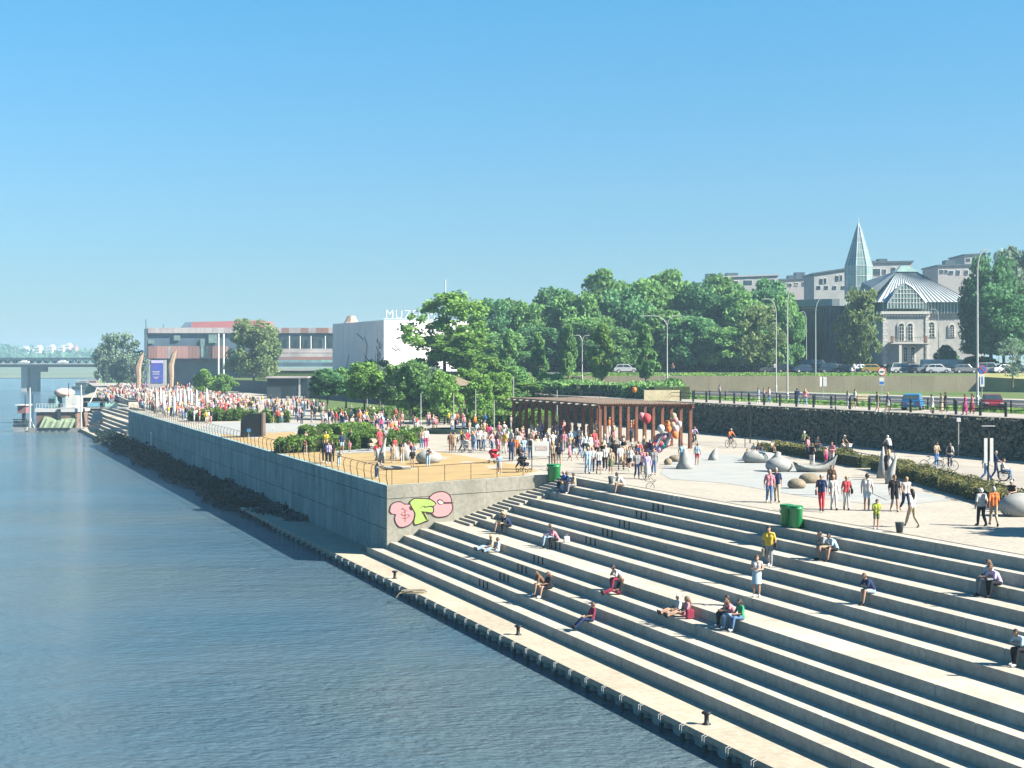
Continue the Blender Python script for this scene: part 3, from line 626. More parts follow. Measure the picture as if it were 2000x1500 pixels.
for i, (x, Y, yb, yt, wp, lf) in enumerate([(1052, 235, 752, 650, 46, 'green'), (1110, 232, 745, 636, 50, 'green'), (1176, 225, 748, 637, 74, 'bright'), (1262, 222, 750, 638, 62, 'green'), (995, 240, 750, 648, 52, 'green')]):
    ptree(x, yb, Y, yt, wp, 'cone', lf, 'young conical tree %s' % ['behind the hedge, second from the left of its row', 'left of the small double lamp', 'wider, right of the small double lamp', 'alone left of the tall double lamp', 'leftmost of its row behind the willows'][i], group='young conical trees before the green belt', ytrunk=yb-14, n=6000, size=.04)
ptree(868, 795, 235, 574, 158, 'airy', 'bright', 'large airy tree with visible limbs before the white pavilion', n=9000, size=.022, ytrunk=705)
ptree(905, 795, 230, 650, 130, 'airy', 'bright', 'lower bright crown right below the large airy tree', n=7000, size=.028, ytrunk=720)
ptree(496, 742, 400, 629, 108, 'round', 'pale', 'round pale green blossoming chestnut before the dark clad building', n=9000, size=.026, ytrunk=735)
for x, yb, Y, yt, wp, lb in ((232, 760, 520, 651, 82, 'wispy grey green willow beside the left end of the dark clad building'), (262, 762, 500, 690, 60, 'smaller willow in front of the tall grey green one'), (205, 757, 560, 672, 46, 'thin willow leftmost at the bridge end')):
    ptree(x, yb, Y, yt, wp, 'airy', 'grey', lb, n=6000, size=.026, ytrunk=yb-14, barkm=M_barkp)
for x, yt, wp, i in ((400, 711, 50, 0), (440, 722, 50, 1)): ptree(x, 770, 330, yt, wp, 'bush', 'bright', ['light green bushy willow behind the crowd, left one', 'light green bushy willow behind the crowd, right one'][i], n=5000, size=.035, ytrunk=765)
yr = [(640, 206, 722, 800, 66, 'dark'), (676, 215, 720, 798, 56, 'green'), (712, 200, 708, 806, 74, 'bright'), (742, 212, 714, 795, 48, 'grey'), (778, 197, 716, 820, 66, 'bright'), (806, 190, 706, 826, 76, 'green'), (846, 200, 720, 812, 58, 'grey'), (868, 186, 728, 838, 66, 'bright'), (912, 205, 722, 810, 60, 'bright'), (938, 190, 735, 830, 60, 'bright'), (975, 195, 728, 822, 56, 'bright'), (1005, 215, 716, 800, 60, 'green'), (950, 240, 700, 790, 80, 'bright'), (830, 235, 700, 790, 70, 'green'), (735, 240, 705, 785, 60, 'dark'), (1075, 228, 730, 772, 60, 'green'), (1030, 212, 748, 790, 60, 'bright')]
for i, (x, Y, yt, yb, wp, lf) in enumerate(yr):
    ptree(x, yb, Y, yt, wp, 'round', lf, 'young park tree %s' % ['dark and leftmost beside the kiosk', 'greyish, second from the kiosk', 'full and green, third from the kiosk', 'greyish behind the full green one', 'bright with pale trunk above the hedges', 'deep green, densest crown over the sand area', 'greyish behind the densest crown', 'yellow green crown left of the leaning post', 'green behind the leaning post', 'yellow green crown right of the leaning post', 'green, left of the pergola', 'green, above the left end of the pergola', 'taller, behind the leaning post', 'taller, under the airy tree', 'dark one touching the pavilion wall', 'low and broad behind the pergola', 'light green over the pergola roof corner'][i], group='young park trees', Zg=G((x-1000)*Y/F, Y) if yb > 785 else None, ytrunk=yb-28 if yb > 785 else yb-6, n=5200, size=.040)
ptree(1676, 733, 262, 566, 84, 'airy', 'pale', 'yellowish loose tree in front of the dark glass hall', n=6500, size=.03, ytrunk=715)
ptree(1482, 726, 262, 600, 92, 'airy', 'pale', 'pale olive tree at the right foot of the green belt', n=6500, size=.03, ytrunk=712)
for x, Y, yt, wp, lf, lb in ((1935, 262, 500, 120, 'dark', 'large dark rounded tree right of the gabled building'), (1990, 290, 485, 110, 'grey', 'grey green tree on the right edge behind the lamp'), (1960, 255, 560, 130, 'dark', 'lower dark tree crown beside the gabled building'), (1905, 268, 600, 60, 'dark', 'narrow dark tree touching the gabled building'), (2030, 260, 540, 120, 'green', 'green tree cut by the right edge')):
    ptree(x, 728, Y, yt, wp, 'round', lf, lb, n=8000, size=.026, ytrunk=690)
ptree(1978, 752, 215, 660, 64, 'airy', 'grey', 'small bare branched grey tree on the sandy bank at right', n=900, size=.03, ytrunk=735)
for x, Y, yb, yt, wp, lb in ((1845, 272, 728, 664, 46, 'dark clipped shrub by the portal of the gabled building'), (1900, 262, 728, 690, 90, 'low dark shrub under the round tree'), (1308, 205, 770, 732, 58, 'rounded dark bush at the left end of the retaining wall'), (1070, 220, 772, 745, 110, 'spreading bush behind the pergola roof'), (1000, 210, 790, 752, 90, 'light bush left of the pergola roof')):
    ptree(x, yb, Y, yt, wp, 'bush', 'dark' if Y > 230 else 'green', lb, name='shrub', n=3500, size=.05, cat='shrub', ytrunk=yb-3)
tree((31.5, 62.5, ZP), 8.5, 6, 'airy', 'bright', 'tree standing right of the view beside the steps', n=3500, size=.045, hb=3)
# hedges: leaves through a long bed
def hedge(name, pts, wd, h, leafm, label, n, size, Zf=None, cat='hedge', kind=None, group=None):
    L2 = [Vector(p) for p in pts]; seg = [(L2[i], L2[i+1]) for i in range(len(L2)-1)]; ln = [(b-a).length for a, b in seg]; tot = sum(ln); g = np.random.default_rng(int(tot*10)); o = L2[0]; C = []
    for _ in range(n):
        s = g.uniform(0, tot); i = 0
        while s > ln[i] and i < len(ln)-1: s -= ln[i]; i += 1
        a, b = seg[i]; p = a.lerp(b, s/ln[i]); nn = Vector((-(b-a).y, (b-a).x, 0)).normalized(); th = g.uniform(0, math.pi); rr = g.uniform(.75, 1.05); lump = 1+.13*math.sin(p.x*2.1+p.y*1.3)+.1*math.sin(p.x*5.3)
        C.append(p-o+nn*(math.copysign(abs(math.cos(th))**.6, math.cos(th))*wd/2*rr*lump)+Vector((0, 0, h*abs(math.sin(th))**.6*rr*lump)))
    e = empty(name, o, label=label, cat=cat, group=group, kind=kind); link('foliage', fastmesh('foliage', leaves(np.array(C), size, g), n, LEAF[leafm]), e)
    mb = MB()
    for a, b in seg:
        nn = Vector((-(b-a).y, (b-a).x, 0)).normalized()*wd*.4; mb.hexa([a-nn-o, a+nn-o, b+nn-o, b-nn-o], [q-o+Vector((0, 0, h*.82)) for q in (a-nn, a+nn, b+nn, b-nn)])
    mb.build('stems', mat('hedge_core', (.03, .045, .015), .95, .4, 6), e); return e
H_ = lambda *q: [PG(x, y) for x, y in q]
hedge('hedge', H_((548, 883), (600, 882), (700, 876), (790, 868)), 3.2, 1.2, 'hedge', 'clipped hedge nearest the sand area', 6500, .13)
hedge('hedge', H_((590, 859), (640, 856), (705, 849)), 3.4, 1.25, 'hedge', 'clipped hedge just behind the nearest one', 5000, .14)
hedge('hedge', H_((790, 866), (806, 864)), 2.6, 1.2, 'hedge', 'short hedge block right of the pink dressed woman', 1400, .13)
hedge('hedge', H_((378, 822), (430, 822), (500, 821)), 3.4, 1.4, 'hedge', 'long hedge in front of the crowded umbrella terrace', 5000, .16)
hedge('hedge', H_((505, 826), (560, 825)), 3, 1.3, 'hedge', 'hedge to the right of the long one before the kiosk crowd', 3000, .15)
hedge('hedge', H_((660, 822), (730, 818), (800, 813), (890, 815)), 4, 1.3, 'hedge', 'hedge under the young trees behind the standing crowd', 5500, .16)
hedge('hedge', H_((800, 806), (880, 806), (960, 812)), 6, 1.2, 'bright', 'wide ground hedge below the airy tree', 4500, .2)
hedge('hedge', H_((930, 832), (1000, 834), (1075, 836)), 5, 1.7, 'hedge', 'thick hedge behind the left columns of the pergola', 5500, .16)
hedge('hedge', [((x-1000)*296/F, 296, ZC) for x in (1130, 1250, 1400, 1570)], 5, 4.2, 'dark', 'dark undergrowth beneath the trees of the green belt', 5000, .42, cat='undergrowth')
hedge('hedge', [((x-1000)*300/F, 300, ZC) for x in (900, 1000, 1130)], 5, 6, 'dark', 'dark undergrowth beside the white pavilion', 4000, .42, cat='undergrowth')
hp = [DT(80+((i*7) % 3), t, ZU) for i, t in enumerate(range(164, 222, 8))]
hedge('hedge', hp, 5.5, 1.8, 'green', 'ivy hedge on the upper level behind the pergola', 9000, .17)
hedge('hedge', [P(1483, 884), P(1530, 884), P(1580, 892), P(1640, 903), P(1700, 914)], 1.6, .85, 'dry', 'dry grass bed behind the play sculptures', 7500, .075, cat='grass bed')
hedge('hedge', [P(1722, 917), P(1800, 938), P(1880, 962), P(1960, 985), P(2040, 1004)], 1.9, .8, 'dry', 'dry grass bed beside the cycle path at right', 9000, .07, cat='grass bed')
fe = empty('bed_fence', P(1455, 874), label='low dark fence between the dry grass beds and the cycle path', cat='fence'); fp = [P(x, y) for x, y in ((1455, 873), (1480, 873), (1520, 880), (1560, 886), (1600, 893), (1640, 900), (1680, 908), (1718, 916), (1742, 921), (1775, 931), (1800, 937), (1850, 950), (1887, 961), (1940, 975), (2000, 990), (2040, 1000))]
off = Vector((-.15, -1.0, 0))
for a, b in zip(fp, fp[1:]):
    MB().box((0, 0, .45), (.06, .06, .9)).build('post', M_dark, fe, loc=a-fe.location+off)
MB().tube([q-fe.location+off+Vector((0, 0, .9)) for q in fp], .028, 5).build('rail', M_dark, fe)
MB().tube([q-fe.location+off+Vector((0, 0, .4)) for q in fp], .015, 5).build('rail', M_dark, fe)
# strip of rocks and weeds at the foot of the river wall
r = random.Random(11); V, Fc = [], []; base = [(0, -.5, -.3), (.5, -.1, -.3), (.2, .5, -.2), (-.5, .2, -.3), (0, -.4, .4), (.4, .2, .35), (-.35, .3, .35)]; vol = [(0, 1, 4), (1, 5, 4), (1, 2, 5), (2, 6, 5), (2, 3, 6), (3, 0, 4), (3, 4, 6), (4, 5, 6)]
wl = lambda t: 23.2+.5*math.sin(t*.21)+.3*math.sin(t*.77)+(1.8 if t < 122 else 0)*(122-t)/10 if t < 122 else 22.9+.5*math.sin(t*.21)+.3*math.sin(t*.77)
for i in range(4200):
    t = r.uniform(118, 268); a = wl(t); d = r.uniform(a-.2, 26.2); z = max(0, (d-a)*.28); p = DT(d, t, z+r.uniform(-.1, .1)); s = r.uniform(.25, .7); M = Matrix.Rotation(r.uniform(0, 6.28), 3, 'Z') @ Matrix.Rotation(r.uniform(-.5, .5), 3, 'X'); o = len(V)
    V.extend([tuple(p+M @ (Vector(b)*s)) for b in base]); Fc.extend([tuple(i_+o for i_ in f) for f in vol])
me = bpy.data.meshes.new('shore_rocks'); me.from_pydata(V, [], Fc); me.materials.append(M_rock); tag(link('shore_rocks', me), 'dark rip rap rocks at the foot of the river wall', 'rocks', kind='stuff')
tri = []
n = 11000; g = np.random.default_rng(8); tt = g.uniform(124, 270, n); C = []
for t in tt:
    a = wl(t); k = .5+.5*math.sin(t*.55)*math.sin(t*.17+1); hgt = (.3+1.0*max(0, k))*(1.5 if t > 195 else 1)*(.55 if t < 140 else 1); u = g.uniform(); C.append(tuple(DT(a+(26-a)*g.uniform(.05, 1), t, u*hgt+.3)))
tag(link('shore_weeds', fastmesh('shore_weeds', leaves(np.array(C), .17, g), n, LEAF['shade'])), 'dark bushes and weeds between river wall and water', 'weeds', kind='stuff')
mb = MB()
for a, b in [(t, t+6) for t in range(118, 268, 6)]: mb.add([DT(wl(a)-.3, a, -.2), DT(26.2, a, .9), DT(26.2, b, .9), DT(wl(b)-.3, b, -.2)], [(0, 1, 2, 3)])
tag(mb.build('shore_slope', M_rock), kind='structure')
# weeds on the bank by the boat
g = np.random.default_rng(9); n = 5200; C = []
for _ in range(n):
    k = g.uniform(); a = DT(26, 356); b = Vector((W(172, 750, 900).x, 900, 0)); p = a.lerp(b, k**1.3); p.x += g.uniform(0, 14)+k*8; C.append((p.x, p.y, g.uniform(.2, 3.2)+k*2))
tag(link('bank_weeds', fastmesh('bank_weeds', leaves(np.array(C), .55, g), n, LEAF['bright'])), 'bright green reeds on the river bank behind the barge', 'reeds', kind='stuff')
# grass tufts on the upper verge and on the grass bank
g = np.random.default_rng(4); C = []
for _ in range(6000): p = DT(g.uniform(83.9, 90.8), g.uniform(30, 230), ZU+.1); C.append(tuple(p))
for _ in range(2600):
    i = g.integers(0, 14); a, b = RW[i], RW[i+1]; k = g.uniform(); q = g.uniform(0, 1); C.append(((a[0]+(b[0]-a[0])*k)*(1+.04*q), a[1]+(b[1]-a[1])*k+.6+7*q, ZT+.1+(ZC-ZT)*q))
tag(link('grass_tufts', fastmesh('grass_tufts', leaves(np.array(C), .2, g), len(C), LEAF['bright'])), 'rough grass on the road verge and below the car park', 'grass', kind='stuff')
# ------------------------------------------------------------------ buildings
def WZ(y, Y): return CZ+(Y0-y)*Y/F
M_st = mat('building_stone', (.40, .40, .38), .9, .12, 1.2, .4, 6); M_tr = mat('trim_stone', (.56, .55, .50), .85, .08, 2); M_zinc = mat('zinc_roof', (.48, .53, .55), .45, .1, .4, metal=.3); M_zd = mat('dark_zinc', (.10, .14, .17), .5, .15, .4, metal=.3)
M_gl = mat('green_glass', (.20, .30, .28), .12, .2, .6, spec=.7); M_pale = mat('pale_render', (.38, .39, .38), .9, .08, .5); M_frame = mat('window_frame', (.66, .67, .66), .6)
# gabled stone building
YC = 285; s_ = YC/F; cx = (1723-1000)*s_; zg = ZC
cb = empty('gabled_building', (cx, YC, zg), R(0), 'old grey stone building with white trim, zinc hip roof and glass gable', 'building')
def X(x): return (x-1723)*s_
def Z(y): return WZ(y, YC)-zg
def sub(name, mb, m, par=cb): return mb.build(name, m, par)
sub('wall', MB().box(((X(1890)+X(1808))/2, 7.5, Z(612)/2), (X(1890)-X(1808), 13, Z(612))), M_st); sub('wall', MB().box((X(1810)/2, 6, Z(612)/2), (X(1810), 13, Z(612))), M_st)
sub('cornice', MB().box((X(1810)/2, 5.9, Z(611)), (X(1810)+.8, 13.6, .5)).box(((X(1890)+X(1812))/2, 7.3, Z(611)), (X(1890)-X(1812)+.4, 13.4, .5)), M_tr)
for i in range(30):
    x_ = X(1724)+i*X(1890)/30; MB().box((x_, -.62 if x_ < X(1808) else .88, Z(615.5)), (.26, .3, .42)).build('dentil', M_tr, cb)
for xq, yq in ((0, -.53), (X(1806), -.53)):
    for i in range(19): MB().box((xq+(.28 if i % 2 else .38), yq-.03, .35+i*.56), (.55 if i % 2 else .85, .12, .5)).build('quoin', M_tr, cb)
def arch_win(x, y0, y1, wpx, yf, par=cb):
    xa, za, zb_ = X(x), Z(y1), Z(y0); w_ = wpx*s_; e = MB(); n = 8
    def arch(hw, zb2, off): return [(xa-hw, za-off), (xa+hw, za-off)]+[(xa+hw*math.cos(a), zb2-hw+hw*math.sin(a)) for a in np.linspace(0, math.pi, n+1)]
    def ext(q, ya, yb): mb = MB(); k = len(q); mb.add([(a, ya, b) for a, b in q]+[(a, yb, b) for a, b in q], [tuple(range(k)), tuple(range(k, 2*k))[::-1]]+[(i, (i+1) % k, k+(i+1) % k, k+i)[::-1] for i in range(k)]); return mb
    fr = ext(arch(w_/2+.3, zb_+.3, .12), yf-.14, yf).build('window', M_tr, par)
    ext(arch(w_/2, zb_, 0), yf-.17, yf-.1).build('pane', M_glassd, fr)
    mb = MB()
    for i in (-1, 0, 1): mb.box((xa+i*w_*.48, yf-.2, (za+zb_)/2-.25), (.07, .05, zb_-za-.5))
    for k in range(1, 5): mb.box((xa, yf-.2, za+(zb_-za)*k/5), (w_*.95, .05, .06))
    mb.build('frame', M_frame, fr)
for x in (1759, 1776): arch_win(x, 632, 665, 10, -.5)
arch_win(1822, 629, 657, 12, 1.0); arch_win(1862, 634, 657, 9, 1.0)
sub('balcony', MB().box((X(1772), -1.3, Z(670)), (X(1772+37)-X(1772-37), 1.9, .35)), M_tr)
mb = MB()
for i in range(15): mb.tube([(X(1737)+i*.47, -2.15, Z(669)), (X(1737)+i*.47, -2.15, Z(659))], .025, 4)
mb.tube([(X(1737), -2.15, Z(659)), (X(1807), -2.15, Z(659))], .04, 4); sub('balcony_railing', mb, M_dark)
for x in (1753, 1806): sub('column', MB().box((X(x), -1.9, Z(672)/2), (.5, .5, Z(672))), M_tr)
for x in (1737, 1802): sub('balcony_pier', MB().box((X(x), -2.1, Z(663)), (.5, .4, 1.2)), mat('brown_pier', (.22, .12, .09)))
for x in (1767, 1781): arch_win(x, 678, 706, 7, -.5)
# roof
x0, x1 = X(1717), X(1893); zb2 = Z(590); zt = Z(527); a0, a1 = X(1768), X(1806)
sub('clerestory', MB().box(((x0+x1)/2, 6.8, (Z(611)+Z(590))/2), (x1-x0-1.6, 12.6, Z(590)-Z(611))), M_gl)
for i in range(26): MB().box((x0+.9+i*(x1-x0-1.8)/25, .42, (Z(611)+Z(590))/2), (.12, .12, Z(590)-Z(611)-.05)).build('mullion', M_frame, cb)
rf = MB(); b4 = [(x0-.4, -.4, zb2), (x1+.4, -.4, zb2), (x1+.4, 14, zb2), (x0-.4, 14, zb2)]; t4 = [(a0, 6, zt), (a1, 6, zt), (a1, 8.5, zt), (a0, 8.5, zt)]; rf.hexa([Vector(v) for v in b4], [Vector(v) for v in t4]); rfo = sub('roof', rf, M_zinc)
for i in range(23):
    k = i/22; p = Vector((x0-.4+(x1-x0+.8)*k, -.43, zb2+.04)); q = Vector((a0+(a1-a0)*k, 5.97, zt+.04)); MB().tube([p, q], .055, 4).build('standing_seam', M_zd, rfo)
sub('roof_cap', MB().hexa([Vector((a0-.2, 5.6, zt)), Vector((a1+.2, 5.6, zt)), Vector((a1+.2, 9, zt)), Vector((a0-.2, 9, zt))], [Vector((a0+1, 6.8, Z(514))), Vector((a1-1.2, 6.8, Z(514))), Vector((a1-1.2, 7.6, Z(514))), Vector((a0+1, 7.6, Z(514)))]), M_gl)
gx0, gx1 = X(1731), X(1806); pk = [(gx0, Z(603)), (gx1, Z(603)), (gx1, Z(592)), (X(1790), Z(572)), (X(1778), Z(560)), (X(1767), Z(553)), (X(1755), Z(562)), (X(1743), Z(576)), (gx0, Z(592))]
mb = MB(); k = len(pk); mb.add([(a, -.9, b) for a, b in pk]+[(a, 4, b) for a, b in pk], [tuple(range(k)), tuple(range(k, 2*k))[::-1]]+[(i, (i+1) % k, k+(i+1) % k, k+i)[::-1] for i in range(k)]); gl = sub('glass_gable', mb, M_gl)
def gz(x_):
    pts = sorted([(a, b) for a, b in pk if b > Z(593)]+[(gx0, Z(592)), (gx1, Z(592))])
    return float(np.interp(x_, [a for a, b in pts], [b for a, b in pts]))
for i in range(13): x_ = gx0+(gx1-gx0)*i/12; MB().box((x_, -.93, (Z(603)+gz(x_))/2), (.09, .08, gz(x_)-Z(603))).build('mullion', M_frame, gl)
for y in (592, 583, 574, 566):
    zz = Z(y); xs_ = [x_ for x_ in np.linspace(gx0, gx1, 80) if gz(x_) >= zz-.01]
    MB().box(((xs_[0]+xs_[-1])/2, -.94, zz), (xs_[-1]-xs_[0], .07, .09)).build('transom', M_frame, gl)
MB().tube([(a, -.92, b) for a, b in pk[2:]], .12, 5).build('gable_edge', M_zinc, gl)
sub('left_roof', MB().hexa([Vector((X(1700), 3, Z(612))), Vector((0, 3, Z(612))), Vector((0, 16, Z(612))), Vector((X(1700), 16, Z(612)))], [Vector((X(1712), 3.5, Z(560))), Vector((X(1765), 5.8, Z(527))), Vector((X(1765), 12, Z(527))), Vector((X(1712), 12, Z(545)))]), M_zd)
sub('right_roof', MB().hexa([Vector((X(1850), 15, Z(590))), Vector((X(1925), 15, Z(590))), Vector((X(1925), 30, Z(590))), Vector((X(1850), 30, Z(590)))], [Vector((X(1850), 18, Z(540))), Vector((X(1870), 18, Z(540))), Vector((X(1870), 26, Z(540))), Vector((X(1850), 26, Z(540)))]), M_zinc)
# dark glass hall left of it
YH = 300; hb_ = empty('dark_glass_hall', W(1560, 733, YH), label='dark blue glass hall with curved front left of the gabled building', cat='building'); hb_.location.z = ZC
hz = lambda y: WZ(y, YH)-ZC; hx = lambda x: (x-1560)*YH/F
mb = MB(); n = 12; pts = [(hx(1555+ (1722-1555)*i/n), 5*(1-math.sin(math.pi*i/n))) for i in range(n+1)]
mb.prism(pts+[(hx(1722), 25), (hx(1555), 25)], 0, hz(598)); mb.build('glass_wall', mat('hall_glass', (.025, .06, .075), .25, .3, .3, spec=.5), hb_)
mb = MB(); mb.prism([(a, b-.6) for a, b in pts]+[(hx(1724), 25.5), (hx(1553), 25.5)], hz(597.5), hz(584)); mb.build('roof_band', mat('hall_roof', (.28, .33, .34), .6), hb_)
for i in range(24):
    k = i/24*n; j = int(k); f_ = k-j; a = pts[j]; b = pts[min(n, j+1)]; x_ = a[0]+(b[0]-a[0])*f_; y_ = a[1]+(b[1]-a[1])*f_
    MB().box((x_, y_-.12, hz(598)/2), (.12, .2, hz(599))).build('mullion', mat('hall_mullion', (.06, .10, .12), .5), hb_)
for i in range(22): MB().tube([(hx(1568)+i*.28*1.0*1.0, -.2+1.2, hz(607)), (hx(1570)+i*.28, .6, hz(601))], .05, 4).build('louvre', M_grey, hb_)
# white building with spire
YS = 330; sp = empty('glass_spire_tower', W(1677, 733, YS), label='tall pointed glass spire tower above a polygonal glass drum', cat='tower'); sp.location.z = ZC
zs = lambda y: WZ(y, YS)-ZC; sx = YS/F
prof = [(zs(610), 26.5), (zs(520), 26.5), (zs(450), 5.5), (zs(437), .6)]; n = 8
mb = MB(); rings = [[(r_*sx*math.cos(a), r_*sx*math.sin(a), z) for a in (math.pi/8+np.arange(8)*math.pi/4)] for z, r_ in prof]
for i in range(3): mb.add(rings[i]+rings[i+1], [(k, (k+1) % 8, 8+(k+1) % 8, 8+k) for k in range(8)])
mb.build('glass_body', M_gl, sp)
for k in range(8):
    MB().tube([Vector(rings[i][k])*1.003 for i in range(4)], .11, 4).build('rib', M_zinc, sp)
    for j in (.33, .66):
        a, b = [Vector(rings[i][k]).lerp(Vector(rings[i][(k+1) % 8]), j) for i in (0, 1)]; c = Vector(rings[2][k]).lerp(Vector(rings[2][(k+1) % 8]), j); MB().tube([a*1.002, b*1.002, c], .05, 4).build('glazing_bar', M_zinc, sp)
for y in (600, 580, 560, 540, 520, 505, 490, 475, 462):
    r_ = np.interp(-zs(y), [-q[0] for q in prof[::-1]], [q[1] for q in prof[::-1]])
    MB().tube([(r_*sx*1.003*math.cos(a), r_*sx*1.003*math.sin(a), zs(y)) for a in (math.pi/8+np.arange(9)*math.pi/4)], .07, 4).build('ring_bar', M_zinc, sp)
MB().tube([(0, 0, zs(437)), (0, 0, zs(424))], .06, 5).build('finial', M_grey, sp); MB().tube([(0, 0, zs(452)), (0, 0, zs(437))], [.5, .15], 8).build('tip', M_zd, sp)
def block(name, xa, xb, yt0, yt1, Yd, depth, m, label, wins=(), yb=733, roof=None):
    e = empty(name, W((xa+xb)/2, yb, Yd), label=label, cat='building'); e.location.z = ZC; s = Yd/F; o = (xa+xb)/2
    a, b = (xa-o)*s, (xb-o)*s; z0, z1 = WZ(yt0, Yd)-ZC, WZ(yt1, Yd)-ZC
    MB().hexa([Vector((a, 0, 0)), Vector((b, 0, 0)), Vector((b, depth, 0)), Vector((a, depth, 0))], [Vector((a, 0, z0)), Vector((b, 0, z1)), Vector((b, depth, z1)), Vector((a, depth, z0))]).build('wall', m, e)
    MB().hexa([Vector((a-.3, -.3, z0)), Vector((b+.3, -.3, z1)), Vector((b+.3, depth+.3, z1)), Vector((a-.3, depth+.3, z0))], [Vector((a-.3, -.3, z0+.35)), Vector((b+.3, -.3, z1+.35)), Vector((b+.3, depth+.3, z1+.35)), Vector((a-.3, depth+.3, z0+.35))]).build('roof', roof or M_zd, e)
    for x, y, w_, h_ in wins:
        f_ = MB().box(((x-o)*s, -.05, WZ(y, Yd)-ZC), (w_*s+.2, .12, h_*s+.2)).build('window', M_frame, e); MB().box(((x-o)*s, -.13, WZ(y, Yd)-ZC), (w_*s, .06, h_*s)).build('pane', M_glassd, f_)
    return e, o, s
e, o, s = block('white_block', 1590, 1700, 536, 519, 345, 12, M_pale, 'white block with slanting roof line left of the glass spire', [(x, y, 4, 9) for x, y in ((1605, 549), (1612, 548), (1636, 543), (1643, 542), (1660, 540), (1590+75, 539))]+[(x, 561, 5, 5) for x in (1600, 1615, 1631, 1648, 1662)])
e, o, s = block('white_block', 1702, 1782, 514, 512, 350, 12, M_pale, 'white flat roofed block right of the glass spire', [(1710, 531, 18, 12), (1746, 527, 6, 9), (1728, 530, 5, 8)]); MB().box(((1730-o)*s, 4, WZ(509, 350)-ZC), (2, 3, 1.2)).box(((1708-o)*s, 4, WZ(511, 350)-ZC), (1.6, 2, .8)).build('chimney', M_zd, e)
e, o, s = block('flat_roof_block', 1388, 1520, 543, 538, 380, 14, M_pale, 'flat roofed block rising behind the green belt', [(1412, 553, 14, 8), (1390+48, 552, 8, 6), (1462, 551, 14, 7), (1490, 550, 10, 7), (1510, 549, 6, 7)], roof=M_grey); MB().box(((1392-o)*s, 4, WZ(538, 380)-ZC), (2.4, 3, 1.2)).box(((1433-o)*s, 4, WZ(537, 380)-ZC), (3, 3, 1.3)).box(((1414-o)*s, 5, WZ(538, 380)-ZC), (1, 1, 1)).build('roof_vent', M_zd, e)
e, o, s = block('flat_roof_block', 1520, 1592, 548, 543, 390, 14, mat('pale_pink', (.37, .35, .34)), 'low pinkish block between green belt and white block', [(1530, 556, 6, 5), (1543, 556, 6, 5), (1556, 555, 6, 5), (1571, 554, 5, 7), (1584, 553, 5, 7)]); MB().box(((1565-o)*s, 3, WZ(538, 390)-ZC), (2.4, 3, 1.8)).box(((1548-o)*s, 3, WZ(541, 390)-ZC), (1.6, 3, 1)).build('roof_vent', M_zd, e)
e, o, s = block('flat_roof_block', 1832, 1900, 520, 518, 370, 14, mat('pale_pink', (.37, .35, .34)), 'pinkish block behind the hip roof at right', [(1840, 530, 5, 6), (1848, 530, 5, 6), (1858, 532, 8, 6), (1872, 532, 5, 8), (1888, 532, 5, 8)]); MB().box(((1862-o)*s, 4, WZ(513, 370)-ZC), (2.4, 3, 1.6)).build('roof_vent', M_zd, e)
e, o, s = block('flat_roof_block', 1884, 1925, 499, 497, 400, 14, M_pale, 'higher pale block partly behind the dark tree at right', [(1892, 507, 6, 5), (1905, 507, 6, 5)])
# white pavilion
YM = 330; ps = YM/F; pz = WZ(731, YM); c0 = W(750, 625, YM); L0 = W(650, 637, YM+32); R0 = W(946, 604, YM+14)
pv = empty('white_pavilion', (c0.x, c0.y, pz), label='white box shaped museum pavilion with roof letters behind the airy tree', cat='building')
mp = mat('pavilion_white', (.74, .72, .70), .8, .05, .3); mp2 = mp
def rel(v): return Vector(v)-pv.location
h0 = WZ(625, YM)-pz; a = rel((c0.x, c0.y, pz)); b = rel((R0.x, R0.y, pz)); c = rel((R0.x-8, R0.y+45, pz)); d = rel((L0.x, L0.y, pz)); up_ = Vector((0, 0, h0))
dn = Vector((0, 0, -4))
MB().hexa([a+dn, b+dn, c+dn, d+dn], [v+up_ for v in (a, b, c, d)]).build('wall', mp, pv)
for P0, P1, n in ((a, d, 9), (a, b, 12)):
    for i in range(n+1):
        q = P0.lerp(P1, i/n); out_ = Vector(((P1-P0).y, -(P1-P0).x, 0)).normalized(); out_ = out_ if out_.y < 0 else -out_
        MB().box((0, 0, h0/2-.5), (.07, .08, h0-.4)).build('panel_joint', mat('pavilion_joint', (.70, .68, .66)), pv, loc=q+out_*.02)
mural = mat('mural_grey', (.22, .25, .28), .8); r = random.Random(4)
def onface(P0, P1, k, z, o=.12):
    out_ = Vector(((P1-P0).y, -(P1-P0).x, 0)).normalized(); out_ = out_ if out_.y < 0 else -out_
    return P0.lerp(P1, k)+out_*o+Vector((0, 0, z))
for st_ in ([(.35, 8.2), (.30, 6.5), (.32, 4), (.37, 2), (.34, 1)], [(.72, .8), (.68, 3), (.66, 4.2)], [(.5, 9), (.42, 8.2), (.37, 7.5)]):
    MB().tube([onface(a, d, k, z) for k, z in st_], [.10]*len(st_), 4).build('mural_line', mural, pv)
for i in range(16): k = .08+r.uniform(-.03, .03); z = r.uniform(1.5, 8); MB().tube([onface(a, d, k, z), onface(a, d, k+r.uniform(-.05, .05), z+r.uniform(.6, 1.2))], [.16, .03], 4).build('mural_leaf', mural, pv)
for q in ([(.08, 5.8), (.12, 5.2), (.15, 5.5)], [(.10, 6.4), (.16, 5.0)], [(.03, 1.6), (.2, 1.4), (.3, 1.2)]): MB().tube([onface(a, b, k, z, .15) for k, z in q], .08, 4).build('mural_line', mural, pv)
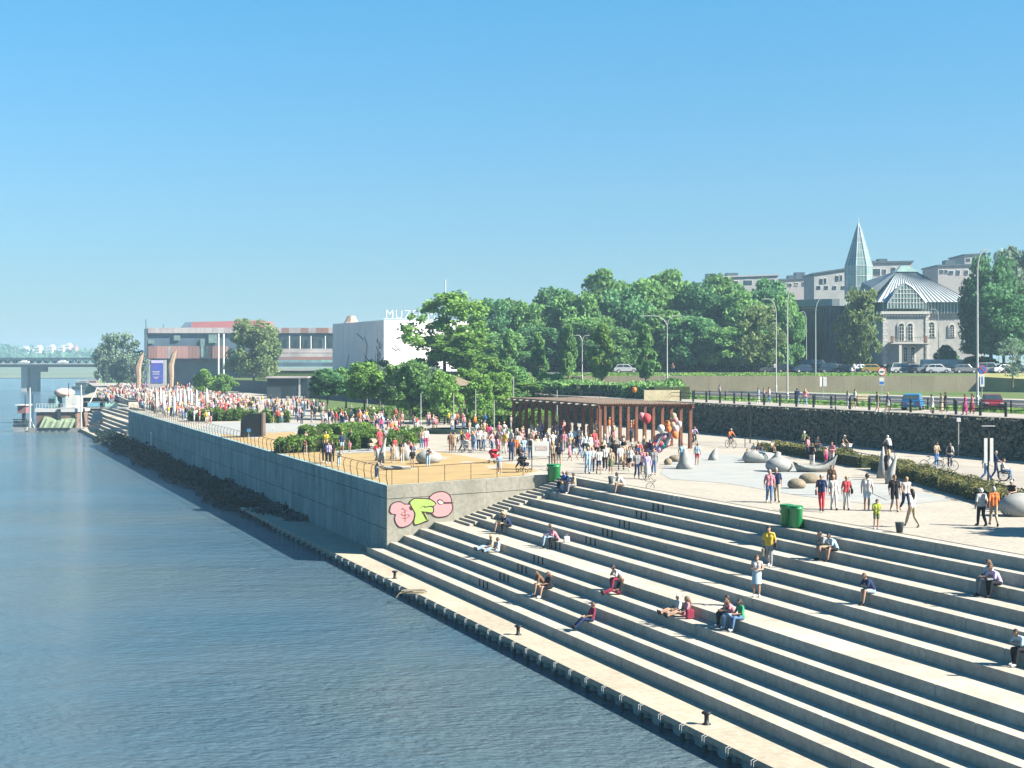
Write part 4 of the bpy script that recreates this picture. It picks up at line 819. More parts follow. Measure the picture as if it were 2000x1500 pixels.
for t_, x, sc_ in (('MUZEUM', 752, 3.6),):
    cu = bpy.data.curves.new('letters', 'FONT'); cu.body = t_; cu.size = 2.8; cu.offset = -.07; cu.extrude = .06; cu.space_character = 1.15
    tmp = bpy.data.objects.new('tmp', cu); col.objects.link(tmp); dg = bpy.context.evaluated_depsgraph_get(); me = bpy.data.meshes.new_from_object(tmp.evaluated_get(dg)); bpy.data.objects.remove(tmp)
    me.materials.clear(); me.materials.append(M_white); l = link('roof_letters', me, pv); l.rotation_euler = (R(90), 0, math.atan2((b-a).y, (b-a).x)); l.location = a.lerp(b, .01)+up_+Vector((0, .3, .35))
MB().tube([onface(a, b, k, h0+.3, -.3) for k in (0, .9)], .06, 4).build('letter_rail', M_grey, pv)
MB().tube([W(870, 600, 420)-pv.location, W(870, 546, 420)-pv.location], .2, 5).build('mast', M_grey, pv)
# dark clad science building
YK = 500; zk = ZP; M_cl = mat('cladding_blue', (.085, .13, .17), .6, .3, .15); M_cr = mat('cladding_rust', (.34, .16, .12), .7, .35, .12, c2=(.26, .17, .16)); M_cg = mat('cladding_grey', (.40, .36, .36), .7, .3, .15)
kb = empty('science_building', W(283, 752, YK), label='long dark building with rust and blue cladding panels and red roof volume', cat='building'); kb.location.z = zk
KX = lambda x: (x-283)*YK/F; KZ = lambda y: WZ(y, YK)-zk
sk = lambda x: .0                                    # front runs away a little
def kbox(name, xa, xb, ya, yb, y0_, dep, m): return MB().box(((KX(xa)+KX(xb))/2, y0_+dep/2, (KZ(ya)+KZ(yb))/2), (KX(xb)-KX(xa), dep, KZ(ya)-KZ(yb))).build(name, m, kb)
kbox('base_wall', 284, 460, 702, 752, 4, 40, M_cl); kbox('upper_storey', 283, 660, 645, 702, 0, 50, M_cl); kbox('roof_parapet', 288, 665, 640, 651, -.4, 51, M_cg); kbox('end_fin', 282.5, 288, 642, 752, -.6, 50, M_cl)
r = random.Random(2)
x = 290
while x < 445:
    w_ = r.choice((5, 7, 9, 12)); kbox('cladding_panel', x, min(x+w_-.4, 445), 676, 700, -.35, .3, r.choice((M_cr, M_cr, M_cr, M_cg, mat('cladding_pink', (.42, .24, .21))))); x += w_
x = 290
while x < 660:
    w_ = r.choice((6, 9, 14)); kbox('cladding_panel', x, x+w_-.4, 640.4, 650.6, -.7, .25, r.choice((M_cr, M_cg, M_cg, mat('cladding_pale', (.5, .47, .46))))); x += w_
for xa, xb, ya, yb in ((290, 301, 663, 671), (392, 400, 662, 676), (408, 424, 653, 670), (393, 403, 676, 698), (340, 352, 655, 665)): kbox('window', xa, xb, ya, yb, -.5, .3, M_gl)
for x in (429, 439): MB().tube([(KX(x), -2, KZ(652)), (KX(x), -2, KZ(735))], .3, 6).build('column', M_white, kb)
kbox('soffit', 340, 400, 701, 704, -1, 6, M_dark)
for ya, yb, m in ((690, 697, M_cg), (697, 703, M_cr), (708, 716, M_cl)): kbox('ramp_parapet', 545, 660, ya, yb, -2, 4, m)
for xa in (548, 568, 590, 612, 640): kbox('glazing', xa, xa+17, 657, 680, -.4, .3, M_glassd)
for xa in (566, 587, 608, 636): MB().tube([(KX(xa), -1, KZ(656)), (KX(xa), -1, KZ(690))], .18, 5).build('column', M_white, kb)
kbox('rear_parapet', 543, 660, 681, 689, -1.4, 3, M_cg)
mb = MB(); mb.hexa([Vector((KX(336), 12, KZ(640))), Vector((KX(500), 12, KZ(640))), Vector((KX(500), 40, KZ(640))), Vector((KX(336), 40, KZ(640)))], [Vector((KX(344), 14, KZ(627))), Vector((KX(497), 14, KZ(623))), Vector((KX(497), 40, KZ(623))), Vector((KX(344), 40, KZ(627)))]); mb.build('red_roof_volume', mat('red_cladding', (.26, .10, .10), .6, .12, .1), kb)
mb = MB(); mb.hexa([Vector((KX(336), 11.8, KZ(640))), Vector((KX(358), 11.8, KZ(640))), Vector((KX(358), 12.6, KZ(640))), Vector((KX(336), 12.6, KZ(640)))], [Vector((KX(344), 13.6, KZ(627))), Vector((KX(358), 13.6, KZ(626.5))), Vector((KX(358), 14.4, KZ(626.5))), Vector((KX(344), 14.4, KZ(627)))]); mb.build('blue_roof_panel', M_cl, kb)
mb = MB(); c = (KX(680), 10, KZ(633)); mb.tube([(c[0], 10, KZ(634)), (c[0], 10, KZ(627)), (c[0], 10, KZ(615))], [3.6, 2.2, 1.3], 8); mb.build('roof_cone', mat('copper_brown', (.42, .30, .24)), kb)
MB().tube([(KX(285), 0, KZ(642)), (KX(285), 0, KZ(624))], .12, 4).build('roof_mast', M_dark, kb); MB().tube([(KX(312), 5, KZ(642)), (KX(312), 5, KZ(632))], .1, 4).build('roof_mast', M_dark, kb)
# rear terrace behind kiosk
e = empty('terrace_ramp', W(545, 730, 420), label='green roofed terrace with low pale walls below the science building', cat='terrace'); MB().box((14, 10, -2), (40, 20, 6)).build('bank', M_grass, e); MB().box((14, -.2, 1.1), (40, .3, .5)).build('parapet', M_pale, e)
# kiosk
kY = 330; kk = empty('kiosk', W(522, 786, kY), label='black box kiosk with white lettering behind the standing crowd', cat='kiosk'); kk.location.z = ZP; kx = lambda x: (x-522)*kY/F; kz = lambda y: WZ(y, kY)-ZP
MB().box((kx(600)/2, 4, kz(738)/2), (kx(600), 8, kz(738))).build('wall', mat('kiosk_black', (.008, .02, .026), .6, .3, .3), kk); MB().box((kx(600)/2, 3.8, kz(737)), (kx(604), 9, .35)).build('roof', M_cg, kk)
MB().box((kx(585), -.05, kz(762)), (.4, .1, kz(737)-kz(787))).build('door_post', M_grey, kk); MB().box((kx(535), -.1, kz(770)), (3, .2, 3)).build('service_window', M_glassd, kk)
cu = bpy.data.curves.new('letters', 'FONT'); cu.body = 'PLATER'; cu.size = 1.15; cu.extrude = .03; tmp = bpy.data.objects.new('tmp', cu); col.objects.link(tmp); dg = bpy.context.evaluated_depsgraph_get(); me = bpy.data.meshes.new_from_object(tmp.evaluated_get(dg)); bpy.data.objects.remove(tmp); me.materials.clear(); me.materials.append(M_white); l = link('letters', me, kk, (kx(558), -.1, kz(781))); l.rotation_euler = (R(90), 0, 0)
# poster pillar with the blue advert
pq = W(307, 748, 440); pp = empty('poster_pillar', (pq.x, pq.y, ZP), label='large blue poster with white text standing before the science building', cat='poster'); pw = 23*440/F; ph0, ph1 = WZ(748, 440)-ZP, WZ(703, 440)-ZP
MB().box((0, .4, (ph1)/2), (pw+1.6, .5, ph1)).build('frame', M_pale, pp); MB().box((0, .08, (ph0+ph1)/2), (pw, .1, ph1-ph0)).build('poster', mat('poster_blue', (.03, .10, .42), .5, .2, .4, c2=(.12, .10, .45)), pp)
for i, (a_, b_) in enumerate(((0.50, .7), (.44, .5), (.38, .6), (.25, .45), (.2, .3))): MB().box((-pw*.1, 0, ph0+(ph1-ph0)*a_), (pw*b_, .04, .14)).build('text_line', M_white, pp)
MB().box((0, .0, ph1-.5), (pw, .06, .8)).build('poster_band', mat('poster_lilac', (.55, .5, .75)), pp)
for x, yt, lb in ((270, 688, 'tall curved wooden sail post left of the blue poster'), (334, 682, 'tall curved wooden sail post right of the blue poster')):
    p = W(x, 752, 430); p.z = ZP; h = WZ(yt, 430)-ZP; e = empty('sail_post', p, label=lb, cat='sculpture')
    mb = MB(); mb.tube([(0, 0, 0), (.1, 0, h*.35), (-.1, 0, h*.6), (.7, 0, h*.85), (1.6, 0, h)], [.6, .75, .95, .7, .08], 7); mb.build('mast', M_wood, e)
# closed umbrellas
um = MB(); um.lathe([(.03, 0), (.03, .9), (.10, .95), (.24, 1.3), (.21, 2.4), (.10, 3.3), (.02, 3.7)], 8); ume = um.mesh('canopy', M_white, True)
for i, (x, y) in enumerate([(306, 802), (320, 806), (331, 804), (340, 812), (352, 800), (361, 802), (374, 800), (384, 803), (314, 794), (346, 796), (368, 793), (404, 796)]):
    p = P(x, y+8); o = empty('closed_umbrella', p, label='closed white parasol in the crowd, %s' % ['leftmost', 'second from left', 'third from left', 'standing lowest at the front', 'fifth along', 'middle pair left', 'middle pair right', 'tall right one', 'small back left', 'back middle', 'back right', 'rightmost alone'][i], cat='umbrella', group='closed white umbrellas on the terrace'); link('canopy', ume, o)
# terrace wall pieces in the crowd
for pts, lb in (([(222, 771), (250, 785), (300, 790)], 'pointed low wall at the prow of the upper crowd terrace'), ([(250, 790), (340, 788)], 'low pale wall between the two crowd terraces'), ([(340, 786), (420, 800)], 'low sunlit wall behind the closed umbrellas')):
    q = [P(x, y+6) for x, y in pts]; e = empty('terrace_wall', q[0], label=lb, cat='wall')
    for a, b in zip(q, q[1:]):
        dv = (b-a); MB().box(((b+a)/2-q[0]+Vector((0, 0, .45))), (dv.length, .4, .9), rz=math.atan2(dv.y, dv.x)).build('wall_block', M_plaza, e)
# pergola
c1 = Vector((7.5, 131.5)); u_ = Vector((-7.3, 24)).normalized(); v_ = Vector((1, 0)); Lp = 25.1; Wp = 7.75
pg = empty('pergola', (7.5, 131.5, ZP), label='long rust brown steel pergola with a slatted roof on the promenade', cat='pergola'); hp_ = 3.62
pm_ = MB().box((0, 0, hp_/2), (.26, .34, hp_), rz=math.atan2(u_.y, u_.x)-math.pi/2).mesh('post', M_rust)
for i in range(13):
    s = u_*(Lp*i/12)
    link('post', pm_, pg, (s.x, s.y, 0)); link('post', pm_, pg, (s.x+Wp, s.y, 0))
    MB().box((s.x+Wp/2, s.y, hp_+.09), (Wp+.5, .16, .17)).build('cross_beam', M_rust, pg); MB().box((s.x-.45, s.y, hp_+.09), (.5, .2, .10)).build('beam_end', mat('pale_cap', (.55, .5, .42)), pg)
an = math.atan2(u_.y, u_.x); mid = u_*(Lp/2)
for dx in (-.13, Wp+.13): MB().box((mid.x+dx, mid.y, hp_-.02), (Lp+.6, .14, .30), rz=an).build('edge_beam', M_rust, pg)
nb = 40
for i in range(nb): dx = -.2+(Wp+.4)*i/(nb-1); MB().box((mid.x+dx, mid.y, hp_+.22), (Lp+.7, .11, .07), rz=an).build('roof_slat', M_wood, pg)
# ------------------------------------------------------------------ lamps, poles and signs
def arcpts(x, y, z, r, h, sgn, n=8): return [(x+sgn*r*(1-math.cos(a)), y, z+h*math.sin(a)) for a in np.linspace(0, math.pi/2, n)]
def lamp(x, yb, yt, label, arms, Y=None, Zg=ZU, rad=.10, m=None, cat='street lamp'):
    Y = Y or (CZ-Zg)*F/(yb-Y0); p = Vector(((x-1000)*Y/F, Y, Zg)); h = WZ(yt, Y)-Zg; e = empty('street_lamp', p, label=label, cat=cat); m = m or M_grey
    k = .0 if not arms else min(2.4, h*.18); MB().tube([(0, 0, 0), (0, 0, .9), (0, 0, 1.0), (0, 0, h-k)], [rad*1.35, rad*1.35, rad, rad*.6], 8).build('pole', m, e)
    for dx in arms:
        L = dx*Y/F; s = 1 if L > 0 else -1; mb = MB(); r_ = abs(L)*.55; pts = [(s*r_*(1-math.cos(a)), 0, h-k+k*math.sin(a)) for a in np.linspace(0, math.pi/2, 8)]+[(L*.8, 0, h+.03)]
        mb.tube(pts, rad*.55, 6).build('arm', m, e); MB().box((L*.92, 0, h), (abs(L)*.35+.1, .22, .09)).build('lamp_head', m, e)
    return e
lamp(1303, 731, 617, 'tall double arm street lamp before the green belt', (-48, 28), Y=232, Zg=WZ(742, 232)); lamp(1137, 745, 655, 'smaller double arm lamp between the conical trees', (-14, 13), Y=235, Zg=WZ(745, 235), rad=.09)
lamp(1516, 767, 584, 'curved street lamp leaning left, left one of the pair', (-26,)); lamp(1538, 785, 557, 'tallest curved street lamp of the pair, arm to the right', (22,)); lamp(1593, 764, 581, 'curved street lamp in front of the dark glass hall', (26,))
lamp(1909, 792, 489, 'large curved street lamp by the right edge over the red car', (22,), rad=.13)
for x, yb, yt, lb, a in ((1693, 733, 600, 'thin lamp post in front of the yellowish tree', (-6,)), (1833, 733, 604, 'thin lamp post before the balcony windows', (-14,)), (1575, 733, 609, 'thin grey lamp post beside the dark hall', (-10,))): lamp(x, yb, yt, lb, a, Y=270, Zg=ZC, rad=.07)
for x, yb, yt, lb in ((1632, 900, 793, 'slim promenade lamp behind the boat shaped sculpture'), (1465, 866, 785, 'slim promenade lamp before the dark rubble wall'), (1930, 953, 832, 'slim promenade lamp with white panels near the wheelchair')):
    Y = 7.1*F/(yb-Y0); p = P(x, yb); h = WZ(yt, Y)-ZP; e = empty('promenade_lamp', p, label=lb, cat='lamp post'); MB().tube([(0, 0, 0), (0, 0, h)], [.06, .045], 8).build('pole', M_dark, e); MB().box((0, 0, h), (.75, .22, .05)).build('lamp_head', M_grey, e)
    if x == 1930:
        for s in (-1, 1): MB().box((s*.17, -.09, WZ(880, Y)-ZP), (.19, .04, 1.45)).build('panel', M_white, e)
p = P(1872, 893); e = empty('lantern_post', p, label='thin post with small white lantern at the rubble wall', cat='lamp post'); MB().tube([(0, 0, 0), (0, 0, 2.75)], .04, 6).build('pole', M_grey, e); MB().box((0, 0, 2.9), (.28, .28, .3)).build('lantern', M_white, e)
for x, yb, yt in ((717, 816, 757), (748, 823, 790), (822, 838, 768), (865, 800, 770), (886, 848, 768), (965, 838, 782), (970, 812, 750), (929, 835, 760), (1003, 850, 735), (1088, 835, 762)):
    p = PG(x, yb); h = WZ(yt, p.y)-p.z; e = empty('park_pole', p, label='thin pale metal pole %s' % {717: 'left over the standing crowd', 748: 'short, above the hedge', 822: 'in front of the densest young tree', 865: 'far, under the airy tree', 886: 'beside the couple of sitting people', 965: 'left of the pergola, nearer', 970: 'left of the pergola, farther', 929: 'right of the leaning post', 1003: 'at the left end of the pergola', 1088: 'poking above the pergola roof'}[x], cat='pole', group='thin poles in the park'); MB().tube([(0, 0, 0), (0, 0, h)], [.06, .04], 6).build('pole', M_grey, e)
p = PG(902, 826); e = empty('leaning_mast', p, label='thick leaning wooden mast with net canopy beside the pergola', cat='mast'); MB().tube([(0, 0, 0), (-1.0, 0, 4.9)], [.2, .14], 8).build('mast', M_barkp, e)
mb = MB(); mb.add([(-4.2, 0, 4.7), (-1.0, 2, 4.6), (2.0, 0, 4.7), (-1.0, -2, 4.6), (-1.0, 0, 5.9)], [(0, 3, 4), (3, 2, 4), (2, 1, 4), (1, 0, 4)]); mb.build('canopy', mat('net_brown', (.16, .13, .09), .9), e)
for i, s in enumerate(((2.0, 0, 4.7, 5.5, 0, 4.2), (-4.2, 0, 4.7, -6, 0, 3.9))): MB().tube([s[:3], s[3:]], .04, 4).build('stay', M_dark, e)
# round traffic signs
def rsign(x, yb, yt, label, kind, Zg=ZU, Y=None):
    Y = Y or (CZ-Zg)*F/(yb-Y0); p = Vector(((x-1000)*Y/F, Y, Zg)); h = WZ(yt, Y)-Zg; e = empty('traffic_sign', p, label=label, cat='sign'); MB().tube([(0, 0, 0), (0, 0, h)], .035, 6).build('pole', M_grey, e)
    def disc(c, r_, y, m, nm): MB().tube([(c[0], y, c[1]), (c[0], y-.02, c[1])], r_, 20).build(nm, m, e)
    red = mat('sign_red', (.55, .05, .04), .5); blu = mat('sign_blue', (.03, .16, .50), .5)
    if kind == 'round': disc((0, h), .45, -.04, red, 'disc'); disc((0, h), .35, -.07, M_white, 'disc_face'); MB().box((0, -.1, h), (.4, .02, .12)).build('bar', M_dark, e); MB().box((0, -.05, h-1.0), (.5, .03, .8)).build('plate', M_white, e); MB().box((0, -.07, h-1.15), (.44, .02, .3)).build('plate_mark', blu, e)
    if kind == 'blue': disc((0, h), .42, -.04, red, 'disc'); disc((0, h), .34, -.07, blu, 'disc_face'); MB().box((0, -.1, h), (.7, .02, .09), tilt=('Y', .78)).build('bar', red, e); MB().box((0, -.05, h-1.0), (.42, .03, 1.2)).build('plate', M_white, e); MB().box((0, -.07, h-1.0), (.12, .02, .7)).build('plate_mark', blu, e)
    if kind == 'plates':
        MB().box((-.22, -.05, h-.4), (.26, .03, 1.0), rz=.6).build('plate', M_white, e); MB().box((.22, -.05, h-.4), (.38, .03, 1.0)).build('plate', M_white, e)
rsign(1722, 790, 726, 'round white and red sign with blue plate by the blue car', 'round'); rsign(1950, 733, 668, 'round blue and red no parking sign above the parked cars', 'blue', ZC, 262); rsign(1607, 787, 738, 'post with two turned white plates behind the fence', 'plates'); rsign(1918, 797, 722, 'pole with pink topped white and blue plates beside the large lamp', 'blue')
# information board by the end wall
p = P(1056, 918); e = empty('information_board', p, label='white information board between two posts near the green bin', cat='board')
for s in (-.6, .6): MB().tube([(s, 0, 0), (s, 0, 1.95)], .03, 6).build('post', M_dark, e)
MB().box((0, -.04, 1.45), (1.15, .04, 1.0)).build('board', M_white, e); MB().box((.05, -.07, 1.5), (.8, .01, .3)).build('picture', mat('board_print', (.5, .42, .38), .8, .3, 8), e)
# bins
def bin_(x, y, lab, Z=None, sc_=1):
    p = P(x, y, ZP if Z is None else Z); e = empty('waste_bin', p, label=lab, cat='bin'); e.scale = (sc_, sc_, 1 if sc_ == 1 else .9); MB().lathe([(.30, .0), (.40, .08), (.42, .95), (.46, .98), (.46, 1.08)], 16).build('body', M_green, e, True); MB().lathe([(.47, 1.08), (.47, 1.14), (.38, 1.16)], 16).build('rim', M_rubber if Z is None and x > 1500 else mat('bin_dark_green', (.01, .16, .06)), e); MB().tube([(-.43, 0, .7), (-.47, 0, .9)], .03, 4).build('handle', M_rubber, e)
bin_(1082, 941, 'green round waste bin at the top of the side stair', ZK(1)+.0); bin_(1537, 1028.3, 'left of the two green bins on the top step', ZK(1), .72); bin_(1555, 1031.3, 'right of the two green bins on the top step, with dark lid', ZK(1), .72)
p = P(1757, 1040); e = empty('bucket', p, label='small dark grey bucket on the promenade edge', cat='bucket'); MB().lathe([(.13, 0), (.19, .42), (.20, .44), (.17, .44)], 14).build('body', mat('bucket_grey', (.06, .08, .09)), e, True)
p = P(1193, 945); e = empty('bucket', p, label='dark bin-like planter beside the sitting cyclist', cat='bucket'); MB().lathe([(.12, 0), (.17, .45), (.13, .46)], 12).build('body', mat('bucket_grey', (.06, .08, .09)), e, True)
# sculptures in the play area
def blob(name, p, rs, label, M=None, m=None, cat='sculpture', seed=0, rough=.12, parts=None):
    e = empty(name, p, label=label, cat=cat); g = random.Random(seed); mb = MB().ell((0, 0, rs[2]*.75), rs, 18, 12, M=M)
    mb.v = [(x*(1+rough*math.sin(3*x+seed)), y*(1+rough*math.sin(2*y+seed+1)), max(-.05, z*(1+rough*.5*math.sin(4*x+seed)))) for x, y, z in mb.v]; mb.build('body', m or M_sculpt, e, True); return e
e = blob('egg_sculpture', P(1521, 921), (.95, .8, .55), 'large smooth egg shaped concrete sculpture in the play area', seed=1, rough=.05); MB().tube([(-.1, .3, .7), (.0, .3, 1.1), (.1, .3, 1.3)], [.45, .22, .12], 9).build('hump', M_sculpt, e, True)
p = P(1592, 922); e = empty('boat_sculpture', p, label='boat shaped concrete play sculpture with upturned bow', cat='sculpture'); mb = MB(); vs = []; n = 12
for i in range(n+1):
    k = i/n*2-1; wd = .6*(1-abs(k)**2.2)+.03; zt = .45+.75*max(0, k)**2+.25*max(0, -k)**2; L = 1.5*k
    vs += [(L, -wd, zt), (L*.8, -wd*.5, .0), (L*.8, wd*.5, .0), (L, wd, zt), (L*.86, wd*.55, zt*.45), (L*.86, -wd*.55, zt*.45)]
mb.add(vs, [(i*6+j, i*6+(j+1) % 6, (i+1)*6+(j+1) % 6, (i+1)*6+j) for i in range(n) for j in range(6)]); mb.build('hull', M_sculpt, e, True)
def fin(x, y, h, w_, lab, lean=.0, s=1): p = PG(x, y); e = empty('fin_sculpture', p, label=lab, cat='sculpture'); MB().tube([(0, 0, -.05), (w_*.1*s, 0, h*.35), (lean*.6, 0, h*.75), (lean, 0, h)], [w_*.55, w_*.45, w_*.22, w_*.06], 12).build('body', M_sculpt, e, True); return e
fin(1337, 916, 1.4, 1.15, 'grey cone sculpture right of the balloon seller', .05); fin(1722, 934, 2.0, .6, 'tall grey fin sculpture the children climb', .1); fin(1738, 945, 1.8, .55, 'second grey fin sculpture leaning right beside the tall one', .45); fin(1392, 899, .95, .7, 'pale low triangular fin at the left of the play area', .3)
blob('rock_sculpture', P(1482, 904), (1.35, .6, .5), 'long low grey rock sculpture people lie on', seed=3); blob('boulder', P(1557, 954), (.55, .4, .32), 'small brown boulder nearest the walkers', m=M_boulder, seed=2, cat='boulder'); blob('boulder', P(1580, 944), (.62, .42, .38), 'larger brown boulder behind the small one', m=M_boulder, seed=5, cat='boulder')
blob('rock_sculpture', P(1990, 1008), (1.0, .7, .62), 'blue grey rounded sculpture cut by the right edge', seed=7, rough=.05)
blob('boulder', P(1320, 902), (.5, .4, .3), 'small sunlit rock left of the cone sculpture', m=M_boulder, seed=4, cat='boulder'); blob('boulder', P(1304, 908), (.3, .3, .28), 'small dark rock beside the balloon crowd', m=M_boulder, seed=6, cat='boulder')
fin(745, 904, 1.9, .55, 'tall grey horn sculpture in the sand area', .35); fin(738, 900, 1.0, .5, 'short white horn sculpture in the sand area', -.1); fin(793, 899, 1.35, .95, 'rounded white horn sculpture among the children', -.1); fin(770, 897, 1.2, .7, 'small white horn sculpture left of the rounded one', -.1)
blob('rock_sculpture', PG(838, 905), (1.0, .6, .55), 'pale low sculpture in the sand with a child on it', seed=9, rough=.05); blob('slab_sculpture', PG(775, 917), (1.25, .35, .16), 'long flat white sculpture lying in the sand', seed=9, rough=.05)
p = PG(494, 853); e = empty('arch_shelter', p, label='black rounded shell shelter beside the river railing', cat='shelter'); mb = MB(); n = 9; pts = [(-1.15, 0), (-1.15, 1.4)]+[(-1.15+1.0*(1-math.cos(a)), 1.4+1.0*math.sin(a)) for a in np.linspace(.2, math.pi/2, 6)]+[(1.0, 2.4), (1.0, 0)]
k = len(pts); mb.add([(a, -.7, b) for a, b in pts]+[(a, .7, b) for a, b in pts], [tuple(range(k))[::-1], tuple(range(k, 2*k))]+[(i, (i+1) % k, k+(i+1) % k, k+i) for i in range(k)]); mb.build('shell', M_dark, e); MB().box((1.1, 0, 1.25), (.18, 1.5, 2.5)).build('end_panel', mat('shelter_brown', (.12, .09, .08)), e)
for x, y in ((486, 858), (533, 852)): p = PG(x, y); e = empty('small_sign', p, label='small blue topped post left of the black shelter' if x == 486 else 'small white notice on a post near the black shelter', cat='sign'); MB().tube([(0, 0, 0), (0, 0, .8)], .03, 5).build('post', M_grey, e); MB().box((0, -.04, .9), (.38, .04, .32)).build('plate', M_white if x == 533 else mat('plate_blue', (.05, .2, .4)), e)
p = PG(880, 846); e = empty('round_bench', p, label='round dark planter bench below the young trees', cat='bench'); MB().lathe([(2.6, 0), (2.8, .5), (2.2, .5), (2.2, .42)], 24).build('ring', mat('bench_green', (.05, .09, .08)), e)
p = W(1353, 773, 175); e = empty('parapet_block', (p.x-3.5, 175, ZU), label='pale yellow block behind the black railing right of the pergola', cat='parapet'); MB().box((0, 0, .6), (4.1, .4, 1.2)).build('block', mat('pale_yellow', (.58, .5, .32)), e)
p = P(1682, 783, ZU); e = empty('parapet_block', p, label='short cream concrete block beside the road behind the fence', cat='parapet'); MB().box((0, 0, .4), (1.5, .6, .8)).build('block', mat('pale_yellow', (.58, .5, .32)), e)
# ------------------------------------------------------------------ barge, gangway, moored boats
YBt = 12.7*F/(843-Y0); bs = YBt/F; bt = empty('house_barge', ((105-1000)*bs, YBt, 0), label='moored brown barge with upper deck and green tarpaulin', cat='boat'); bxx = lambda x: (x-105)*bs; bz = lambda y: WZ(y, YBt)
def bb(nm, xa, xb, ya, yb, dep=7, y0_=0, m=M_dark): return MB().box(((bxx(xa)+bxx(xb))/2, y0_+dep/2, (bz(ya)+bz(yb))/2), (bxx(xb)-bxx(xa), dep, bz(ya)-bz(yb))).build(nm, m, bt)
mbr = mat('barge_brown', (.20, .13, .10), .85, .2, 1); bb('hull', 55, 166, 836, 843, 12, 0, mat('hull_grey', (.24, .25, .24))); bb('cabin', 68, 147, 806, 836, 8, 1, mbr); bb('roof_band', 66, 150, 798, 805, 8.6, .7, M_white); bb('opening', 110, 117, 799, 836, .3, .55, M_glassd)
bb('upper_cabin', 88, 104, 775, 797, 4, 2, mat('cabin_teal', (.14, .28, .30))); bb('window', 91, 95, 779, 788, .1, 1.9, M_glassd); bb('window', 97, 101, 779, 788, .1, 1.9, M_glassd); bb('white_box', 122, 145, 774, 797, 4, 2, mat('box_white', (.62, .62, .58)))
mb = MB(); mb.ell((bxx(111), 5, bz(768)), (bxx(130)-bxx(111), 3, .9), 16, 8); mb.build('awning', mat('awning_pink', (.62, .45, .38)), bt, True)
mb = MB(); n = 14; vs = []
for i in range(n+1):
    k = i/n; x_ = bxx(80+k*64); wv = .12*math.sin(i*2.3); vs += [(x_+.4, .95, bz(813+5*math.sin(k*3))), (x_+.1+wv*.3, .2+wv, bz(824)), (x_-.3, -.3+wv, bz(835.5))]
mb.add(vs, [(i*3+j, i*3+j+1, (i+1)*3+j+1, (i+1)*3+j) for i in range(n) for j in (0, 1)]); mb.build('tarpaulin', mat('tarp_green', (.20, .26, .17), .8, .2, 1.5), bt)
for x, yt, yb in ((57, 757, 842), (48, 772, 838), (157, 752, 840), (133, 748, 775), (63, 770, 843)): MB().tube([(bxx(x), .4, bz(yb)), (bxx(x), .4, bz(yt))], .16 if x in (57, 157) else .09, 6).build('mast', M_grey if x in (57, 157) else M_dark, bt)
for i in range(14): MB().tube([(bxx(68+i*6), 1, bz(797)), (bxx(68+i*6), 1, bz(789))], .04, 4).build('railing_post', M_white, bt)
MB().tube([(bxx(68), 1, bz(789)), (bxx(146), 1, bz(789))], .05, 4).build('handrail', M_white, bt)
for x, l in ((57, 66), (157, 148)): MB().tube([(bxx(x), .4, bz(815)), (bxx(l), .4, bz(836))], .1, 5).build('brace', M_grey, bt)
b2 = empty('motor_boat', ((35-1000)*bs, YBt+1.5, 0), label='small motor boat with dark canopy tied to the left of the barge', cat='boat'); MB().hexa([Vector((-1, -1, -.1)), Vector((1.2, -1, -.1)), Vector((1.2, 1, -.1)), Vector((-1, 1, -.1))], [Vector((-1.3, -1.3, .8)), Vector((1.5, -1.2, .8)), Vector((1.5, 1.2, .8)), Vector((-1.3, 1.3, .8))]).build('hull', M_white, b2); MB().box((0, 0, 1.1), (2.2, 2, .6)).build('cockpit', M_glassd, b2); MB().box((-.1, 0, 2.3), (2.2, 2, .12)).build('canopy', M_dark, b2)
for sx_ in (-1, .9):
    for sy in (-.9, .9): MB().tube([(sx_, sy, .8), (sx_, sy, 2.25)], .04, 4).build('canopy_post', M_dark, b2)
b3 = empty('tour_boat', ((45-1000)*340/F, 340, 0), label='low white roofed pontoon boat behind the barge masts', cat='boat'); MB().box((0, 0, .3), (2.2, 6, .6)).build('hull', M_glassd, b3); MB().box((.2, 0, 3.0), (1.6, 4, 1.6)).build('cabin', mat('cabin_red', (.25, .12, .12)), b3); MB().box((.1, 0, 1.4), (.5, .5, 2)).build('support', M_dark, b3); MB().box((.2, 0, 4.0), (2.4, 5, .2)).build('roof', M_white, b3)
gy = empty('gangway', W(165, 796, 300), label='metal gangway with pale banners leading from the barge to the shore', cat='gangway'); q = W(250, 797, 300)-gy.location
MB().box(q/2, (q.length, 1.6, .25), rz=0).build('deck', M_grey, gy)
for s in (-.8, .8): MB().tube([(0, s, 1.1), (q.x, s, 1.1)], .04, 4).build('handrail', M_grey, gy)
for a, b, m in ((.1, .38, mat('banner_blue', (.18, .42, .55))), (.45, .8, mat('banner_mint', (.35, .6, .52)))): MB().box((q.x*(a+b)/2, -.86, .6), (q.x*(b-a), .04, .8)).build('banner', m, gy)
MB().tube([(.6, .3, .2), (2.3, 1, 4.0)], .12, 5).build('stay', M_white, gy)
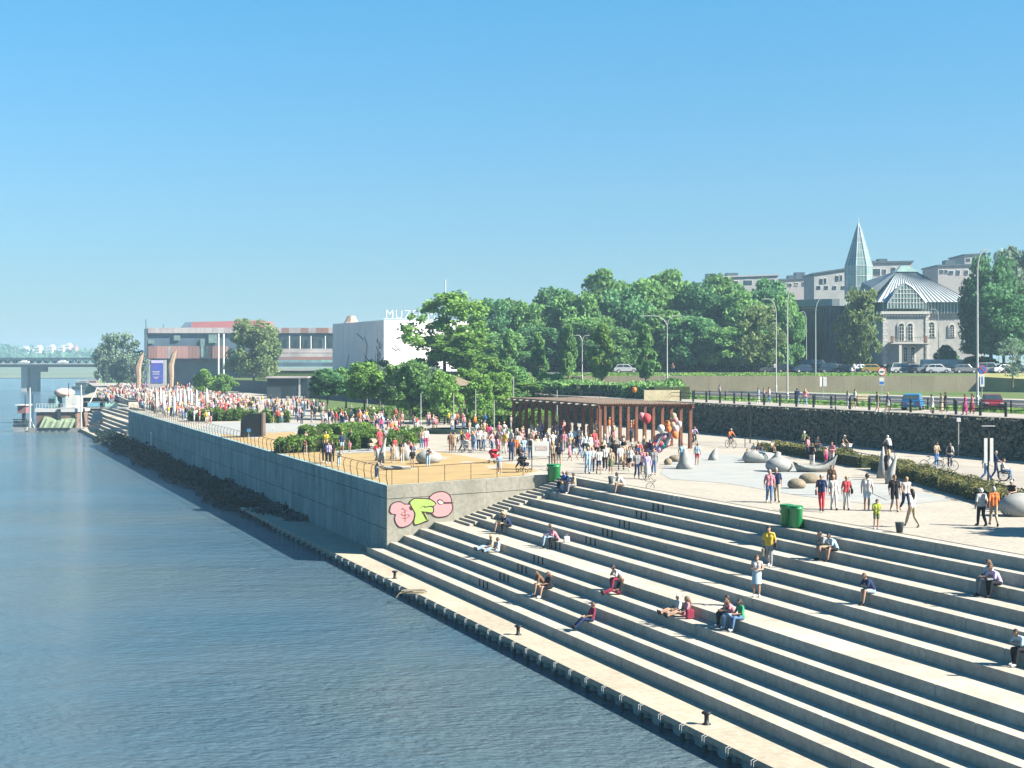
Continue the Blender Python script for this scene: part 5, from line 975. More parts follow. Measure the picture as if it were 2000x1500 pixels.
for i, (x, y, Yd, w_, lb) in enumerate(((170, 745, 900, 46, 'moored restaurant boat with pink awnings by the far bank'), (158, 748, 820, 30, 'low dark moored boat in front of the restaurant boat'), (180, 739, 1000, 30, 'white moored boat farthest along the bank'))):
    e = empty('moored_boat', ((x-1000)*Yd/F, Yd, 0), label=lb, cat='boat'); w2 = w_*Yd/F; MB().hexa([Vector((-w2*.45, -3, -.2)), Vector((w2*.45, -3, -.2)), Vector((w2*.45, 3, -.2)), Vector((-w2*.45, 3, -.2))], [Vector((-w2*.5, -3.3, 1.6)), Vector((w2*.5, -3.3, 1.6)), Vector((w2*.5, 3.3, 1.6)), Vector((-w2*.5, 3.3, 1.6))]).build('hull', [M_white, M_glassd, M_white][i], e); MB().box((w2*.08, 0, 2.7), (w2*.7, 5, 2)).build('cabin', [mat('cabin_red', (.22, .13, .12)), M_glassd, M_gl][i], e); MB().box((w2*.05, 0, 3.9), (w2*.8, 5.6, .3)).build('roof', [mat('awning_pink', (.62, .45, .38)), M_pale, M_white][i], e)
# ------------------------------------------------------------------ people
SKIN = [mat('skin_light', (.42, .25, .17), .6, .06, 8), mat('skin_tan', (.34, .19, .12), .6, .06, 8)]
HAIR = {'dark': mat('hair_dark', (.03, .02, .015), .6), 'brown': mat('hair_brown', (.11, .06, .03), .6), 'blond': mat('hair_blond', (.42, .29, .14), .6), 'grey': mat('hair_grey', (.38, .37, .35), .7), 'cap': mat('cap_white', (.62, .60, .56), .8)}
CL = {'white': (.52, .51, .49), 'black': (.022, .022, .026), 'navy': (.025, .04, .10), 'blue': (.06, .15, .40), 'lightblue': (.34, .48, .60), 'pink': (.50, .22, .26), 'coral': (.55, .08, .09), 'red': (.50, .03, .05), 'orange': (.66, .19, .06),
      'beige': (.40, .32, .23), 'khaki': (.34, .29, .20), 'jeans': (.10, .18, .32), 'paleblue': (.30, .42, .55), 'grey': (.26, .26, .27), 'green': (.05, .30, .15), 'olive': (.12, .14, .07), 'yellow': (.58, .42, .06), 'lime': (.30, .38, .05), 'brown': (.16, .09, .06), 'maroon': (.22, .03, .06), 'lilac': (.45, .38, .60), 'teal': (.03, .30, .34), 'magenta': (.38, .04, .16)}
CM = {k: mat('cloth_'+k, v, .9, .14, 7, spec=.1) for k, v in CL.items()}
V3 = lambda *a: Vector(a)
def joints(pose):
    J = dict(pel=V3(0, 0, .95), wai=V3(0, 0, 1.12), che=V3(0, 0, 1.30), nec=V3(0, 0, 1.47), hea=V3(0, -.015, 1.625))
    def sym(n, x, y, z): J[n+'L'] = V3(x, y, z); J[n+'R'] = V3(-x, y, z)
    sym('sho', .185, 0, 1.41); sym('elb', .245, .03, 1.13); sym('wri', .25, -.05, .89); sym('hip', .09, 0, .92); sym('kne', .10, -.015, .50); sym('ank', .10, .03, .085); sym('toe', .115, -.13, .03)
    if pose == 'walk':
        J['kneL'] = V3(.09, -.17, .52); J['ankL'] = V3(.09, -.30, .11); J['toeL'] = V3(.10, -.46, .07); J['kneR'] = V3(-.09, .06, .49); J['ankR'] = V3(-.09, .36, .16); J['toeR'] = V3(-.10, .24, .03); J['wriL'] = V3(.25, .12, .92); J['elbL'] = V3(.24, .14, 1.14); J['elbR'] = V3(-.24, -.06, 1.14); J['wriR'] = V3(-.22, -.26, 1.0)
    if pose == 'walk2':
        J['kneL'] = V3(.09, -.10, .51); J['ankL'] = V3(.09, -.14, .085); J['toeL'] = V3(.10, -.30, .03); J['kneR'] = V3(-.09, .0, .49); J['ankR'] = V3(-.09, .22, .12); J['toeR'] = V3(-.10, .08, .03)
    if pose == 'hold':
        J['elbL'] = V3(.24, -.04, 1.15); J['wriL'] = V3(.10, -.30, 1.15); J['elbR'] = V3(-.24, -.04, 1.15); J['wriR'] = V3(-.08, -.29, 1.17); J['hea'] = V3(0, -.05, 1.61)
    if pose == 'push':
        J['elbL'] = V3(.24, -.14, 1.17); J['wriL'] = V3(.20, -.42, 1.05); J['elbR'] = V3(-.24, -.14, 1.17); J['wriR'] = V3(-.20, -.42, 1.05); J['kneL'] = V3(.09, -.12, .51); J['ankL'] = V3(.09, -.2, .09); J['toeL'] = V3(.1, -.36, .05); J['ankR'] = V3(-.09, .28, .13); J['toeR'] = V3(-.1, .15, .03); J['kneR'] = V3(-.09, .05, .49)
    if pose == 'hips':
        J['elbR'] = V3(-.40, .05, 1.20); J['wriR'] = V3(-.20, -.04, 1.03); J['ankL'] = V3(.17, .02, .085); J['kneL'] = V3(.13, -.02, .5); J['toeL'] = V3(.21, -.14, .03); J['elbL'] = V3(.30, 0, 1.15)
    if pose == 'lean':
        for k, z, y in (('wai', 1.10, -.08), ('che', 1.22, -.22), ('nec', 1.34, -.33), ('hea', 1.44, -.45)): J[k] = V3(0, y, z)
        for s, q in (('L', 1), ('R', -1)): J['sho'+s] = V3(.18*q, -.30, 1.29); J['elb'+s] = V3(.22*q, -.42, 1.04); J['wri'+s] = V3(.10*q, -.62, 1.08)
    if pose.startswith('sit'):
        lean = {'sit': 0, 'sitfwd': .16, 'sitlong': -.08, 'ride': .28, 'sitlow': -.05}[pose if pose in ('sit', 'sitfwd', 'sitlong', 'sitlow') else 'sit']
        J.update(pel=V3(0, .16, .11), wai=V3(0, .15-lean*.4, .27), che=V3(0, .13-lean, .44-abs(lean)*.1), nec=V3(0, .11-lean*1.6, .60-abs(lean)*.3), hea=V3(0, .07-lean*2, .745-abs(lean)*.45))
        sh = J['nec']-V3(0, 0, .06)
        for s, q in (('L', 1), ('R', -1)):
            J['sho'+s] = V3(.18*q, sh.y, sh.z); J['hip'+s] = V3(.09*q, .14, .10)
            if pose == 'sitlong': kn, an, to = (.10*q, -.28, .14), (.10*q, -.68, -.20), (.11*q, -.74, -.10)
            elif pose == 'sitlow': kn, an, to = (.10*q, -.26, .22), (.10*q, -.64, .07), (.11*q, -.70, .18)
            else: kn, an, to = (.11*q, -.29, .13), (.11*q, -.31-.06*q, -.335), (.12*q, -.46-.06*q, -.385)
            J['kne'+s] = V3(*kn); J['ank'+s] = V3(*an); J['toe'+s] = V3(*to)
            if pose == 'sitlow': J['elb'+s] = V3(.26*q, .10, .30); J['wri'+s] = V3(.20*q, -.12, .22)
            else: J['elb'+s] = V3(.25*q, sh.y-.08, .30); J['wri'+s] = V3(.07*q, -.22, .26+lean*.3)
    if pose == 'ride':
        J.update(pel=V3(0, .22, .98), wai=V3(0, .16, 1.14), che=V3(0, .06, 1.30), nec=V3(0, -.03, 1.45), hea=V3(0, -.09, 1.59))
        for s, q in (('L', 1), ('R', -1)):
            J['sho'+s] = V3(.18*q, -.02, 1.39); J['elb'+s] = V3(.25*q, -.18, 1.20); J['wri'+s] = V3(.24*q, -.42, 1.06); J['hip'+s] = V3(.09*q, .20, .95)
        J['kneL'] = V3(.10, -.16, .80); J['ankL'] = V3(.11, .0, .42); J['toeL'] = V3(.11, -.15, .37); J['kneR'] = V3(-.10, -.10, .62); J['ankR'] = V3(-.11, .08, .22); J['toeR'] = V3(-.11, -.07, .18)
    return J
def limbmb(mb, a, b, ra, rb, n=10):
    d = b-a; pts = [a-d.normalized()*ra*.7, a-d.normalized()*ra*.35, a, b, b+d.normalized()*rb*.35, b+d.normalized()*rb*.7]; mb.tube(pts, [ra*.45, ra*.85, ra, rb, rb*.85, rb*.45], n)
def bones(J, fem):
    w_ = .93 if fem else 1.0; B = []
    A = lambda nm, a, b, ra, rb: B.append((nm, a, b, ra, rb))
    for q in (1, -1):
        s = 'L' if q > 0 else 'R'; ox = Vector((.07*q, 0, 0))
        A('torso', J['pel']+ox*(1.15 if fem else 1), J['wai']+ox*(.7 if fem else .95), .105 if fem else .10, .085 if fem else .098); A('torso', J['wai']+ox*(.7 if fem else .95), J['che']+ox*1.15*w_, .085 if fem else .098, .10 if fem else .112); A('torso', J['che']+ox*1.1*w_, J['sho'+s].lerp(J['nec'], .45), .105, .06)
        sh = J['nec'].lerp(J['sho'+s], w_)-Vector((0, 0, 0)); A('torso', J['nec']-Vector((0, 0, .04)), sh, .06, .058)
        A('uarm', sh, J['elb'+s], .052*w_, .042*w_); A('farm', J['elb'+s], J['wri'+s], .041*w_, .029*w_)
        d = (J['wri'+s]-J['elb'+s]).normalized(); A('hand', J['wri'+s], J['wri'+s]+d*.07, .030, .032)
        A('hips', J['pel']+ox, J['hip'+s], .10, .095); A('thigh', J['hip'+s], J['kne'+s], .092 if fem else .088, .056); A('shin', J['kne'+s], J['kne'+s].lerp(J['ank'+s], .35), .056, .058); A('shin', J['kne'+s].lerp(J['ank'+s], .35), J['ank'+s], .058, .038)
        A('foot', J['ank'+s]-Vector((0, 0, .03)), J['toe'+s], .045, .036)
    A('neck', J['nec']-Vector((0, 0, .02)), J['hea']-Vector((0, -.01, .05)), .052, .05)
    return B
def remesh(mb, vox, name):
    me = mb.mesh(name+'_raw', []); o = bpy.data.objects.new('tmp', me); col.objects.link(o); r = o.modifiers.new('r', 'REMESH'); r.mode = 'VOXEL'; r.voxel_size = vox
    s = o.modifiers.new('s', 'SMOOTH'); s.factor = .5; s.iterations = 2 if vox < .03 else 1; dg = bpy.context.evaluated_depsgraph_get(); out_ = bpy.data.meshes.new_from_object(o.evaluated_get(dg)); bpy.data.objects.remove(o); bpy.data.meshes.remove(me); return out_
REG = ['torso', 'uarm', 'farm', 'hand', 'hips', 'thigh', 'shin', 'foot', 'neck', 'head']
def bodydata(pose, fem, vox):
    J = joints(pose); B = bones(J, fem); mb = MB()
    for nm, a, b, ra, rb in B: limbmb(mb, a, b, ra, rb)
    h = J['hea']; mb.ell(h, (.074, .092, .112), 14, 10); mb.ell(h+Vector((0, -.03, -.06)), (.055, .06, .05), 10, 8); mb.ell(h+Vector((0, -.097, -.012)), (.014, .022, .022), 8, 6)
    for q in (-1, 1): mb.ell(h+Vector((.078*q, .005, -.005)), (.012, .02, .03), 8, 6)
    me = remesh(mb, vox, 'body'); n = len(me.vertices); co = np.empty(n*3, np.float32); me.vertices.foreach_get('co', co); co = co.reshape(-1, 3); no = np.empty(n*3, np.float32)
    me.vertices.foreach_get('normal', no); no = no.reshape(-1, 3)
    Fc = [tuple(p.vertices) for p in me.polygons]; fc = np.array([co[list(f)].mean(0) for f in Fc]); D = []
    for nm, a, b, ra, rb in B:
        a_, b_ = np.array(a), np.array(b); d = b_-a_; t = np.clip(((fc-a_)@d)/(d@d), 0, 1); D.append(np.linalg.norm(fc-(a_+t[:, None]*d), axis=1)-(ra+(rb-ra)*t))
    D.append(np.linalg.norm(fc-np.array(h), axis=1)-.095); k = np.argmin(np.array(D), axis=0); names = [b[0] for b in B]+['head']; reg = np.array([REG.index(names[i]) for i in k])
    bpy.data.meshes.remove(me); return co, no, Fc, fc, reg, J
def submesh(name, co, no, Fc, mask, off, m, reg=None, slots=None):
    idx = {}; vs = []; fs = []; ms = []
    for i in np.nonzero(mask)[0]:
        f = []
        for v in Fc[i]:
            if v not in idx: idx[v] = len(vs); vs.append(tuple(co[v]+no[v]*off))
            f.append(idx[v])
        fs.append(f); ms.append(0 if slots is None else slots[i])
    me = bpy.data.meshes.new(name); me.from_pydata(vs, [], fs)
    for q in (m if isinstance(m, list) else [m]): me.materials.append(q)
    me.polygons.foreach_set('material_index', ms); me.polygons.foreach_set('use_smooth', [True]*len(fs)); me.update(); return me
PROTO = {}
def skirt_mb(J, pose, ln):
    mb = MB(); p = J['pel']
    if pose.startswith('sit') or pose == 'ride':
        k = (J['kneL']+J['kneR'])/2; mb.tube([p+Vector((0, 0, .1)), p+Vector((0, -.05, 0)), p.lerp(k, .5), k+Vector((0, -.06, 0))], [.14, .175, .18, .17], 14, cap=False)
    else:
        pr = [(.125, .14), (.16, .02), (.19, -.2), (.205, -.40)]+([(.225, -.62)] if ln == 'long' else []); mb.tube([(p.x, p.y, p.z+z) for r_, z in pr], [r_ for r_, z in pr], 16, cap=False)
    return mb
def proto(pose, fem, top_, bot, hair, hi=True):
    """parts of a figure. top_: tee/long/sleeveless; bot: trousers/shorts/skirt/dress; hair: short/long/cap"""
    key = (pose, fem, top_, bot, hair, hi)
    if key in PROTO: return PROTO[key]
    bk = ('bd', pose, fem, hi)
    if bk not in PROTO: PROTO[bk] = bodydata(pose, fem, .021 if hi else .042)
    co, no, Fc, fc, reg, J = PROTO[bk]; rn = {n: i for i, n in enumerate(REG)}; isr = lambda *a: np.isin(reg, [rn[x] for x in a]); h = J['hea']
    tm = isr('torso') | (isr('uarm') if top_ != 'sleeveless' else False) | (isr('farm') if top_ == 'long' else False)
    if not pose.startswith('sit') and pose != 'ride': tm |= isr('hips') & (fc[:, 2] > J['pel'].z-.03)
    hc = fc-np.array(h); hm = isr('head') & ((hc[:, 2] > .045) | ((hc[:, 1] > .0) & (hc[:, 2] > -.06)))
    thigh = isr('thigh')
    if bot == 'shorts' or (bot in ('skirt', 'dress')): 
        kn = np.array(J['kneL']); hp = np.array(J['hipL']); ax = hp-kn; tt = ((fc-(kn*[0, 1, 1]))@(ax*[0, 1, 1]))/((ax*[0, 1, 1])@(ax*[0, 1, 1])); bmk = isr('hips') | (thigh & (tt > .22))
    else: bmk = isr('hips') | thigh | isr('shin')
    bmk &= ~tm; fm = isr('foot')
    if hi:
        parts = {}; mbh = None
        body = submesh('body', co, no, Fc, np.ones(len(Fc), bool), 0, [SKIN[0]]); bm = bmesh.new(); bm.from_mesh(body)
        mb = MB()
        for s, q in (('L', 1), ('R', -1)):                                                  # fingers and thumb
            d = (J['wri'+s]-J['elb'+s]).normalized(); side = d.cross(Vector((1, 0, 0))).normalized(); pl = Vector((-q, 0, 0)); w0 = J['wri'+s]+d*.075
            for i, L in enumerate((.058, .066, .062, .048)):
                o_ = side*(.024-.016*i); mb.tube([w0+o_, w0+o_+d*L*.5+pl*.004, w0+o_*1.05+d*L*.85+pl*.022], [.0088, .008, .006], 5)
            mb.tube([w0-d*.045+side*.024, w0-d*.015+side*.047+pl*.01, w0+d*.012+side*.05+pl*.02], [.011, .0095, .007], 5)
        for q in (-1, 1): mb.ell(h+Vector((.03*q, -.082, .008)), (.011, .008, .007), 6, 4, m=1)
        mb.ell(h+Vector((0, -.092, -.052)), (.022, .006, .005), 6, 4, m=2)
        xm = mb.mesh('x', [SKIN[0], M_rubber, M_rubber]); off = len(bm.verts); bm.from_mesh(xm); bm.to_mesh(body); bm.free(); bpy.data.meshes.remove(xm)
        body.materials.append(mat('eye_dark', (.02, .015, .015), .3)); body.materials.append(mat('lip', (.35, .12, .10), .5)); body.polygons.foreach_set('use_smooth', [True]*len(body.polygons)); parts['body'] = body
        parts['shirt'] = submesh('shirt', co, no, Fc, tm, .014, CM['white'])
        parts['trousers' if bot == 'trousers' else 'shorts'] = submesh('lower', co, no, Fc, bmk, .013, CM['white'])
        if bot in ('skirt', 'dress', 'longdress'): parts['skirt'] = skirt_mb(J, pose, 'long' if bot == 'longdress' else 's').mesh('skirt', CM['white'], True)
        parts['shoe L'] = submesh('shoe', co, no, Fc, fm & (fc[:, 0] > 0), .010, CM['white']); parts['shoe R'] = submesh('shoe', co, no, Fc, fm & (fc[:, 0] <= 0), .010, CM['white'])
        hb = MB(); parts['hair'] = submesh('hair', co, no, Fc, hm, .020, HAIR['dark'])
        if hair == 'long':
            bm = bmesh.new(); bm.from_mesh(parts['hair']); xb = MB(); nk = J['nec']; xb.tube([h+Vector((0, .04, .06)), h+Vector((0, .07, -.06)), nk+Vector((0, .085, -.02)), nk+Vector((0, .10, -.20))], [.06, .085, .085, .03], 10)
            xm = xb.mesh('x', HAIR['dark'], True); bm.from_mesh(xm); bm.to_mesh(parts['hair']); bm.free(); bpy.data.meshes.remove(xm); parts['hair'].polygons.foreach_set('use_smooth', [True]*len(parts['hair'].polygons))
        if hair == 'cap':
            bm = bmesh.new(); bm.from_mesh(parts['hair']); xb = MB(); xb.ell(h+Vector((0, -.11, .06)), (.065, .07, .012), 10, 6); xm = xb.mesh('x', HAIR['cap']); bm.from_mesh(xm); bm.to_mesh(parts['hair']); bm.free(); bpy.data.meshes.remove(xm)
        PROTO[key] = parts
    else:
        sl = np.zeros(len(Fc), int); sl[bmk] = 2; sl[tm] = 1; sl[fm] = 4; sl[hm] = 3
        me = submesh('person', co, no, Fc, np.ones(len(Fc), bool), .004, [SKIN[0], CM['white'], CM['white'], HAIR['dark'], CM['white']], slots=sl)
        if bot in ('skirt', 'dress', 'longdress') or hair == 'long':
            bm = bmesh.new(); bm.from_mesh(me); mb = MB()
            if bot in ('skirt', 'dress', 'longdress'): mb = skirt_mb(J, pose, 'long' if bot == 'longdress' else 's'); mb.m = [2]*len(mb.m)
            if hair == 'long': mb.tube([h+Vector((0, .04, .06)), h+Vector((0, .07, -.06)), J['nec']+Vector((0, .10, -.16))], [.05, .085, .04], 8, m=3)
            xm = mb.mesh('x', [SKIN[0], CM['white'], CM['white'], HAIR['dark']]); bm.from_mesh(xm); bm.to_mesh(me); bm.free(); bpy.data.meshes.remove(xm); me.polygons.foreach_set('use_smooth', [True]*len(me.polygons))
        PROTO[key] = me
    return PROTO[key]
def setm(o, slot, m):
    o.material_slots[slot].link = 'OBJECT'; o.material_slots[slot].material = m
def person(loc, face, pose, top_, bot, hair, label, fem=None, s=1.0, hi=True, group=None, shoes='white', tstyle='tee', skin=0):
    """top_/bot: 'colour' or 'colour:style'"""
    tc, ts = (top_.split(':')+['tee'])[:2]; bc, bs_ = (bot.split(':')+['trousers'])[:2]; hcol, hs = (hair.split(':')+['short'])[:2]
    fem = (hs == 'long' or bs_ in ('skirt', 'dress', 'longdress')) if fem is None else fem
    pr = proto(pose, fem, ts, bs_, hs, hi); lowm = CM[tc] if bs_ == 'dress' and bc == tc else CM[bc]
    if hi:
        e = empty('person', loc, R(face), label=label, cat='person', group=group, s=s); v = random.Random(label); q = v.uniform(.92, 1.1) if s > .7 else 1; e.scale = (s*q, s*q, s*v.uniform(.965, 1.03)); e.rotation_euler = (v.uniform(-.03, .03), v.uniform(-.035, .035), R(face)+v.uniform(-.15, .15)) if pose in ('stand', 'walk', 'walk2', 'hips', 'hold') else (0, 0, R(face))
        for k, me in pr.items():
            o = link(k.split()[0], me, e); setm(o, 0, {'body': SKIN[skin], 'shirt': CM[tc], 'trousers': lowm, 'shorts': lowm, 'skirt': lowm, 'shoe': CM[shoes], 'hair': HAIR[hcol]}[k.split()[0]])
        return e
    o = link('person', pr); o.location = loc; o.rotation_euler = (0, 0, R(face)); o.scale = (s, s, s); tag(o, label, 'person', group)
    for i, m in enumerate((SKIN[skin], CM[tc], lowm, HAIR[hcol], CM[shoes])): setm(o, i, m)
    return o
def bag(e, kind, c='black'):
    if kind == 'backpack': return MB().hexa([Vector((-.15, .10, 1.0)), Vector((.15, .10, 1.0)), Vector((.15, .26, 1.0)), Vector((-.15, .26, 1.0))], [Vector((-.12, .11, 1.42)), Vector((.12, .11, 1.42)), Vector((.12, .2, 1.42)), Vector((-.12, .2, 1.42))])
def carry(loc, face, kind, c, label, s=1):
    e = empty({'backpack': 'backpack', 'bag': 'shoulder_bag', 'paper': 'paper_bag', 'camera': 'camera'}[kind], loc, R(face), label=label, cat={'backpack': 'backpack', 'bag': 'bag', 'paper': 'bag', 'camera': 'camera'}[kind], s=s); m = CM[c]
    if kind == 'backpack': bevel(bag(e, 'backpack').build('pack', m, e), .04, 2); [MB().tube([(q*.09, .12, 1.42), (q*.10, -.09, 1.40), (q*.11, -.10, 1.2), (q*.12, .12, 1.05)], .014, 5).build('strap', m, e) for q in (-1, 1)]
    if kind == 'bag': bevel(MB().box((.27, 0, .93), (.10, .28, .24)).build('bag_body', m, e), .03, 2); MB().tube([(.27, .1, 1.03), (.20, .02, 1.45), (.27, -.1, 1.03)], .01, 5).build('strap', m, e)
    if kind == 'paper': bevel(MB().box((-.27, -.08, .62), (.12, .26, .34)).build('bag_body', m, e), .01); MB().tube([(-.27, .0, .78), (-.27, -.08, .9), (-.27, -.16, .78)], .008, 5).build('handle', m, e)
    return e
N = 0
def PP(x, y, Z=None): return PG(x, y) if Z is None else P(x, y, Z)
def seat(x, k, back=0):                        # point on the front edge of step k
    zt = ZK(k); q = (CZ-zt)*F/((CZ-zt)*CA/DK[k]*(x+95)); X_ = (x-1000)*q/F
    return Vector((X_+CA*back, q+SA*back, zt+.003))
RF = -70
# --- sitting on the steps
for x, k, pose, f, t, b, h, lb in [
    (978, 6, 'sit', RF-10, 'olive:long', 'beige:shorts', 'blond:long', 'woman in olive jacket with bare legs, left of the couple sitting above the landing'),
    (990, 6, 'sitfwd', RF+5, 'navy:long', 'black', 'dark', 'person in dark navy coat bent forward beside the woman with bare legs'),
    (1071, 6, 'sit', RF-6, 'lilac:long', 'paleblue', 'brown', 'person in pale lilac top and light jeans sitting above the landing'),
    (1083, 6, 'sitfwd', RF, 'pink', 'black', 'dark:long', 'woman with long dark hair in pink shirt sitting beside a white bag'),
    (1056, 9, 'sitfwd', RF-6, 'brown', 'beige:shorts', 'brown:long', 'woman in brown dress hugging her knees, left of the pair on the ninth step'),
    (1067, 9, 'sit', RF+4, 'black', 'black:shorts', 'brown:long', 'woman in black sitting close behind the woman in brown'),
    (1207, 7, 'sitfwd', RF, 'white', 'maroon', 'dark', 'man in white shirt and maroon trousers sitting on the landing edge'),
    (1148, 10, 'sitlong', RF, 'maroon', 'navy', 'brown', 'person in dark red shirt sitting alone with legs stretched down'),
    (1416, 7, 'sit', RF-8, 'black', 'black', 'dark', 'person in black with arms on knees, left of the three on the landing edge'),
    (1427, 7, 'sitfwd', RF, 'pink', 'paleblue', 'brown:long', 'long haired person in pale pink in the middle of the three on the landing edge'),
    (1441, 7, 'sit', RF+6, 'green', 'jeans', 'dark:long', 'woman in bright green top and jeans, right of the three on the landing edge'),
    (1611, 2, 'sitfwd', RF-6, 'grey', 'khaki:shorts', 'dark', 'man in grey shirt, left of the two sitting right of the green bins'),
    (1626, 2, 'sitfwd', RF+4, 'lightblue', 'black:shorts', 'dark', 'man in pale blue shirt, right of the two sitting right of the green bins'),
    (1697, 4, 'sitfwd', RF, 'navy', 'lightblue:shorts', 'brown', 'man in navy t-shirt and light blue shorts sitting alone looking at a phone'),
    (1926, 2, 'sit', RF-6, 'lightblue', 'grey', 'brown:long', 'woman in mint blue top, left of the couple high on the steps at right'),
    (1943, 2, 'sitfwd', RF+2, 'lilac', 'black', 'brown', 'person in pale lilac shirt hugging black trousered legs at right'),
    (1996, 5, 'sitfwd', RF, 'lightblue', 'black', 'dark', 'person in pale top and black trousers cut by the right edge on the steps'),
    (1098, 1, 'sit', RF, 'blue', 'navy', 'grey', 'man in blue shirt sitting in the middle beside the green bin'),
    (1117, 1, 'sit', RF, 'beige', 'grey', 'dark', 'man in cream shirt sitting right of the man in blue'),
    (1212, 0, 'sitfwd', RF-10, 'white', 'beige:shorts', 'dark', 'man in white t-shirt sitting on the promenade edge beside a folded bicycle'),
    (1104, 1, 'sit', RF-10, 'navy', 'black', 'brown', 'person in dark blue squeezed between the man in blue and the man in cream')]:
    person(seat(x, k, .02), f, pose, t, b, h, lb, shoes='white' if k % 2 else 'black')
for x, k, bk, pose, f, t, b, h, lb in [
    (940, 8, .35, 'sitlow', RF+2, 'beige', 'paleblue', 'blond', 'person in beige top and light jeans lounging below the landing, left one'), (953, 8, .35, 'sitlow', RF-4, 'white', 'paleblue', 'brown', 'person in white shirt lounging below the landing, right one'),
    (1190, 8, .3, 'sitlow', RF-8, 'black', 'maroon', 'brown:long', 'woman in black and maroon reclining one step below the man in white'),
    (1300, 8, .35, 'sitlow', RF-4, 'white', 'beige:shorts', 'cap:cap', 'person with a white hat lounging against the landing riser'), (1316, 8, .35, 'sitlow', RF-8, 'pink', 'pink:shorts', 'brown:long', 'long haired woman in pink lounging with a red bag against the landing riser')]:
    person(seat(x, k, bk+.05), f, pose, t, b, h, lb, shoes='black')
person(seat(1087, 2, .3), RF, 'sit', 'paleblue', 'jeans', 'blond', 'child in pale shirt sitting one step below the blue shirted man', s=.8)
def onstep(x, k, back): return seat(x, k, back)
e = person(onstep(1463, 6, .35), -20, 'hold', 'white:sleeveless', 'lightblue:dress', 'brown:long', 'woman in white top and light blue skirt standing on the steps looking at her phone')
e = person(onstep(1486, 4, .45), -25, 'walk2', 'yellow', 'grey', 'dark', 'person in yellow shirt and dark grey trousers walking down the steps'); carry(e.location, -25, 'bag', 'black', 'black shoulder bag of the person in yellow'); carry(e.location, -25, 'paper', 'beige', 'brown paper bag carried by the person in yellow')
e = empty('handbag', seat(1095, 6, .35), R(20), 'white handbag standing behind the woman in pink on the steps', 'bag'); bevel(MB().box((0, 0, .16), (.34, .16, .32)).build('bag_body', CM['white'], e), .04, 2); MB().tube([(-.1, 0, .3), (0, 0, .45), (.1, 0, .3)], .012, 5).build('handle', CM['white'], e)
e = empty('handbag', seat(1328, 8, .45), R(20), 'dark red bag leaning on the riser behind the woman in pink', 'bag'); bevel(MB().box((0, 0, .2), (.34, .2, .4)).build('bag_body', CM['maroon'], e), .05, 2); MB().tube([(-.1, 0, .38), (0, 0, .5), (.1, 0, .38)], .012, 5).build('handle', CM['maroon'], e)
# --- walking on the promenade, right half
pl = [(1502, 982, -10, 'walk2', 'pink', 'jeans', 'grey', 'woman in pink patterned top and jeans walking beside the man in navy polo', 1), (1518, 981, -15, 'walk', 'navy', 'beige', 'grey', 'man in navy polo and beige trousers left of the boulders', 0),
    (1605, 999, -10, 'walk', 'navy', 'red', 'grey', 'man in navy shirt and bright red trousers', 0), (1629, 996, 0, 'walk2', 'white:long', 'white', 'blond', 'woman dressed all in white beside the man in red trousers', 1), (1653, 996, -5, 'walk2', 'coral', 'white', 'blond', 'woman in coral red top and white trousers with black bag', 1),
    (1625, 968, -20, 'stand', 'brown:long', 'black', 'brown:long', 'long haired woman in brown standing behind the walkers', 1), (1693, 997, 170, 'walk2', 'white', 'lightblue:shorts', 'dark', 'man in white shirt and blue shorts seen from behind', 0),
    (1747, 999, 5, 'walk2', 'black', 'black:shorts', 'brown', 'man in black t-shirt and black shorts', 0), (1768, 998, 0, 'walk', 'white:sleeveless', 'navy', 'blond:long', 'blond woman in white top and navy trousers', 1), (1781, 1030, -150, 'walk', 'white', 'beige', 'dark:long', 'dark haired woman in white top and wide beige trousers leaning as she walks', 1),
    (1917, 1027, 190, 'walk2', 'white', 'black', 'cap:cap', 'person in white t-shirt and black trousers with a cross strap, seen from behind', 1), (1941, 1028, 170, 'walk', 'orange', 'beige', 'grey', 'man in orange t-shirt and beige trousers at right', 0),
    (1945, 936, 70, 'push', 'navy', 'navy', 'grey', 'bald man in navy clothes pushing a wheelchair', 0), (1926, 940, 80, 'walk', 'lightblue', 'jeans', 'brown', 'person in pale top and jeans behind the white lamp panels', 1),
    (1332, 913, 10, 'stand', 'lightblue:sleeveless', 'teal:dress', 'brown', 'woman in teal skirt leaning on the grey cone sculpture', 1), (1361, 908, 180, 'stand', 'lightblue', 'red:shorts', 'brown', 'girl in pale shirt and red shorts right of the cone sculpture', 1),
    (1586, 913, 150, 'hold', 'black:sleeveless', 'white', 'brown', 'woman in black top and white trousers by the boat sculpture', 1), (1736, 930, 160, 'stand', 'white:long', 'white:skirt', 'blond:long', 'blond woman in white between the grey fins', 1), (1731, 938, 100, 'stand', 'black', 'black:shorts', 'dark', 'dark haired person in black behind the grey fin', 0),
    (1596, 897, 30, 'hold', 'black', 'navy', 'dark', 'person in black holding a phone beyond the dry grass bed', 0), (1578, 895, 60, 'hold', 'pink', 'navy', 'brown', 'person in pink top bending near the cyclist in green', 1),
    (1613, 906, 20, 'stand', 'pink', 'magenta:skirt', 'blond', 'small girl in pink skirt standing on the boat sculpture', 1), (1624, 909, -30, 'hold', 'pink:long', 'white', 'brown', 'woman in pale pink bending over the boat sculpture', 1)]
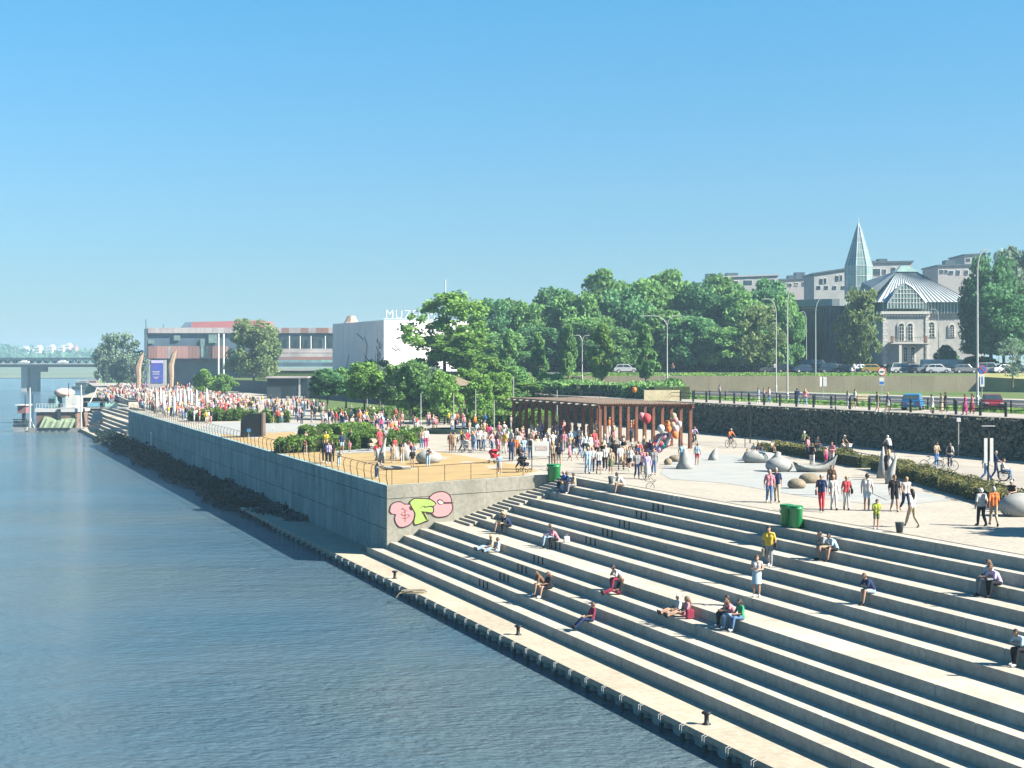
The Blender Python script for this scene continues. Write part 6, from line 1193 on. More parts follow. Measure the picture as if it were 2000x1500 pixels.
for x, y, f, po, t, b, h, lb, fe_ in pl:
    s = .72 if 'small girl' in lb else (.9 if 'girl' in lb else (.98 if fe_ else 1.03)); e = person(PP(x, y), f, po, t, b, h, lb, fem=bool(fe_), s=s, skin=int(x) % 2, shoes='black' if x % 3 == 0 else 'beige')
    if 'black bag' in lb: carry(e.location, f, 'bag', 'black', 'black shoulder bag of the woman in coral')
    if 'red trousers' in lb and 'man in navy' in lb: carry(e.location, f+180, 'bag', 'brown', 'brown shoulder bag of the man in red trousers')
person(PP(1711, 1034), 10, 'hold', 'lime', 'olive:shorts', 'dark', 'boy in yellow green patterned shirt and dark shorts near the bucket', s=.76)
def sitat(x, y, dz, f, t, b, h, lb, pose='sit', s=1): p = PP(x, y); p.z += dz; return person(p, f, pose, t, b, h, lb, s=s)
sitat(1975, 996, .62, -30, 'black:sleeveless', 'white:shorts', 'cap:cap', 'woman in cap and black top sitting on the blue grey sculpture at right'); sitat(1968, 1008, .12, -20, 'red', 'navy', 'brown', 'child in red sitting on the ground at the right edge', 'sitlow', .62); sitat(1962, 1000, .3, -60, 'navy', 'navy', 'brown', 'child in dark blue crouching beside the child in red', s=.65)
for x, y, dz, t, h, lb in ((1472, 897, .45, 'white', 'blond:long', 'blond woman in white sitting on the low rock sculpture'), (1483, 899, .5, 'black', 'dark:long', 'dark haired woman in black sitting on the low rock sculpture'), (1492, 901, .3, 'navy', 'brown', 'person in dark blue lounging right on the low rock sculpture'), (1458, 900, .1, 'white', 'brown', 'person in white sitting on the ground left of the rock sculpture'), (1509, 905, 1.1, 'beige', 'brown', 'child sitting on top of the egg sculpture')): sitat(x, y, dz, -30 if x < 1480 else 40, t, 'beige:shorts' if x > 1500 else 'black', h, lb, 'sitlow' if dz < .4 else 'sit', .62 if x > 1500 else .95)
# --- middle group walking before the pergola
r_b = random.Random(5)
mid_ = [(1147, 924, 0, 'walk2', 'lightblue', 'paleblue', 'grey', 'person in pale blue shirt and light jeans left in the walking group', 0), (1156, 921, 0, 'stand', 'white', 'navy', 'blond', 'person in white behind the pale blue shirt', 1), (1169, 926, 10, 'walk', 'white', 'navy:shorts', 'brown', 'man in white t-shirt and navy shorts, third in the walking group', 0), (1182, 919, 5, 'walk2', 'white:long', 'black', 'dark', 'man in white shirt and black trousers, fourth in the walking group', 0),
    (1193, 926, -5, 'walk2', 'beige:sleeveless', 'olive:skirt', 'blond', 'woman in dark olive skirt and beige top walking', 1), (1213, 918, 10, 'walk', 'white', 'khaki:shorts', 'dark', 'man in white t-shirt and khaki shorts mid stride', 0), (1230, 919, -10, 'walk', 'white', 'black:shorts', 'dark', 'woman in white shirt and black shorts mid stride', 1), (1244, 934, 5, 'walk2', 'grey', 'navy', 'brown', 'person in grey patterned top and navy trousers ahead of the balloons', 0), (1265, 936, 0, 'walk2', 'lilac:long', 'white:longdress', 'blond:long', 'woman in long white flowered dress ahead of the balloons', 1),
    (1277, 927, -5, 'walk2', 'grey:long', 'jeans', 'brown', 'man in dark grey jacket and jeans ahead of the balloons', 0), (1256, 926, 0, 'stand', 'pink', 'beige', 'brown', 'person in pale pink between the patterned top and flowered dress', 1), (1222, 912, 180, 'stand', 'beige', 'brown', 'dark', 'person in beige behind the mid stride woman', 0), (1200, 908, 0, 'stand', 'black', 'black', 'dark', 'person in black at the heart of the walking group', 0), (1197, 893, 90, 'stand', 'black', 'black', 'dark:long', 'tall dark haired person in black under the pergola edge', 1), (1216, 895, 170, 'stand', 'black', 'black', 'dark', 'man in black t-shirt seen from behind near the balloons', 0),
    (1247, 905, 0, 'stand', 'coral', 'black', 'brown', 'person in coral red at the foot of the balloons', 1), (1262, 908, 20, 'stand', 'orange', 'beige', 'brown', 'person in orange under the balloons', 1), (1276, 912, -20, 'hold', 'navy', 'black', 'dark', 'balloon seller in dark clothes holding the bunch', 0),
    (1092, 912, 180, 'stand', 'navy', 'khaki:shorts', 'brown', 'man in navy shirt and khaki shorts behind the green bin', 0), (1081, 910, 170, 'stand', 'beige', 'brown', 'blond', 'woman in beige beside the man in navy behind the green bin', 1), (1113, 900, 60, 'walk2', 'pink', 'pink:dress', 'brown:long', 'girl in pink dress alone right of the information board', 1), (1101, 882, 0, 'stand', 'pink', 'grey', 'brown', 'person in pink under the left pergola columns', 1), (1114, 879, 0, 'stand', 'lightblue', 'lightblue:dress', 'dark:long', 'tall woman in pale blue under the pergola', 1),
    (1036, 896, 170, 'stand', 'white', 'jeans', 'brown', 'person in white shirt and jeans left of the information board', 0), (1023, 895, 10, 'stand', 'lightblue', 'jeans', 'blond:long', 'blond woman in pale blue and jeans near the stroller', 1), (1008, 896, 0, 'stand', 'orange', 'beige', 'brown', 'person in orange shirt near the black stroller', 0), (1012, 889, 180, 'stand', 'white', 'black', 'dark', 'person in white behind the orange shirt', 0), (998, 902, 0, 'stand', 'navy', 'navy', 'dark', 'tall person in dark blue left of the orange shirt', 0), (1016, 916, 60, 'push', 'black', 'black', 'grey', 'person in black pushing the black stroller', 0), (1051, 884, 0, 'stand', 'red', 'black', 'brown', 'person in dark red behind the information board', 0),
    (881, 884, 0, 'stand', 'brown', 'brown', 'dark', 'man in brown standing on the bright pavement right of the sand', 0), (888, 883, 10, 'stand', 'beige', 'beige:dress', 'dark:long', 'woman in beige beside the man in brown', 1), (903, 883, 70, 'push', 'black', 'black', 'dark', 'person in black pushing a grey stroller', 0), (926, 879, 10, 'walk2', 'pink', 'lightblue', 'blond', 'woman in pink top and pale blue trousers left of the pergola', 1), (935, 880, 0, 'stand', 'white', 'navy', 'brown', 'person in white and navy beside the pink top', 0), (944, 879, 0, 'walk2', 'white', 'jeans', 'dark', 'man in white t-shirt and jeans beside the dog', 0), (973, 881, 20, 'stand', 'brown', 'maroon', 'dark', 'person in brown bending towards a child near the railing end', 1)]
for x, y, f, po, t, b, h, lb, fe_ in mid_:
    k = 1.0 if not fe_ else .95; e = person(PP(x, y), f, po, t, b, h, lb, fem=bool(fe_), s=k*(.8 if 'girl' in lb else 1), skin=int(x) % 2, hi=True, shoes=('white', 'black', 'beige')[x % 3])
    if x % 4 == 0: kc = r_b.choice(('black', 'brown', 'grey', 'navy')); kb_ = r_b.choice(('backpack', 'bag')); carry(e.location, f, kb_, kc, '%s %s of the %s' % (kc, kb_, ' '.join(lb.split()[:9])))
# --- people round the sand area
for x, y, f, po, t, b, h, lb, s in [(735, 934, 60, 'lean', 'grey:long', 'navy', 'dark', 'boy in dark grey sweater leaning on the railing over the wall', .8), (641, 905, -10, 'stand', 'lilac', 'black', 'dark', 'person in patterned top leaning on the railing, left of the group of three', .95), (634, 903, 10, 'stand', 'black', 'black', 'dark', 'person in black behind the patterned top at the railing', 1), (649, 904, 0, 'stand', 'black', 'black', 'brown', 'second person in black, right in the railing group', 1), (662, 911, 20, 'lean', 'grey', 'paleblue', 'brown', 'child in grey top leaning on the railing right of the group', .75),
    (597, 886, -10, 'lean', 'brown', 'beige', 'brown', 'person in brown stooping by the railing left of the group', .8), (636, 882, 0, 'stand', 'yellow', 'white', 'blond', 'man in yellow shirt and white shorts before the hedge', 1), (667, 884, 20, 'walk2', 'navy', 'paleblue:shorts', 'blond', 'person in navy top and light shorts holding a child by the hand', 1), (686, 877, -20, 'walk2', 'navy', 'khaki:shorts', 'brown', 'man in navy shirt and khaki shorts holding the child by the other hand', 1), (683, 885, 0, 'stand', 'pink', 'beige', 'blond', 'small child walking between two adults in navy', .6),
    (742, 876, -160, 'stand', 'coral', 'coral:longdress', 'blond', 'woman in bright pink long dress beside the pale stroller', 1), (755, 872, 40, 'walk', 'grey', 'beige', 'brown', 'person in grey mid stride right of the pink dress', .95), (773, 868, 0, 'hips', 'coral', 'brown', 'blond', 'person in coral shirt with elbows out by the hedge', 1), (792, 867, 100, 'stand', 'lightblue', 'grey', 'brown', 'person in pale blue seen side on beside the coral shirt', 1), (814, 854, 180, 'stand', 'white', 'navy', 'blond', 'man in white shirt and navy trousers with a child on his shoulders', 1.05),
    (823, 877, 0, 'stand', 'beige', 'jeans', 'brown', 'person in beige and jeans behind the magenta trousers', .98), (832, 876, 20, 'stand', 'white:long', 'magenta', 'brown', 'woman in white top and magenta trousers', 1), (807, 886, -30, 'sitlow', 'lightblue', 'jeans', 'blond', 'person in pale blue crouching at the sand edge', .95), (767, 904, 0, 'stand', 'beige', 'beige', 'brown', 'child in beige standing in the sand left of the horns', .8), (771, 884, 20, 'stand', 'coral', 'pink', 'blond', 'child in coral climbing behind the white horn', .7), (786, 904, 10, 'stand', 'beige', 'white', 'brown', 'child in pale clothes between the white horns', .8), (783, 892, 30, 'stand', 'black', 'black', 'dark', 'dark dressed child between the white horns', .7),
    (803, 888, -30, 'lean', 'pink', 'maroon', 'dark', 'child in patterned pink climbing the rounded horn', .75), (806, 917, 0, 'stand', 'black', 'beige:shorts', 'dark', 'girl in black top standing before the sand sculptures', .85), (836, 911, 20, 'lean', 'grey', 'paleblue', 'cap:cap', 'child in grey and pale blue climbing the low pale sculpture', .9), (734, 893, 0, 'stand', 'red', 'grey', 'brown', 'small child in red at the tall grey horn', .6), (976, 926, 10, 'walk2', 'paleblue', 'grey:skirt', 'brown', 'girl in blue and grey at the right end of the sand', .8), (597, 868, 0, 'stand', 'beige', 'white', 'grey', 'small figure in beige standing between the two hedges', .7)]:
    e = person(PP(x, y), f, po, t, b, h, lb, s=s, skin=int(x) % 2)
    if 'on his shoulders' in lb: p = e.location+Vector((0, -.02, 1.5)); person(p, 180, 'sit', 'coral', 'pink:shorts', 'blond', 'small child in coral riding on the shoulders of the man in white', s=.55)
# --- people behind the black bollard fence
for x, y, f, po, t, b, h, lb, fe_ in [(1406, 781, 90, 'hips', 'grey', 'beige', 'dark', 'man in grey shirt and beige trousers leftmost behind the fence', 0), (1481, 789, 95, 'walk2', 'lightblue', 'white', 'dark', 'person in pale blue, left of the trio behind the fence', 1), (1492, 788, 95, 'walk2', 'pink', 'black', 'dark', 'person in pink shirt in the middle of the trio behind the fence', 1), (1502, 788, 90, 'walk2', 'white', 'jeans', 'dark', 'man in white shirt, right of the trio behind the fence', 0), (1557, 791, 180, 'walk2', 'navy', 'jeans', 'dark', 'man in navy behind the fence left of the woman with the bag', 0), (1573, 792, 180, 'walk2', 'pink', 'paleblue', 'blond:long', 'blond woman in pink top with a dark bag behind the fence', 1),
    (1656, 798, 100, 'walk2', 'white', 'white:longdress', 'dark:long', 'woman in white dress behind the fence beside the cream block', 1), (1669, 797, 90, 'walk2', 'white', 'black:shorts', 'dark', 'man in white shirt and black shorts with a cross strap', 0), (1714, 805, 100, 'walk2', 'olive', 'grey:shorts', 'dark', 'man in olive t-shirt and grey shorts left of the blue car', 0), (1733, 804, 90, 'walk2', 'navy', 'grey:dress', 'blond', 'woman in dark top and patterned skirt left of the blue car', 1), (1820, 808, -90, 'walk2', 'white', 'white:dress', 'dark', 'person in white right of the blue car', 1), (1838, 808, -90, 'walk2', 'beige', 'beige:longdress', 'brown', 'woman in long beige dress right of the blue car', 1), (1846, 805, -90, 'walk2', 'black', 'black', 'dark', 'person in black behind the woman in beige', 0), (1884, 811, -100, 'walk2', 'magenta', 'magenta:longdress', 'brown', 'woman in long magenta dress beside the large lamp', 1), (1898, 809, -95, 'walk2', 'pink', 'maroon:longdress', 'dark:long', 'woman in pink and dark red dress beside the large lamp', 1)]:
    e = person(PP(x, y, ZU), f, po, t, b, h, lb, fem=bool(fe_), s=.97 if fe_ else 1.02)
# --- bicycles
bp_ = {}
def torus(R_, r_, n=22, m=6): mb = MB(); pts = [(0, R_*math.cos(a), R_+R_*math.sin(a)+r_) for a in np.linspace(0, 2*math.pi, n+1)]; mb.tube(pts, r_, m, cap=False); return mb
bp_['wheel'] = torus(.325, .022).mesh('tyre', M_rubber)
mb = MB(); 
for i in range(12): a = i*math.pi/6; mb.tube([(0, 0, .347), (0, .31*math.cos(a), .347+.31*math.sin(a))], .0035, 3)
mb.tube([(-.04, 0, .347), (.04, 0, .347)], .025, 6); bp_['spokes'] = mb.mesh('spokes', M_grey)
mb = MB()
for a, b in (((0, .18, .85), (0, .08, .30)), ((0, .08, .30), (0, -.38, .82)), ((0, .16, .78), (0, -.38, .88)), ((0, .16, .78), (0, .53, .347)), ((0, .08, .30), (0, .53, .347)), ((0, -.37, .95), (0, -.53, .347))): mb.tube([a, b], .018, 6)
bp_['frame'] = mb.mesh('frame', M_dark); mb = MB(); mb.tube([(-.28, -.30, 1.02), (-.15, -.36, 1.03), (0, -.38, 1.0), (.15, -.36, 1.03), (.28, -.30, 1.02)], .014, 6); mb.tube([(0, -.38, 1.0), (0, -.37, .9)], .014, 6); bp_['handlebar'] = mb.mesh('handlebar', M_dark)
mb = MB(); mb.ell((0, .22, .90), (.08, .14, .04), 8, 6); bp_['saddle'] = mb.mesh('saddle', M_rubber, True); mb = MB(); mb.tube([(-.03, .08, .30), (-.03, .02, .16)], .012, 5); mb.box((-.1, .02, .16), (.1, .08, .02)); mb.tube([(.03, .08, .30), (.03, .12, .44)], .012, 5); mb.box((.1, .12, .44), (.1, .08, .02)); bp_['crank'] = mb.mesh('crank', M_grey)
def bicycle(loc, face, label, fm='black', basket=False):
    e = empty('bicycle', loc, R(face), label, 'bicycle', 'bicycles on the promenade')
    for y in (-.53, .53): w_ = link('wheel', bp_['wheel'], e, (0, y, 0)); link('spokes', bp_['spokes'], w_)
    o = link('frame', bp_['frame'], e); setm(o, 0, CM[fm])
    for k in ('handlebar', 'saddle', 'crank'): link(k, bp_[k], e)
    if basket: MB().hexa([Vector((-.14, -.66, .82)), Vector((.14, -.66, .82)), Vector((.14, -.46, .82)), Vector((-.14, -.46, .82))], [Vector((-.19, -.74, 1.08)), Vector((.19, -.74, 1.08)), Vector((.19, -.44, 1.08)), Vector((-.19, -.44, 1.08))]).build('basket', CM['white'], e)
    return e
for x, y, f, t, b, h, lb, fe_, bk in ((1427, 875, 25, 'orange', 'navy:shorts', 'cap:cap', 'cyclist in orange top and white helmet riding before the rubble wall', 0, 0), (1570, 882, 150, 'olive:long', 'black:shorts', 'cap:cap', 'cyclist in dark green with white helmet at the dry grass bed', 0, 0), (1648, 893, 35, 'black:sleeveless', 'beige:skirt', 'cap:cap', 'woman cyclist in black top and pale helmet with a white basket', 1, 1), (1735, 893, -160, 'white', 'black:shorts', 'cap:cap', 'cyclist in white seen from behind above the grey fins', 0, 0), (1356, 869, 10, 'lilac', 'black', 'brown', 'cyclist half hidden by the last pergola column', 0, 0)):
    p = PP(x, y); person(p, f, 'ride', t, b, h, lb, fem=bool(fe_)); bicycle(p, f, lb.replace('cyclist', 'bicycle of the cyclist').replace('woman bicycle', 'bicycle'), 'grey' if bk else 'black', bool(bk))
bicycle(PP(1820, 918), 55, 'dark bicycle held upright, left of the two standing cyclists', 'lightblue'); bicycle(PP(1847, 919), 60, 'pale tyred bicycle, right of the two standing cyclists', 'beige')
e = person(PP(1829, 912), 20, 'hold', 'beige', 'blue', 'dark', 'person with backpack and helmet standing with a bicycle, left of two', s=1.0); carry(e.location, 20, 'backpack', 'black', 'black backpack of the left standing cyclist')
e = person(PP(1855, 912), 160, 'stand', 'white', 'navy', 'brown:long', 'long haired person with backpack standing with a bicycle, right of two', s=1.0); carry(e.location, 160, 'backpack', 'black', 'black backpack of the right standing cyclist')
o = bicycle(seat(1240, 0, .5), 100, 'dark folded bicycle lying on the promenade edge by the man in white'); o.rotation_euler = (R(55), 0, R(100)); o.scale = (.75, .75, .75); o.location.z += .25
# wheelchair
p = PP(1963, 940); e = empty('wheelchair', p, R(75), 'wheelchair with a seated person on the cycle path at right', 'wheelchair')
for s in (-.28, .28): w_ = link('wheel', bp_['wheel'], e, (s, .1, 0)); link('spokes', bp_['spokes'], w_); link('caster', torus(.09, .02, 12, 5).mesh('caster', M_rubber), e, (s*.8, -.42, 0))
MB().box((0, 0, .5), (.46, .44, .05)).build('seat', M_dark, e); MB().box((0, .24, .75), (.46, .04, .5)).build('backrest', M_dark, e); mb = MB()
for s in (-.23, .23): mb.tube([(s, .35, .98), (s, .26, .95), (s, .24, .45), (s, -.25, .45), (s, -.42, .12)], .014, 5)
mb.build('frame', M_grey, e); person(p+Vector((0, 0, .53)), 75, 'sit', 'white:long', 'jeans', 'brown', 'person in white top and jeans sitting in the wheelchair', s=.98)
# strollers
def stroller(x, y, f, c, lb):
    e = empty('stroller', PP(x, y), R(f), lb, 'stroller'); mb = MB()
    for s in (-.24, .24): mb.tube([(s, .48, 1.0), (s, .1, .55), (s, -.38, .14)], .015, 5); mb.tube([(s, -.15, .5), (s, .3, .12)], .015, 5)
    mb.tube([(-.24, .48, 1.0), (.24, .48, 1.0)], .018, 5); mb.build('frame', M_grey, e)
    for s in (-.25, .25):
        for q in (-.38, .3): link('wheel', torus(.10, .025, 12, 5).mesh('wheel', M_rubber), e, (s, q, 0))
    MB().hexa([Vector((-.2, -.3, .4)), Vector((.2, -.3, .4)), Vector((.2, .15, .4)), Vector((-.2, .15, .4))], [Vector((-.22, -.35, .62)), Vector((.22, -.35, .62)), Vector((.22, .2, .7)), Vector((-.22, .2, .7))]).build('seat', CM[c], e)
    mb = MB(); n = 6; pts = [(.05+.32*math.cos(a), .70+.34*math.sin(a)) for a in np.linspace(.1, math.pi*.75, n)]; mb.add([(-.23, a, b) for a, b in pts]+[(.23, a, b) for a, b in pts]+[(-.23, .05, .62), (.23, .05, .62)], [(i, i+1, n+i+1, n+i) for i in range(n-1)]+[(i+1, i, 2*n) for i in range(n-1)]+[(n+i, n+i+1, 2*n+1) for i in range(n-1)]); mb.build('hood', CM[c], e)
stroller(1022, 922, 60, 'black', 'black stroller near the information board'); stroller(909, 884, 75, 'grey', 'dark grey stroller on the pavement right of the sand'); stroller(727, 880, -60, 'beige', 'pale stroller beside the pink dressed woman'); stroller(965, 905, 40, 'red', 'small red stroller at the sand area edge')
d_ = empty('dog', PP(943, 881), R(60), 'small white dog on the pavement left of the pergola', 'dog'); mb = MB()
limbmb(mb, V3(0, .16, .26), V3(0, -.14, .28), .075, .085); limbmb(mb, V3(0, -.16, .30), V3(0, -.24, .42), .05, .045); limbmb(mb, V3(0, -.24, .44), V3(0, -.34, .41), .05, .025)
for s in (-.05, .05): limbmb(mb, V3(s, -.14, .25), V3(s, -.15, .03), .03, .02, 6); limbmb(mb, V3(s, .15, .25), V3(s, .19, .12), .035, .022, 6); limbmb(mb, V3(s, .19, .13), V3(s, .16, .03), .022, .018, 6); limbmb(mb, V3(s*.8, -.22, .48), V3(s, -.21, .53), .018, .008, 6)
limbmb(mb, V3(0, .2, .3), V3(0, .30, .42), .02, .012, 6); me = remesh(mb, .014, 'dog'); me.materials.clear(); me.materials.append(CM['white']); link('body', me, d_)
# balloons
bm_ = MB().lathe([(.01, -.17), (.035, -.155), (.12, -.06), (.15, .05), (.12, .15), (.05, .19), (.01, .195)], 12).mesh('envelope', CM['pink'], True); r = random.Random(21); hp0 = PP(1276, 912)+Vector((0, -.3, 1.2)); bcol = [('white', 'white'), ('pink', 'pink'), ('red', 'red'), ('blue', 'blue'), ('beige', 'cream'), ('magenta', 'magenta'), ('lilac', 'lilac'), ('coral', 'coral'), ('orange', 'orange'), ('teal', 'teal')]
for i in range(58):
    k = i/58; x = 1262+55*k**.8+r.uniform(-12, 14); y = 897-72*k+r.uniform(-13, 12); c, cn = (bcol[2], bcol[7], bcol[3], bcol[5], bcol[9], bcol[6])[r.randrange(6)] if k < .45 else (bcol[0], bcol[1], bcol[4], bcol[1], bcol[0], bcol[3], bcol[8])[r.randrange(7)]
    Yb = 109.5+r.uniform(-1, 1); p = W(x, y, Yb); sz = r.uniform(1.1, 1.9); e = empty('balloon', p, r.uniform(0, 3), '%s %s balloon %s the seller\'s bunch, %s' % ('small' if sz < 1.4 else ('large' if sz > 1.65 else 'middling'), cn, 'left in' if x < 1262+55*k**.8 else 'right in', ('low among the red ones', 'at the middle of the bunch', 'high at the right of the bunch')[min(2, int(k*3))]), 'balloon', 'balloons held by the seller', s=sz); o = link('envelope', bm_, e); setm(o, 0, CM[c])
    e.rotation_euler = (r.uniform(-.5, .5), r.uniform(-.5, .5), r.uniform(0, 3))
mb = MB()
e = empty('balloon_strings', hp0, label='thin strings gathering the balloon bunch in the seller hand', cat='strings')
for i in range(24): mb.tube([(0, 0, 0), W(1262+55*(i/24)+r.uniform(-8, 8), 890-66*(i/24), 109.5)-hp0], .006, 3)
mb.build('strings', M_white, e)
for x, y, c, lb in ((1263, 819, 'coral', 'large pink balloon floating left above the bunch'), (1253, 814, 'pink', 'pale balloon beside the large pink one'), (1239, 762, 'orange', 'orange balloon hanging on the upper railing')):
    e = empty('balloon', W(x, y, 110 if y > 800 else 150), 0, lb, 'balloon', s=2.2 if c == 'coral' else 1.6); o = link('envelope', bm_, e); setm(o, 0, CM[c])
# ------------------------------------------------------------------ cars
M_tyre = mat('tyre', (.02, .02, .02), .8); CARM = {}
def carpaint(n, c):
    if n not in CARM: CARM[n] = mat('car_'+n, c, .25, .03, 1, spec=.6)
    return CARM[n]
def car_meshes(kind):
    k = 'car_'+kind
    if k in PROTO: return PROTO[k]
    L, Wd, H = {'sedan': (4.5, 1.8, 1.45), 'hatch': (4.0, 1.72, 1.5), 'van': (5.2, 2.0, 2.3), 'suv': (4.6, 1.85, 1.75)}[kind]
    lo = [(-L/2, .30), (-L/2+.05, .62), (-L/2+.25, .80), (-L*.22, .92), (L*.30, .95), (L/2-.1, .90), (L/2, .70), (L/2-.03, .30)]
    rf = {'sedan': [(-L*.23, .93), (-L*.05, H), (L*.18, H), (L*.34, .95)], 'hatch': [(-L*.26, .93), (-L*.10, H), (L*.32, H-.04), (L*.45, .95)], 'van': [(-L*.44, .95), (-L*.33, H*.8), (-L*.24, H), (L*.48, H), (L*.49, .95)], 'suv': [(-L*.24, .95), (-L*.12, H), (L*.38, H-.05), (L*.46, .95)]}[kind]
    def ex(prof, w0, w1, taper):
        mb = MB(); n = len(prof); zmx = max(z for _, z in prof); zmn = min(z for _, z in prof); vs = []
        for s in (-1, 1):
            for x, z in prof: vs.append((s*(w0-(w0-w1)*((z-zmn)/(zmx-zmn)))/2, x, z))
        mb.add(vs, [tuple(range(n)), tuple(range(n, 2*n))[::-1]]+[(i, n+i, n+(i+1) % n, (i+1) % n) for i in range(n)]); return mb
    body = ex(lo, Wd, Wd*.97, 0); cab = ex(rf, Wd*.94, Wd*.78, 0); body.add(cab.v, cab.f); d = {'body': body.mesh('body', M_white)}
    g_ = MB(); z0, z1 = 1.0, H-.10; a, b = rf[0], rf[1]; c_, e_ = rf[-2], rf[-1]
    for s in (-1, 1):
        q = lambda z: s*(Wd*.94-(Wd*.16)*((z-.93)/(H-.93)))/2+s*.012
        xa0, xa1 = a[0]+.16, b[0]+.10; xb1, xb0 = c_[0]-.08, e_[0]-.22
        if kind == 'van': xb1 = xb0 = -L*.10; xa1 = -L*.28; xa0 = -L*.40; z1 = H*.82
        m_ = (xa1+xb1)/2
        for u, v, w_, x_ in ((xa0, m_-.04, m_-.04, xa1), (m_+.04, xb0, xb1, m_+.04)): g_.add([(q(z0), u, z0), (q(z0), v, z0), (q(z1), w_, z1), (q(z1), x_, z1)], [(0, 1, 2, 3) if s > 0 else (3, 2, 1, 0)])
    ya, yb_ = Vector((0, a[0], a[1])), Vector((0, b[0], b[1])); nn = Vector((0, -.02, .012)); w0 = Wd*.43; w1 = Wd*.37
    p0, p1 = ya.lerp(yb_, .12)+nn, ya.lerp(yb_, .88)+nn; g_.add([(-w0, p0.y, p0.z), (w0, p0.y, p0.z), (w1, p1.y, p1.z), (-w1, p1.y, p1.z)], [(0, 1, 2, 3)])
    if kind != 'van':
        ya, yb_ = Vector((0, e_[0], e_[1])), Vector((0, c_[0], c_[1])); nn = Vector((0, .02, .012)); p0, p1 = ya.lerp(yb_, .12)+nn, ya.lerp(yb_, .88)+nn; g_.add([(-w0, p0.y, p0.z), (w0, p0.y, p0.z), (w1, p1.y, p1.z), (-w1, p1.y, p1.z)], [(3, 2, 1, 0)])
    d['windows'] = g_.mesh('windows', M_glassd)
    w_ = MB(); w_.tube([(-.11, 0, 0), (.11, 0, 0)], .32, 16); d['wheel'] = w_.mesh('wheel', M_tyre); w_ = MB(); w_.tube([(-.118, 0, 0), (.118, 0, 0)], .19, 10); d['rim'] = w_.mesh('rim', M_grey)
    for nm, yy, m in (('headlight', -L/2+.05, M_white), ('tail_light', L/2-.03, mat('tail_red', (.4, .02, .02), .3))): d[nm] = MB().box((0, yy, .70), (.32, .1, .13)).mesh(nm, m)
    d['bumper'] = MB().box((0, -L/2+.03, .42), (Wd*.9, .12, .16)).mesh('bumper', M_rubber); d['plate'] = MB().box((0, L/2+.0, .6), (.5, .04, .11)).mesh('number_plate', M_white); d['dim'] = (L, Wd, H); PROTO[k] = d; return d
def car(loc, f, kind, pn, pc, label, group=None):
    d = car_meshes(kind); L, Wd, H = d['dim']; e = empty('car' if kind != 'van' else 'van', loc, R(f), label, 'van' if kind == 'van' else 'car', group); o = link('body', d['body'], e); setm(o, 0, carpaint(pn, pc)); bevel(o, .05, 2); link('windows', d['windows'], e)
    for s in (-1, 1):
        for y in (-L*.31, L*.30): w_ = link('wheel', d['wheel'], e, (s*(Wd/2-.10), y, .32)); link('rim', d['rim'], w_)
        for nm in ('headlight', 'tail_light'): link(nm, d[nm], e, (s*(Wd/2-.26), 0, 0))
    link('bumper', d['bumper'], e); link('number_plate', d['plate'], e); return e
car(P(1783, 801, ZU), 180-20, 'hatch', 'blue', (.02, .16, .38), 'bright blue hatchback on the road behind the fence'); car(P(1938, 802, ZU), -12, 'sedan', 'maroon', (.22, .02, .03), 'dark red car driving towards the camera at the right edge')
cols = {'black': (.02, .02, .025), 'silver': (.42, .43, .44), 'white': (.72, .72, .70), 'yellow': (.50, .34, .05), 'grey': (.14, .15, .16), 'navy': (.02, .04, .08)}
for i, (x, Y, f, kd, cn, lb) in enumerate([(1510, 276, 80, 'sedan', 'grey', 'grey car leftmost in the car park'), (1538, 274, 85, 'hatch', 'black', 'black car second from left in the car park'), (1573, 272, 95, 'sedan', 'navy', 'dark blue car before the glass hall'), (1600, 273, 80, 'hatch', 'black', 'black hatchback left of the dark pair'), (1625, 271, 85, 'suv', 'navy', 'dark van-like car right of the black hatchback'), (1655, 268, 70, 'sedan', 'black', 'black saloon with bright windscreen left of the yellow car'), (1680, 268, 110, 'sedan', 'white', 'white car half hidden left of the yellow car'), (1706, 266, 80, 'hatch', 'yellow', 'yellow hatchback in the car park'), (1762, 268, 95, 'suv', 'silver', 'silver estate car under the balcony'), (1742, 274, 0, 'sedan', 'black', 'black car between yellow and silver cars'), (1790, 266, 60, 'sedan', 'navy', 'dark blue saloon right of the silver estate'), (1828, 275, 95, 'van', 'white', 'white box van parked before the dark shrub'), (1812, 262, 100, 'sedan', 'grey', 'grey car with light roof in front of the van'), (1832, 260, 80, 'hatch', 'white', 'white small car in front of the van'), (1862, 272, 90, 'van', 'silver', 'pale van behind the white small car'), (1852, 262, 80, 'sedan', 'black', 'black car right of the white small car'), (1884, 260, 95, 'hatch', 'grey', 'grey hatchback left of the large lamp'), (1902, 270, 85, 'sedan', 'navy', 'dark car behind the large lamp'), (1934, 262, 80, 'suv', 'silver', 'silver car right of the large lamp'), (1962, 261, 100, 'sedan', 'white', 'white saloon at the right end of the car park'), (1990, 260, 85, 'sedan', 'black', 'black car last at the right edge'), (1590, 280, 90, 'van', 'navy', 'dark van behind the black hatchback'), (1975, 272, 80, 'suv', 'grey', 'grey car behind the white saloon'), (1645, 280, 90, 'hatch', 'silver', 'silver hatchback behind the black saloon'), (1222, 262, 90, 'hatch', 'silver', 'silver car glimpsed between the conical trees'), (1720, 279, 80, 'sedan', 'grey', 'grey car behind the yellow hatchback')]):
    Y -= 11; car(((x-1000)*Y/F, Y, ZC), f, kd, cn, cols[cn], lb, 'cars parked above the retaining wall')
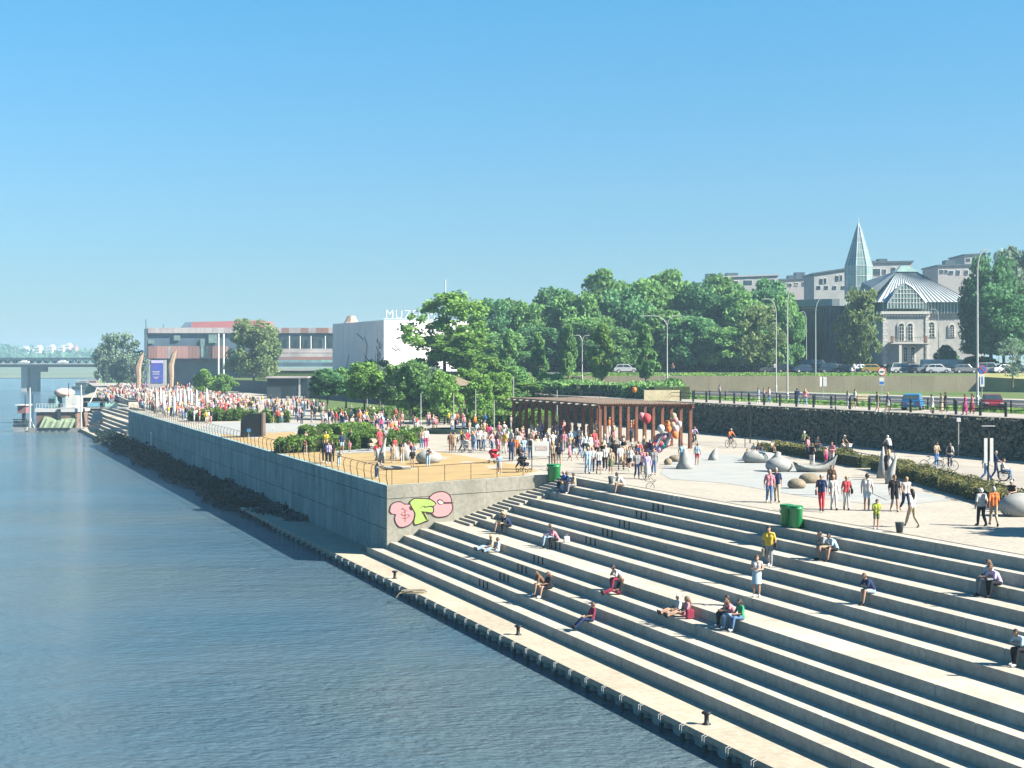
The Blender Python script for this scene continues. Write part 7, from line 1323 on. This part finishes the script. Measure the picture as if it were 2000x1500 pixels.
for x, Y, c, lb in ((1668, 246, 'white', 'person in pale shirt walking among the parked cars, left'), (1680, 246, 'lightblue', 'person in pale blue walking among the parked cars, right'), (1314, 247, 'brown', 'person in brown behind the wall at the double lamp'), (1513, 248, 'white', 'person in white at the left end of the car park')): person(((x-1000)*Y/F, Y, ZC), 0, 'stand', c, 'navy', 'brown', lb, hi=False)
# ------------------------------------------------------------------ the crowd
r = random.Random(99); tops = ['white']*8+['black']*7+['beige', 'grey', 'navy']+['pink']*3+['coral']*2+['orange', 'red', 'beige', 'beige', 'lightblue', 'lightblue', 'navy', 'navy', 'grey', 'blue', 'olive', 'yellow', 'lilac', 'magenta']; bots = ['navy', 'jeans', 'black', 'beige', 'white', 'grey', 'jeans', 'paleblue:shorts', 'black:shorts', 'white:dress', 'khaki:shorts', 'pink:dress']; hairs = ['dark', 'brown', 'blond', 'dark:long', 'brown:long', 'blond:long', 'grey', 'cap']
zones = [([(1010, 868), (1048, 872), (1040, 900), (1000, 898)], 10, 'by the information board'), ([(880, 868), (1000, 862), (1000, 892), (925, 884)], 20, 'left of the pergola'), ([(1050, 866), (1165, 862), (1165, 902), (1050, 898)], 24, 'under the pergola'), ([(1030, 850), (1150, 848), (1165, 860), (1030, 862)], 10, 'behind the pergola columns'), ([(1180, 884), (1290, 890), (1262, 924), (1160, 918)], 14, 'in the balloon group'), ([(632, 832), (690, 826), (790, 840), (800, 858), (700, 846)], 44, 'behind the sand area hedges'), ([(505, 812), (600, 808), (700, 824), (640, 836), (510, 826)], 46, 'in the standing crowd before the kiosk'), ([(500, 788), (610, 792), (640, 806), (505, 806)], 40, 'at the kiosk front'), ([(850, 842), (960, 846), (995, 866), (900, 862)], 10, 'at the round bench'), ([(345, 800), (505, 800), (505, 816), (380, 818)], 62, 'in the dense crowd by the umbrellas'), ([(265, 800), (345, 800), (385, 816), (430, 828), (385, 826)], 50, 'at the crowded river railing')]
cand = []
def inpoly(x, y, q):
    c = False
    for i in range(len(q)):
        (x0, y0), (x1, y1) = q[i], q[i-1]
        if (y0 > y) != (y1 > y) and x < (x1-x0)*(y-y0)/(y1-y0)+x0: c = not c
    return c
NIND = 0; NAMED = sum(1 for o in bpy.data.objects if o.name.split('.')[0] == 'person' and not o.parent)
combos = set()
for q, n, where in zones:
    k = 0; xs = [a for a, b in q]; ys = [b for a, b in q]; tries = 0; placed = []
    while k < n and tries < 9000:
        tries += 1; x, y = r.uniform(min(xs), max(xs)), r.uniform(min(ys), max(ys))
        if not inpoly(x, y, q): continue
        p = PG(x, y)
        if any((p-a).length < .55 for a in placed): continue
        placed.append(p); k += 1; t = r.choice(tops)+r.choice(('', '', ':long', ':sleeveless')); b = r.choice(bots); h = r.choice(hairs)
        if 'crowded' in where and r.random() < .35: t = r.choice(('coral', 'orange', 'pink', 'white'))
        if NIND+NAMED >= 299: cand.append((p, t, b, h)); continue
        tn, ts = (t.split(':')+['tee'])[:2]; bn, bs2 = (b.split(':')+['trousers'])[:2]; hn = {'dark': 'dark hair', 'brown': 'brown hair', 'blond': 'blond hair', 'grey': 'grey hair', 'cap': 'white cap', 'dark:long': 'long dark hair', 'brown:long': 'long brown hair', 'blond:long': 'long blond hair'}[h]
        lab = '%s, %s %s, %s %s, %s' % ('person with '+hn, tn, {'tee': 'top', 'long': 'sweater', 'sleeveless': 'vest'}[ts], bn, bs2, where); NIND += 1
        person(p, r.uniform(0, 360), r.choice(('stand', 'stand', 'walk2', 'hips', 'hold', 'walk')), t, b, h, lab, s=r.uniform(.9, 1.05), hi=False, group='people %s' % where, skin=r.randrange(2), shoes=r.choice(('white', 'black', 'grey')))
# crowd beyond the nearest three hundred: one mass
far_z = [([(640, 812), (800, 822), (860, 836), (850, 850), (700, 832)], 34), ([(840, 822), (1000, 830), (1000, 846), (880, 842)], 16), ([(1040, 846), (1240, 850), (1240, 864), (1040, 862)], 16), ([(255, 795), (300, 790), (400, 800), (420, 822), (330, 815)], 90), ([(262, 797), (345, 786), (500, 790), (508, 802), (345, 802)], 210), ([(200, 762), (300, 757), (420, 768), (500, 788), (340, 784), (250, 782)], 330), ([(185, 780), (225, 765), (240, 782), (215, 792)], 46), ([(225, 758), (300, 752), (340, 756), (260, 762)], 70), ([(345, 752), (372, 752), (380, 764), (345, 764)], 16), ([(600, 730), (545, 728), (560, 734), (600, 736)], 8)]
for q, n in far_z:
    k = 0; xs = [a for a, b in q]; ys = [b for a, b in q]
    while k < n:
        x, y = r.uniform(min(xs), max(xs)), r.uniform(min(ys), max(ys))
        if inpoly(x, y, q) and y > 740: cand.append((P(x, y), r.choice(tops+['white', 'pink', 'coral', 'orange', 'white']), r.choice(bots), r.choice(hairs))); k += 1
        elif inpoly(x, y, q): k += 1
def lowfig(tall=1.7):
    mb = MB(); 
    for s in (-.09, .09): mb.tube([(s, 0, .02), (s, 0, .5), (s*.9, 0, .9)], [.06, .07, .10], 5, m=2)
    mb.tube([(0, 0, .85), (0, 0, 1.15), (0, 0, 1.40), (0, 0, 1.46)], [.17, .15, .19, .08], 6, m=1)
    for s in (-1, 1): mb.tube([(s*.19, 0, 1.38), (s*.26, .03, 1.12), (s*.24, -.08, .9)], [.055, .045, .035], 4, m=1 if s > 0 else 0)
    mb.ell((0, -.01, 1.60), (.085, .095, .12), 6, 5, m=0); mb.ell((0, .015, 1.645), (.09, .095, .09), 6, 4, m=3); return mb
lf = lowfig(); cm = list(CM.values()); ci = {k: i for i, k in enumerate(CM)}; base_i = len(cm); mats_ = cm+[SKIN[0]]+[HAIR['dark'], HAIR['brown'], HAIR['blond'], HAIR['grey'], HAIR['cap']]; hi_ = {'dark': 1, 'brown': 2, 'blond': 3, 'grey': 4, 'cap': 5}
V, Fc, Ms = [], [], []; lv = np.array(lf.v); lm = lf.m; ff = lf.f
for p, t, b, h in cand:
    a = r.uniform(0, 6.28); s = r.uniform(.88, 1.08); ca, sa = math.cos(a), math.sin(a); v = lv*s; q = np.stack([v[:, 0]*ca-v[:, 1]*sa+p.x, v[:, 0]*sa+v[:, 1]*ca+p.y, v[:, 2]+p.z], 1); o = len(V); V.extend(map(tuple, q)); Fc.extend([tuple(i+o for i in f) for f in ff]); mp_ = {0: base_i, 1: ci[t.split(':')[0]], 2: ci[b.split(':')[0]], 3: base_i+hi_[h.split(':')[0]]}; Ms.extend([mp_[m] for m in lm])
me = bpy.data.meshes.new('distant_crowd'); me.from_pydata(V, [], Fc); [me.materials.append(m) for m in mats_]; me.polygons.foreach_set('material_index', Ms); me.polygons.foreach_set('use_smooth', [True]*len(Fc)); me.update()
tag(link('distant_crowd', me), 'dense distant crowd packing the terraces before the science building', 'crowd', kind='stuff')
# people sitting on the far steps
for x, y, k, c in ((226, 803, 2, 'red'), (200, 828, 9, 'beige'), (222, 806, 3, 'white'), (214, 812, 5, 'navy')):
    q = seat(x, k); 
    if q.y > 250: person(q, RF, 'sit', c, 'navy', 'brown', 'person in %s sitting on the far flight of steps by the barge' % c, hi=False)
# a dark figure on the walkway below the wall
person(P(557, 1000, .8), 0, 'sitlow', 'black', 'black', 'dark', 'dark seated figure in the shade at the foot of the river wall', hi=False)
HAZE = .00030
if HAZE:
    hz_ = MB().box((-600, 1400, 28), (7400, 3060, 66)).build('haze', [], None); m = bpy.data.materials.new('haze_air'); m.use_nodes = True; nt_ = m.node_tree; nt_.nodes.clear(); ou = nt_.nodes.new('ShaderNodeOutputMaterial'); pv_ = nt_.nodes.new('ShaderNodeVolumePrincipled'); pv_.inputs['Density'].default_value = HAZE; pv_.inputs['Color'].default_value = (.52, .80, 1, 1); pv_.inputs['Anisotropy'].default_value = .2
    nt_.links.new(pv_.outputs[0], ou.inputs['Volume']); hz_.data.materials.append(m); tag(hz_, kind='stuff')
